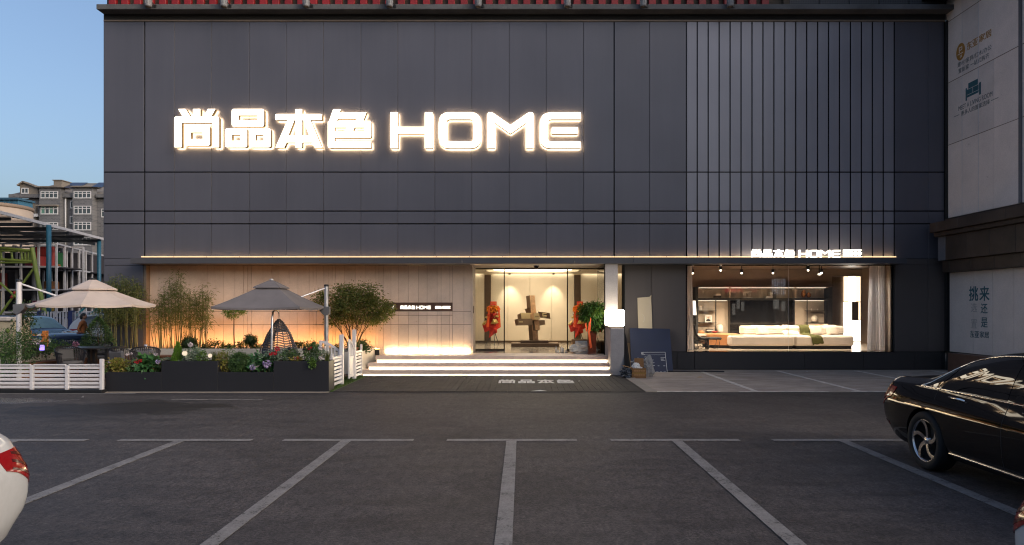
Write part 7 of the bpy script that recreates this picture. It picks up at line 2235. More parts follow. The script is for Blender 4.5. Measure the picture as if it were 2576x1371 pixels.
def bpat(f, n, u0, u1, v0, v1, d, nm, mat, t, slant=0):
    mb = MB(); q_ = [on(f, n, u0, v0, d), on(f, n, u1, v0, d), on(f, n, u1 - slant, v1, d), on(f, n, u0 - slant, v1, d)]
    mb.add(q_ + [p - n * .0015 for p in q_], [(0, 1, 2, 3), (0, 4, 5, 1), (1, 5, 6, 2), (2, 6, 7, 3), (3, 7, 4, 0)]); return mb.build(nm, mat, t)
t2, f2, n2 = board('smaller dark blue information board with fine white print', 'notice_board', ((s7(490, 1188), Yn0 - .03), (s7(828, 1188), Yn0 - .03), (s7(797, 895), Yn0 + .3), (s7(443, 897), Yn0 + .3)), .012, simple('notice_blue', (.014, .018, .045), .5), 'notice board')
for (u0, u1, v0, v1) in ((.0, 1, .985, 1), (.985, 1, 0, .984), (0, 1, .862, .868)): bpat(f2, n2, u0, u1, v0, v1, .003, 'border', M['print_white'], t2)
for (u0, u1, v0, v1) in ((.01, .05, .925, .975), (.06, .10, .925, .975), (.02, .16, .885, .9), (.12, .26, .75, .765), (.13, .26, .68, .69), (.13, .27, .66, .668), (.13, .27, .61, .62), (.34, .42, .70, .71), (.34, .41, .67, .68), (.34, .42, .64, .65), (.34, .48, .605, .615), (.78, .98, .715, .728), (.78, .90, .66, .67), (.78, .89, .63, .64), (.78, .92, .60, .61), (.78, .96, .575, .585), (.36, .5, .46, .475), (.36, .5, .33, .35), (.62, .69, .31, .325), (.85, .94, .31, .325), (.5, .62, .04, .05), (.68, .77, .04, .05), (.84, .94, .04, .05), (.13, .25, .46, .47), (.13, .24, .33, .34)):
    bpat(f2, n2, u0, u1, v0, v1, .003, 'print', M['ink_red'] if False else M['print_white'], t2)
t3, f3, n3 = board('tall cream board with a torn mark leaning behind the navy board', 'leaning_board', ((s7(415, 700), 20.145), (s7(616, 700), 20.145), (s7(593, 95), 20.165), (s7(396, 113), 20.165)), .03, simple('cream_board', (.58, .48, .34), .6, 0, .4, .05, 2), 'board')
mm = MB(); mm.prism([(f3[2].x - .075, f3[2].z - .03), (f3[2].x, f3[2].z - .02), (f3[2].x + .002, f3[2].z + .05)], 'xz', 20.13, 20.16); mm.build('bent_corner', simple('cream_board_edge', (.58, .48, .34), .6), t3)
mb = MB(); arc_ = [on(f3, n3, .30 + .17 * math.sin(math.pi * k / 10 * .9), .60 - .20 * k / 10, .003) for k in range(11)]; mb.tube(arc_, .006, 5); mb.build('scratch', M['cer_white'], t3)
mb = MB(); mb.prism([(p.x, p.z) for p in (on(f3, n3, .30, .385, 0), on(f3, n3, .42, .41, 0), on(f3, n3, .34, .40, 0))], 'xz', f3[0].y + .03, f3[0].y + .035); mb.build('tear', M['black'], t3)
# cartons and wrapping
Yk = GY(s7(0, 1275)[1])
a, b = s7(318, 1275), s7(520, 1130)
t = thing('cardboard_box', 'open worn brown cardboard box with yellow strap on the ground', 'box', (PX(a[0], Yk), Yk, 0))
x0, x1 = PX(a[0], Yk), PX(b[0], Yk); h_ = PZ(b[1], Yk)
for (xa, xb, ya, yb) in ((x0, x1, Yk, Yk + .012), (x0, x1, Yk + .34, Yk + .352), (x0, x0 + .012, Yk + .0125, Yk + .3395), (x1 - .012, x1, Yk + .0125, Yk + .3395)):
    mm = MB(); mm.box(xa, xb, ya, yb, .002, h_); mm.build('side', M['card_dark'], t)
mm = MB(); mm.box(x0 - .004, x1 + .004, Yk - .004, Yk - .0005, h_ * .50, h_ * .56); mm.build('strap', M['pad_yellow'], t)
mm = MB(); mm.obox(((x0 + x1) / 2 + .06, Yk + .35, h_ + .12), (x1 - x0 - .12, .008, .24), Matrix.Rotation(R(-14), 3, 'X')); mm.build('flap', M['card_dark'], t)
mm = MB(); mm.obox((x0 - .10, Yk + .17, h_ + .03), (.26, .30, .006), Matrix.Rotation(R(14), 3, 'Y')); mm.build('flap', M['card'], t)
for k in range(5):
    for j in range(2):
        mm = MB(); xx = x0 + (x1 - x0) * (.14 + .16 * k); mm.box(xx, xx + .05, Yk - .003, Yk - .0006, h_ * (.68 - .4 * j), h_ * (.84 - .42 * j)); mm.build('print', M['card'], t)
bag('crumpled white paper sticking out of the open brown box', (x0 + .14, Yk + .17, h_ + .0), (.11, .11, .10), M['white'], 14, 'paper', 'paper_wad', .45)
M['clear_wrap'] = glass('bubble_wrap', (.80, .80, .80), 1.6, 1.6)
def wrap_mat():
    t = NT('wrap_film')
    tr = t.new('ShaderNodeBsdfTransparent'); tr.inputs['Color'].default_value = (.85, .85, .85, 1)
    p = t.new('ShaderNodeBsdfPrincipled'); p.inputs['Base Color'].default_value = (.52, .50, .48, 1); p.inputs['Roughness'].default_value = .18
    n_ = t.noise(18, 4, .7, t.pos()); bp_ = t.new('ShaderNodeBump'); bp_.inputs['Strength'].default_value = .8; bp_.inputs['Distance'].default_value = .03
    t.link(n_.outputs['Fac'], bp_.inputs['Height']); t.link(bp_.outputs['Normal'], p.inputs['Normal'])
    mx = t.new('ShaderNodeMixShader'); mx.inputs['Fac'].default_value = .55
    t.link(tr.outputs['BSDF'], mx.inputs[1]); t.link(p.outputs['BSDF'], mx.inputs[2]); t.link(mx.outputs['Shader'], t.out.inputs['Surface']); return t.mat
M['wrap'] = wrap_mat()
Yw = Yk + .5
c = (PX(s7(440, 0)[0], Yw), Yw, PZ(s7(0, 1040)[1], Yw)); bag('crumpled clear bubble wrap behind the open brown box', c, (.25, .10, .09), M['wrap'], 8, amp=.4)
c = (PX(s7(560, 0)[0], Yk + .45), Yk + .45, .23); bag('clear plastic sheet heaped right of the open brown box', c, (.12, .10, .23), M['wrap'], 9, amp=.4)
M['bag_grey'] = simple('dark_plastic_bag', (.035, .04, .05), .25, 0, .6, .5, 10, .5, 25, .02)
c = (PX(s7(235, 0)[0], Yk + .05), Yk + .05, .14); bag('dark crumpled plastic bag between the low wall and the box', c, (.14, .12, .14), M['bag_grey'], 10, amp=.4)
# dark sheets leaning against the pillar side
board('dark thin sheet leaning against the side of the grey low wall', 'leaning_board', ((s7(215, 1215), Yk + .5), (s7(300, 1160), Yk + 1.0), (s7(240, 700), 19.3), (s7(205, 590), 18.8)), .02, M['black'], 'board')
board('narrow brown offcut board behind the dark leaning sheet', 'offcut_board', ((s7(255, 1120), 19.4), (s7(300, 1120), 19.5), (s7(290, 765), 20.1), (s7(250, 765), 20.0)), .02, M['sc_mid'], 'board')
rod = thing('metal_rod', 'long thin dark rod lying on the concrete apron', 'rod', (5, 19.6, .01))
mm = MB(); mm.tube([(PX(1590, 19.5), 19.5, .03), (PX(1800, 19.45), 19.45, .025), (PX(1822, 19.38), 19.38, .022)], .018, 8); mm.build('shaft', M['black_metal'], rod)
# ================================================================== cars
def interp(tab, x):
    if x <= tab[0][0]: return tab[0][1:]
    if x >= tab[-1][0]: return tab[-1][1:]
    for i in range(len(tab) - 1):
        if tab[i][0] <= x <= tab[i + 1][0]:
            p0 = tab[max(i - 1, 0)]; p1 = tab[i]; p2 = tab[i + 1]; p3 = tab[min(i + 2, len(tab) - 1)]
            h = p2[0] - p1[0]; t = (x - p1[0]) / h
            out = []
            for k in range(1, len(p1)):
                d = (p2[k] - p1[k]) / h
                dl = (p1[k] - p0[k]) / max(p1[0] - p0[0], 1e-6) if i > 0 else d
                dr = (p3[k] - p2[k]) / max(p3[0] - p2[0], 1e-6) if i + 2 < len(tab) else d
                m1 = 0 if dl * d <= 0 else 2 * dl * d / (dl + d); m2 = 0 if dr * d <= 0 else 2 * dr * d / (dr + d)
                t2, t3 = t * t, t * t * t
                out.append((2 * t3 - 3 * t2 + 1) * p1[k] + (t3 - 2 * t2 + t) * h * m1 + (-2 * t3 + 3 * t2) * p2[k] + (t3 - t2) * h * m2)
            return out

class Car:
    """x from the tail (0) to the nose, y to the car's left, z up; surface S(x, s), s 0 (sill) .. 1 (roof centre)"""
    def __init__(self, tab, shoulder=.0):
        self.tab = tab; self.L = tab[-1][0]
    def sect(self, x):
        zl, zm, zb, zt, wl_, wm, wb, wt = interp(self.tab, x)
        return [(wl_ * .5, zl - .0), (wl_ * .93, zl), (wl_, zl + .05), ((wl_ + wm) / 2 + .015, (zl + zm) / 2), (wm, zm), (wm - .006, zm + (zb - zm) * .45), (wb + .02, zb - .035), (wb, zb),
                (wb + (wt - wb) * .255, zb + (zt - zb) * .35), (wb + (wt - wb) * .60, zb + (zt - zb) * .69), (wt, zt - (zt - zb) * .10 - .004), (wt * .86, zt - .022), (wt * .5, zt - .006), (0, zt)]
    N = 13
    SB, ST = 7 / 13, 10 / 13
    def S(self, x, s, side=1, off=0.0):
        def raw(x, s):
            pts = self.sect(x); i = s * self.N; k = min(int(i), self.N - 1); w = i - k
            p0 = pts[max(k - 1, 0)]; p1 = pts[k]; p2 = pts[k + 1]; p3 = pts[min(k + 2, self.N)]
            r = []
            for q_ in range(2):
                m1 = (p2[q_] - p0[q_]) / 2; m2 = (p3[q_] - p1[q_]) / 2
                if k == 6: m2 = (p2[q_] - p1[q_])
                if k == 7: m1 = (p2[q_] - p1[q_])
                t2, t3 = w * w, w ** 3
                r.append((2 * t3 - 3 * t2 + 1) * p1[q_] + (t3 - 2 * t2 + w) * m1 * .8 + (-2 * t3 + 3 * t2) * p2[q_] + (t3 - t2) * m2 * .8)
            return Vector((x, r[0], r[1]))
        p = raw(x, s)
        if off:
            e = .012
            dx = raw(min(x + e, self.L), s) - raw(max(x - e, 0), s); ds = raw(x, min(s + e, 1)) - raw(x, max(s - e, 0))
            n = dx.cross(ds)
            if n.length > 1e-9:
                n.normalize()
                if n.y < 0 and s < .9: n = -n
                if s >= .9 and n.z < 0: n = -n
                p = p + n * off
        p.y *= side
        return p
    def patch(self, name, mat, parent, corners, nu=10, nv=8, off=.004, sides=(1, -1), thick=.006):
        """corners: (x, s) bottom-rear, bottom-front, top-front, top-rear"""
        for sd_ in sides:
            mb = MB()
            def cs(u, v):
                a, b, c, d = corners
                x = (a[0] * (1 - u) + b[0] * u) * (1 - v) + (d[0] * (1 - u) + c[0] * u) * v
                s = (a[1] * (1 - u) + b[1] * u) * (1 - v) + (d[1] * (1 - u) + c[1] * u) * v
                return x, s
            mb.grid(lambda u, v: self.S(*cs(u, v), sd_, off), nu, nv, True, flip=sd_ < 0)
            edge = [cs(k / nu, 0) for k in range(nu + 1)] + [cs(1, k / nv) for k in range(1, nv + 1)] + [cs(1 - k / nu, 1) for k in range(1, nu + 1)] + [cs(0, 1 - k / nv) for k in range(1, nv)]
            o_ = [self.S(*e, sd_, off) for e in edge]; i_ = [self.S(*e, sd_, off - thick) for e in edge]; n = len(edge)
            mb.add(o_ + i_, [(k, (k + 1) % n, (k + 1) % n + n, k + n) for k in range(n)], False)
            mb.build(name, mat, parent)
    def line(self, name, mat, parent, pts, r=.008, off=.004, sides=(1, -1), n=6):
        for sd_ in sides:
            mb = MB(); mb.tube([self.S(x, s, sd_, off) for x, s in pts], r, n); mb.build(name, mat, parent)
    def body(self, name, mat, parent, wheels, rw, nx=110):
        ss = []
        for k in range(self.N):
            for j in range(3): ss.append((k + j / 3) / self.N)
        ss.append(1.0)
        m_ = len(ss); vs, fs = [], []
        xs_ = [self.L * (.5 - .5 * math.cos(math.pi * (k / nx))) * .5 + self.L * (k / nx) * .5 for k in range(nx + 1)]
        for x in xs_:
            ring = [self.S(x, s, 1) for s in ss] + [self.S(x, s, -1) for s in ss[::-1][1:]]
            vs += ring
        K = 2 * m_ - 1
        for i in range(nx):
            for j in range(K):
                fs.append((i * K + j, (i + 1) * K + j, (i + 1) * K + (j + 1) % K, i * K + (j + 1) % K))
        fs.append(tuple(range(K))); fs.append(tuple(nx * K + j for j in range(K))[::-1])
        mb = MB(); mb.add(vs, fs, True); me = mb.mesh(name, mat, (0, 0, 0))
        import bmesh
        bm = bmesh.new(); bm.from_mesh(me); bmesh.ops.recalc_face_normals(bm, faces=bm.faces); bm.to_mesh(me); bm.free()
        o = bpy.data.objects.new(name, me); COL.objects.link(o)
        cutters = []
        for wx in wheels:
            cb = MB(); 
            for sd_ in (1, -1):
                cb2 = MB(); cb2.lathe([(rw, -.30), (rw, .30)], (wx, sd_ * (max(t[6] for t in self.tab) - .05), rw * .90), 40, rot=Matrix.Rotation(R(90), 3, 'X'))
                cm = bpy.data.objects.new('cut', cb2.mesh('cut', M['black'])); COL.objects.link(cm)
                bm = bmesh.new(); bm.from_mesh(cm.data); bmesh.ops.recalc_face_normals(bm, faces=bm.faces); bm.to_mesh(cm.data); bm.free()
                md = o.modifiers.new('b', 'BOOLEAN'); md.operation = 'DIFFERENCE'; md.object = cm; md.solver = 'EXACT'
                cutters.append(cm)
        dg = bpy.context.evaluated_depsgraph_get()
        me2 = bpy.data.meshes.new_from_object(o.evaluated_get(dg))
        o.modifiers.clear(); o.data = me2
        for cm in cutters: bpy.data.objects.remove(cm)
        me2.materials.clear(); me2.materials.append(mat)
        pol = me2.polygons; me2.polygons.foreach_set('material_index', [0] * len(pol))
        me2.set_sharp_from_angle(angle=R(38))
        o.parent = parent
        return o

M['tyre'] = simple('tyre_rubber', (.015, .015, .016), .75, 0, .3)
M['rim'] = simple('machined_rim', (.55, .54, .55), .22, 1.0, .5, .05)
M['chrome'] = simple('chrome', (.80, .80, .80), .08, 1.0, .5, .02)
M['tint'] = NT('tinted_glass').bsdf((.003, .003, .0035), 0.0, 0, .7)
M['tail_red'] = NT('tail_lamp').bsdf((.24, .002, .004), .15, 0, .4, **{'Coat Weight': .35})
M['tail_dark'] = NT('tail_lamp_dark').bsdf((.07, .002, .003), .15, 0, .6)
M['black_plastic'] = simple('black_plastic', (.02, .02, .021), .5)
M['car_black'] = mk_paint_car('black_car_paint', (.003, .003, .0035))
M['car_white'] = mk_paint_car('white_car_paint', (.47, .47, .475))
M['car_blue'] = mk_paint_car('blue_car_paint', (.020, .032, .062), .3)

def wheel_mb(r, w, rr, parent, loc, side, twist=.35, spokes=5):
    """wheel lying with its axle along y; side +1/-1 = outer face direction"""
    t = tag(MB().lathe([(rr * .98, -w / 2), (r * .93, -w / 2), (r, -w * .38), (r, w * .38), (r * .93, w / 2), (rr * 1.03, w / 2 - .004), (rr * .98, w * .40), (rr * .98, -w / 2)], loc, 40, rot=Matrix.Rotation(R(-90) * side, 3, 'X'), caps=False).build('tyre', M['tyre'], parent))
    rotm = Matrix.Rotation(R(-90) * side, 3, 'X')
    mb = MB()
    mb.lathe([(rr * .93, w * .36), (rr * .97, w * .43), (rr * 1.0, w * .45), (rr * 1.0, w * .30)], loc, 40, rot=rotm, caps=False)
    mb.lathe([(.001, w * .36), (rr * .14, w * .36), (rr * .20, w * .30), (rr * .24, w * .16)], loc, 24, rot=rotm, caps=False)
    for k in range(spokes):
        a0 = 2 * math.pi * k / spokes
        pts_o, pts_i = [], []
        for j in range(7):
            u = j / 6; rad = rr * (.16 + .78 * u); a = a0 + twist * u * u * 1.4
            wd = rr * (.095 - .02 * u + .06 * u ** 3)
            z = w * (.33 + .08 * u)
            tn = Vector((-math.sin(a), math.cos(a), 0)); p = Vector((rad * math.cos(a), rad * math.sin(a), z))
            pts_o += [p - tn * wd, p + tn * wd]; pts_i += [p - tn * wd * 1.1 - Vector((0, 0, .035)), p + tn * wd * 1.1 - Vector((0, 0, .035))]
        vs = [rotm @ p + Vector(loc) for p in pts_o + pts_i]; n = len(pts_o); fs = []
        for j in range(6):
            a, b, c, d = 2 * j, 2 * j + 1, 2 * j + 3, 2 * j + 2
            fs += [(a, b, c, d), (a, d, d + n, a + n), (b, b + n, c + n, c)]
        mb.add(vs, fs, False)
    o = mb.build('rim', M['rim'], t)
    mb = MB(); mb.lathe([(.001, -w * .05), (rr * .70, -w * .05), (rr * .72, -w * .2), (rr * .95, -w * .2), (rr * .94, w * .35)], loc, 28, rot=rotm, caps=False); mb.build('brake_disc', M['black'], t)
    return t

#        x    z_low z_mid z_belt z_top  w_low w_mid w_belt w_top
SEDAN = [(0.00, .40, .54, .88, .93, .58, .70, .56, .48),
         (0.03, .36, .54, .90, .965, .70, .80, .66, .56),
         (0.10, .31, .56, .92, .995, .77, .86, .745, .62),
         (0.25, .25, .60, .935, 1.015, .82, .89, .805, .66),
         (0.55, .21, .60, .945, 1.03, .86, .918, .828, .68),
         (0.85, .20, .60, .95, 1.06, .87, .926, .838, .665),
         (1.20, .20, .60, .95, 1.215, .87, .928, .840, .61),
         (1.60, .20, .59, .948, 1.36, .87, .93, .842, .585),
         (2.05, .20, .59, .944, 1.435, .87, .93, .84, .585),
         (2.55, .20, .59, .938, 1.452, .87, .93, .835, .595),
         (3.00, .20, .59, .93, 1.405, .87, .93, .83, .60),
         (3.40, .20, .585, .92, 1.25, .87, .93, .825, .62),
         (3.75, .20, .58, .905, 1.07, .87, .928, .82, .66),
         (4.10, .20, .57, .88, .985, .87, .925, .805, .68),
         (4.50, .22, .54, .82, .925, .84, .90, .77, .65),
         (4.80, .26, .50, .74, .84, .76, .83, .69, .58),
         (4.93, .31, .48, .68, .76, .66, .74, .60, .50),
         (5.00, .36, .46, .62, .68, .50, .56, .46, .38)]
def sedan(label, cat_mat, loc, rz, scale=1.0, tail_big=False, name='parked_car', dark_glass=True):
    t = thing(name, label, 'car', (0, 0, 0))
    c = Car(SEDAN)
    c.body('body', cat_mat, t, (1.08, 4.05), .375)
    b0, b1 = c.SB + .012, c.ST - .012
    c.patch('side_window', M['tint'], t, ((.98, b0 + .004), (1.20, b0 + .004), (1.42, b1 - .03), (1.36, b1 - .05)), 6, 8)
    c.patch('side_window', M['tint'], t, ((1.26, b0), (2.32, b0), (2.32, b1), (1.52, b1 - .012)), 14, 8)
    c.patch('side_window', M['tint'], t, ((2.42, b0), (3.60, b0), (2.98, b1 - .012), (2.42, b1)), 14, 8)
    c.line('window_trim', M['chrome'], t, [(.90 + (3.66 - .90) * k / 24, c.SB + .004) for k in range(25)], .011, .003)
    top = [(.90, c.SB + .006), (1.02, c.SB + .06), (1.14, c.SB + .115), (1.28, c.ST - .055), (1.45, c.ST - .018)] + [(1.6 + 1.35 * k / 14, c.ST - .004) for k in range(15)]
    c.line('window_trim', M['chrome'], t, top, .011, .003)
    c.line('door_seam', M['black'], t, [(2.37, .16 + .385 * k / 12) for k in range(13)], .004, .0)
    c.line('door_seam', M['black'], t, [(1.24 + .0 * k, .42 + .12 * k / 6) for k in range(7)] , .004, .0)
    c.line('door_seam', M['black'], t, [(3.52, .16 + .385 * k / 12) for k in range(13)], .004, .0)
    c.line('sill_trim', M['chrome'], t, [(1.50 + 2.05 * k / 20, 2.25 / 13) for k in range(21)], .012, .004)
    for xh in (1.52, 2.62):
        for sd_ in (1, -1):
            p = c.S(xh, 5.75 / 13, sd_, .03); q_ = c.S(xh + .20, 5.75 / 13, sd_, .03)
            mm = MB(); mm.tube([c.S(xh - .02, 5.75 / 13, sd_, .0), p, q_, c.S(xh + .22, 5.75 / 13, sd_, 0)], .013, 8); mm.build('door_handle', M['chrome'], t)
    tl = ((.012, 5.35 / 13), (.40, 5.9 / 13), (.40, 6.9 / 13), (.012, 7.6 / 13))
    c.patch('tail_light', M['tail_red'], t, ((.004, 4.35 / 13), (.34, 5.05 / 13), (.40, 5.75 / 13), (.004, 6.0 / 13)), 12, 8, .006)
    for k in range(3):
        q0 = 4.62 + k * .42
        c.patch('tail_light_band', M['tail_dark'], t, ((.012, q0 / 13), (.28 - .02 * k, (q0 + .42 - .12 * k) / 13), (.28 - .02 * k, (q0 + .53 - .12 * k) / 13), (.012, (q0 + .15) / 13)), 10, 2, .0085, thick=.002)
    mm = MB(); mm.grid(lambda u, v: c.S(.0, .02 + .44 * v, 1 if u > .5 else -1, 0) if False else Vector((-.012 - .02 * (1 - (2 * u - 1) ** 2), (u * 2 - 1) * .55, .42 + .48 * v)), 10, 6, True); mm.build('trunk_face', cat_mat, t)
    if cat_mat is M['car_black']: c.patch('bumper_reflector', M['tail_dark'], t, ((.10, 2.7 / 13), (.24, 2.7 / 13), (.24, 3.0 / 13), (.10, 3.0 / 13)), 4, 3, .004)
    # rear and front glass as patches over the roof centre
    for nm, x0, x1, s0 in (('rear_window', .93, 1.62, 10.6 / 13), ('windscreen', 2.98, 3.72, 10.6 / 13)):
        c.patch(nm, M['tint'], t, ((x0, s0), (x1, s0), (x1, 1.0), (x0, 1.0)), 8, 6, .004)
    for wx in (1.08, 4.05):
        for sd_ in (1, -1):
            wheel_mb(.335, .235, .243, t, (wx, sd_ * .815, .335), sd_)
    mm = MB(); mm.box(.7, 4.4, -.62, .62, .16, .45); mm.build('underbody', M['black'], t)
    for sd_ in (1, -1):
        mm = MB(); pm = c.S(3.42, c.SB + .01, sd_, .10); mm.ball((pm.x, pm.y + sd_ * .04, pm.z + .07), (.07, .11, .075), 12, 8); mm.build('mirror', cat_mat, t)
    t.location = loc; t.rotation_euler.z = rz; t.scale = (scale,) * 3
    return t
# nose towards the camera side: +x of the car points to -Y
s_ = .983
sedan('black sedan with chrome window trim parked at right, tail to the storefront', M['car_black'], (5.49, 7.79 + 1.08 * s_, 0), R(-90), s_, name='black_sedan')
w1 = sedan('white car whose tail corner shows at the lower left edge', M['car_white'], (-4.33, 4.90, 0), R(-90), .99)
w2 = copy_tree(w1); w2.location = (3.53, 3.80, 0); w2['label'] = 'white car whose tail lamp shows at the lower right edge'

SUV = [(0.00, .45, .72, 1.02, 1.10, .60, .70, .66, .56), (0.05, .40, .72, 1.04, 1.22, .74, .82, .76, .60), (0.18, .34, .72, 1.06, 1.42, .82, .90, .82, .62), (0.45, .28, .72, 1.06, 1.60, .87, .935, .86, .64),
       (.9, .26, .71, 1.06, 1.66, .89, .945, .87, .66), (1.6, .25, .70, 1.05, 1.69, .89, .95, .87, .67), (2.3, .25, .70, 1.04, 1.68, .89, .95, .87, .67), (2.8, .25, .69, 1.03, 1.60, .89, .95, .865, .66), (3.2, .25, .68, 1.02, 1.38, .89, .95, .86, .67),
       (3.6, .25, .67, 1.0, 1.15, .89, .945, .855, .70), (4.0, .26, .66, .98, 1.09, .88, .94, .84, .71), (4.4, .30, .64, .93, 1.04, .85, .91, .81, .69), (4.62, .34, .60, .86, .97, .78, .84, .75, .64), (4.72, .40, .58, .78, .86, .66, .72, .64, .55)]
def suv(label, mat, loc, rz, sc_=1.0, name='parked_suv'):
    t = thing(name, label, 'car', (0, 0, 0))
    c = Car(SUV); c.body('body', mat, t, (.92, 3.78), .40, 80)
    b0, b1 = c.SB + .012, c.ST - .012
    gl = simple('suv_glass', (.03, .045, .05), .03, 0, .7)
    for q_ in (((.50, b0), (1.30, b0), (1.30, b1), (.62, b1)), ((1.36, b0), (2.25, b0), (2.25, b1), (1.36, b1)), ((2.33, b0), (3.35, b0), (2.72, b1), (2.33, b1))): c.patch('side_window', gl, t, q_, 8, 6)
    c.patch('windscreen', M['far_screen'], t, ((2.72, 10.4 / 13), (3.45, 10.4 / 13), (3.45, 1.0), (2.72, 1.0)), 8, 6)
    c.patch('rear_window', gl, t, ((.06, 10.4 / 13), (.36, 10.4 / 13), (.36, 1), (.06, 1)), 6, 6)
    c.patch('tail_light', M['tail_red'], t, ((.02, 5.4 / 13), (.42, 6.0 / 13), (.42, 6.7 / 13), (.02, 7.0 / 13)), 8, 5)
    c.patch('headlight', M['chrome'], t, ((4.35, 6.0 / 13), (4.66, 5.6 / 13), (4.66, 6.4 / 13), (4.35, 6.8 / 13)), 8, 4)
    mm = MB()
    for k in range(15):
        y = (k / 14 - .5) * 1.1; mm.box(4.70, 4.745, y - .014, y + .014, .50, .80)
    mm.build('grille', M['chrome'], t)
    mm = MB(); mm.box(4.66, 4.70, -.62, .62, .48, .82); mm.build('grille_back', M['black'], t)
    mm = MB(); mm.box(4.73, 4.76, -.24, .24, .36, .48); mm.build('number_plate', M['print_white'], t)
    for wx in (.92, 3.78):
        for sd_ in (1, -1): wheel_mb(.36, .24, .25, t, (wx, sd_ * .83, .36), sd_)
    mm = MB(); mm.box(.6, 4.1, -.62, .62, .2, .5); mm.build('underbody', M['black'], t)
    t.location = loc; t.rotation_euler.z = rz; t.scale = (sc_,) * 3
    return t
M['far_screen'] = simple('windscreen_glass', (.10, .18, .20), .03, 0, .8)
suv('dark blue car with a chrome slatted grille parked behind the terrace planting', M['car_blue'], (-19.05, 24.2, 0), R(-22), .95)
suv('white car parked beyond the dark blue car, tail towards the camera', M['car_white'], (-17.95, 27.2, 0), R(24), .95)

# ================================================================== left-hand street things
cb = thing('utility_cabinet', 'beige utility cabinet at the far left edge', 'cabinet', (PX(20, 19.5), 19.5, 0))
xa, xb = PX(-60, 19.5), PX(32.5, 19.5)
mm = MB(); mm.box(xa, xb, 19.5, 20.2, 0, PZ(808, 19.5), .01); mm.build('body', simple('cabinet_beige', (.40, .34, .24), .7, 0, .3, .15, 3), cb)
mm = MB(); mm.box(xa - .04, xb + .05, 19.44, 20.26, PZ(808, 19.5) + .002, PZ(800, 19.5) + .03, .02); mm.build('lid', simple('cabinet_lid', (.45, .40, .36), .7, 0, .3, .3, 8), cb)
mm = MB(); mm.lathe([(.001, 0), (.07, 0), (.07, .004)], (PX(20, 19.5), 19.49, PZ(832, 19.5)), 16, rot=Matrix.Rotation(R(90), 3, 'X')); mm.build('sticker', M['slide_green'], cb)
gd = thing('guard_rail', 'orange and white guard rail in front of the dark blue car', 'guard rail', (PX(80, 20.5), 20.5, 0))
M['rail_orange'] = simple('rail_orange', (.50, .17, .04), .6)
for i, px in enumerate((33, 72, 114)):
    x = PX(px, 20.5); mm = MB(); mm.box(x - .06, x + .06, 20.44, 20.56, 0, PZ(832, 20.5), .005); mm.build('post', M['rail_orange'], gd)
for i in range(8):
    a = PX(33, 20.4) + (PX(114, 20.4) - PX(33, 20.4)) * i / 8; b = PX(33, 20.4) + (PX(114, 20.4) - PX(33, 20.4)) * (i + 1) / 8
    for py in (842, 858):
        mm = MB(); mm.box(a, b - .002, 20.38, 20.42, PZ(py, 20.4) - .03, PZ(py, 20.4) + .03); mm.build('rail', M['rail_orange'] if i % 2 else M['white_metal'], gd)

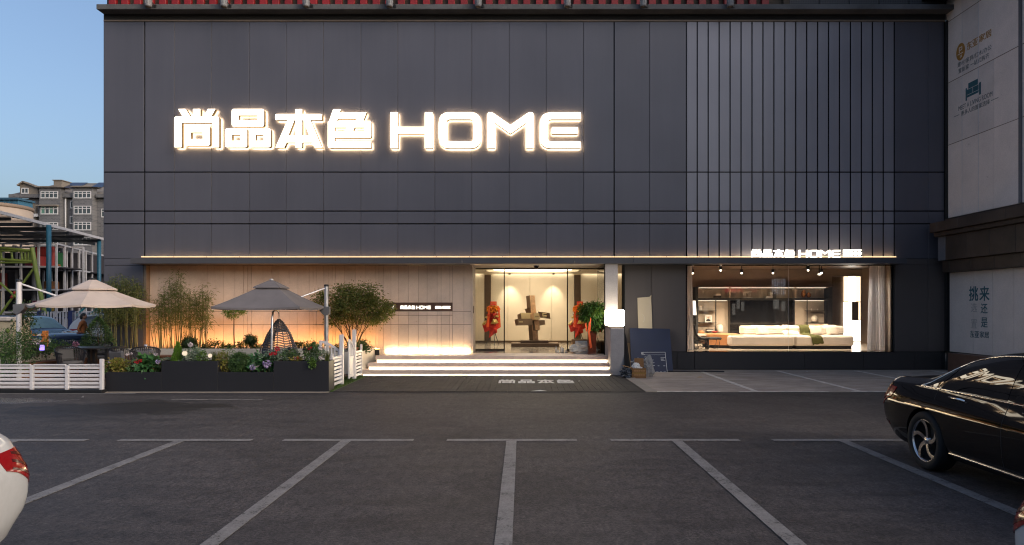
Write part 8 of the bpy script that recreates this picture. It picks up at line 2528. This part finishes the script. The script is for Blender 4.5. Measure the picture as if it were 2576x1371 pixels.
# a walking person beyond the planting
def person(label, loc, rz, H=1.62):
    t = thing('person', label, 'person', loc)
    s = H / 1.7
    V = [(0, 0, .93), (0, 0, 1.12), (0, .01, 1.33), (0, .015, 1.46), (0, .03, 1.53),          # pelvis, waist, chest, neck base, neck
         (.10, 0, .90), (.12, .14, .52), (.13, .02, .08), (.13, .15, .04),                      # left leg forward
         (-.10, 0, .90), (-.11, -.08, .50), (-.12, -.34, .14), (-.12, -.26, .04),
         (.19, .01, 1.40), (.25, -.07, 1.14), (.24, .06, .93), (.24, .10, .85), (-.19, .01, 1.40), (-.25, .06, 1.14), (-.22, .20, .95), (-.22, .25, .88)]
    E = [(0, 1), (1, 2), (2, 3), (3, 4), (0, 5), (5, 6), (6, 7), (7, 8), (0, 9), (9, 10), (10, 11), (11, 12), (2, 13), (13, 14), (14, 15), (15, 16), (2, 17), (17, 18), (18, 19), (19, 20)]
    rad = [.14, .125, .145, .08, .05, .095, .065, .045, .04, .095, .065, .045, .04, .065, .048, .036, .035, .065, .048, .036, .035]
    me = bpy.data.meshes.new('body'); me.from_pydata([Vector(v) * s for v in V], E, []); 
    o = bpy.data.objects.new('body', me); COL.objects.link(o)
    sk = o.modifiers.new('s', 'SKIN'); sd_ = o.modifiers.new('d', 'SUBSURF'); sd_.levels = 2; sd_.render_levels = 2
    for v, r_ in zip(me.skin_vertices[0].data, rad): v.radius = (r_ * s, r_ * s * .85)
    me.skin_vertices[0].data[0].use_root = True
    dg = bpy.context.evaluated_depsgraph_get(); me2 = bpy.data.meshes.new_from_object(o.evaluated_get(dg))
    o.modifiers.clear(); o.data = me2; me2.materials.clear()
    M['skin'] = simple('skin', (.35, .20, .14), .6)
    for k in ('cloth_orange', 'cloth_pale'): pass
    for m_ in (simple('orange_shirt', (.36, .13, .05), .85, 0, .2, .15, 10), simple('pale_trousers', (.42, .28, .24), .85), M['skin'], M['black']): me2.materials.append(m_)
    for p in me2.polygons:
        p.use_smooth = True; c = p.center / s
        p.material_index = 0 if (c.z > .95 and c.z < 1.47 and abs(c.x) < .30 and not (c.z < 1.0 and abs(c.x) > .19)) else (2 if c.z >= 1.47 or (abs(c.x) > .18 and c.z > .8) else (3 if c.z < .09 else 1))
    o.parent = t
    mb = MB(); mb.ball(Vector((0, .05, 1.625)) * s, (.075 * s, .092 * s, .112 * s), 16, 12); mb.ball(Vector((0, .14, 1.61)) * s, (.013 * s, .02 * s, .022 * s), 8, 6)
    for e in (-1, 1): mb.ball(Vector((e * .077, .045, 1.62)) * s, (.014 * s, .025 * s, .032 * s), 8, 6)
    h_ = mb.build('head', M['skin']); h_.parent = t
    mb = MB(); mb.ball(Vector((0, .028, 1.65)) * s, (.086 * s, .098 * s, .105 * s), 16, 12); mb.ball(Vector((0, -.04, 1.60)) * s, (.07 * s, .06 * s, .09 * s), 12, 8); h2 = mb.build('hair', M['black']); h2.parent = t
    t.rotation_euler.z = rz
    return t
person('person in an orange-brown top walking past behind the planting', (PX(208, 24.0), 24.0, 0), R(-75), 1.60)

# ================================================================== shops across the street (seen as reflections in the glass)
op = thing('shop_row', 'row of lit shops across the street reflected in the showroom glass', 'building', (20, -26, 0))
M['op_wall'] = mk_stone('street_wall', (.16, .14, .13), .8, .3)
M['shop_glow'] = emit('shop_window_glow', (1.0, .93, .84), .45)
M['red_neon'] = emit('red_neon', (1.0, .06, .10), 1.6)
M['white_neon'] = emit('white_neon', (.82, .86, 1.0), 1.5)
m = MB(); m.box(-30, 60, -34, -26, 0, 11); m.build('wall', M['op_wall'], op)
for k, x in enumerate((6, 9.5, 14.5, 17.2, 20.5, 24.5, 29, 33.5)):
    w_ = (1.0, 1.9, .8, 1.6, 1.3, 2.4, 1.0, 2.0)[k]
    for j in range(3):
        m = MB(); m.box(x + w_ * j / 3, x + w_ * (j + .7) / 3, -25.99, -25.95, (1.5, 1.1, 1.7)[(j + k) % 3], (2.2, 2.6, 2.4, 1.9)[(k + j) % 4]); m.build('shop_window', M['shop_glow'], op)
    m = MB(); m.box(x - .1, x + 2.6, -25.95, -25.90, 2.75, 2.85); m.build('ledge', M['black_metal'], op)
RYB = (R(90), 0, R(180))
for s_t, x, z, sz in (('天国泰', 20.6, 3.55, .62), ('口', 22.6, 3.55, .6)):
    link_mesh('neon_letter', text_mesh('neon_letter', s_t, sz, M['red_neon'], .03), op, (x, -25.9, z), RYB)
for x in (24.4, 25.3, 33.6):
    for k in range(5):
        m = MB(); m.box(x + k * .16, x + k * .16 + .03, -25.95, -25.9, 3.1, 4.6); m.build('light_tube', M['white_neon'], op)
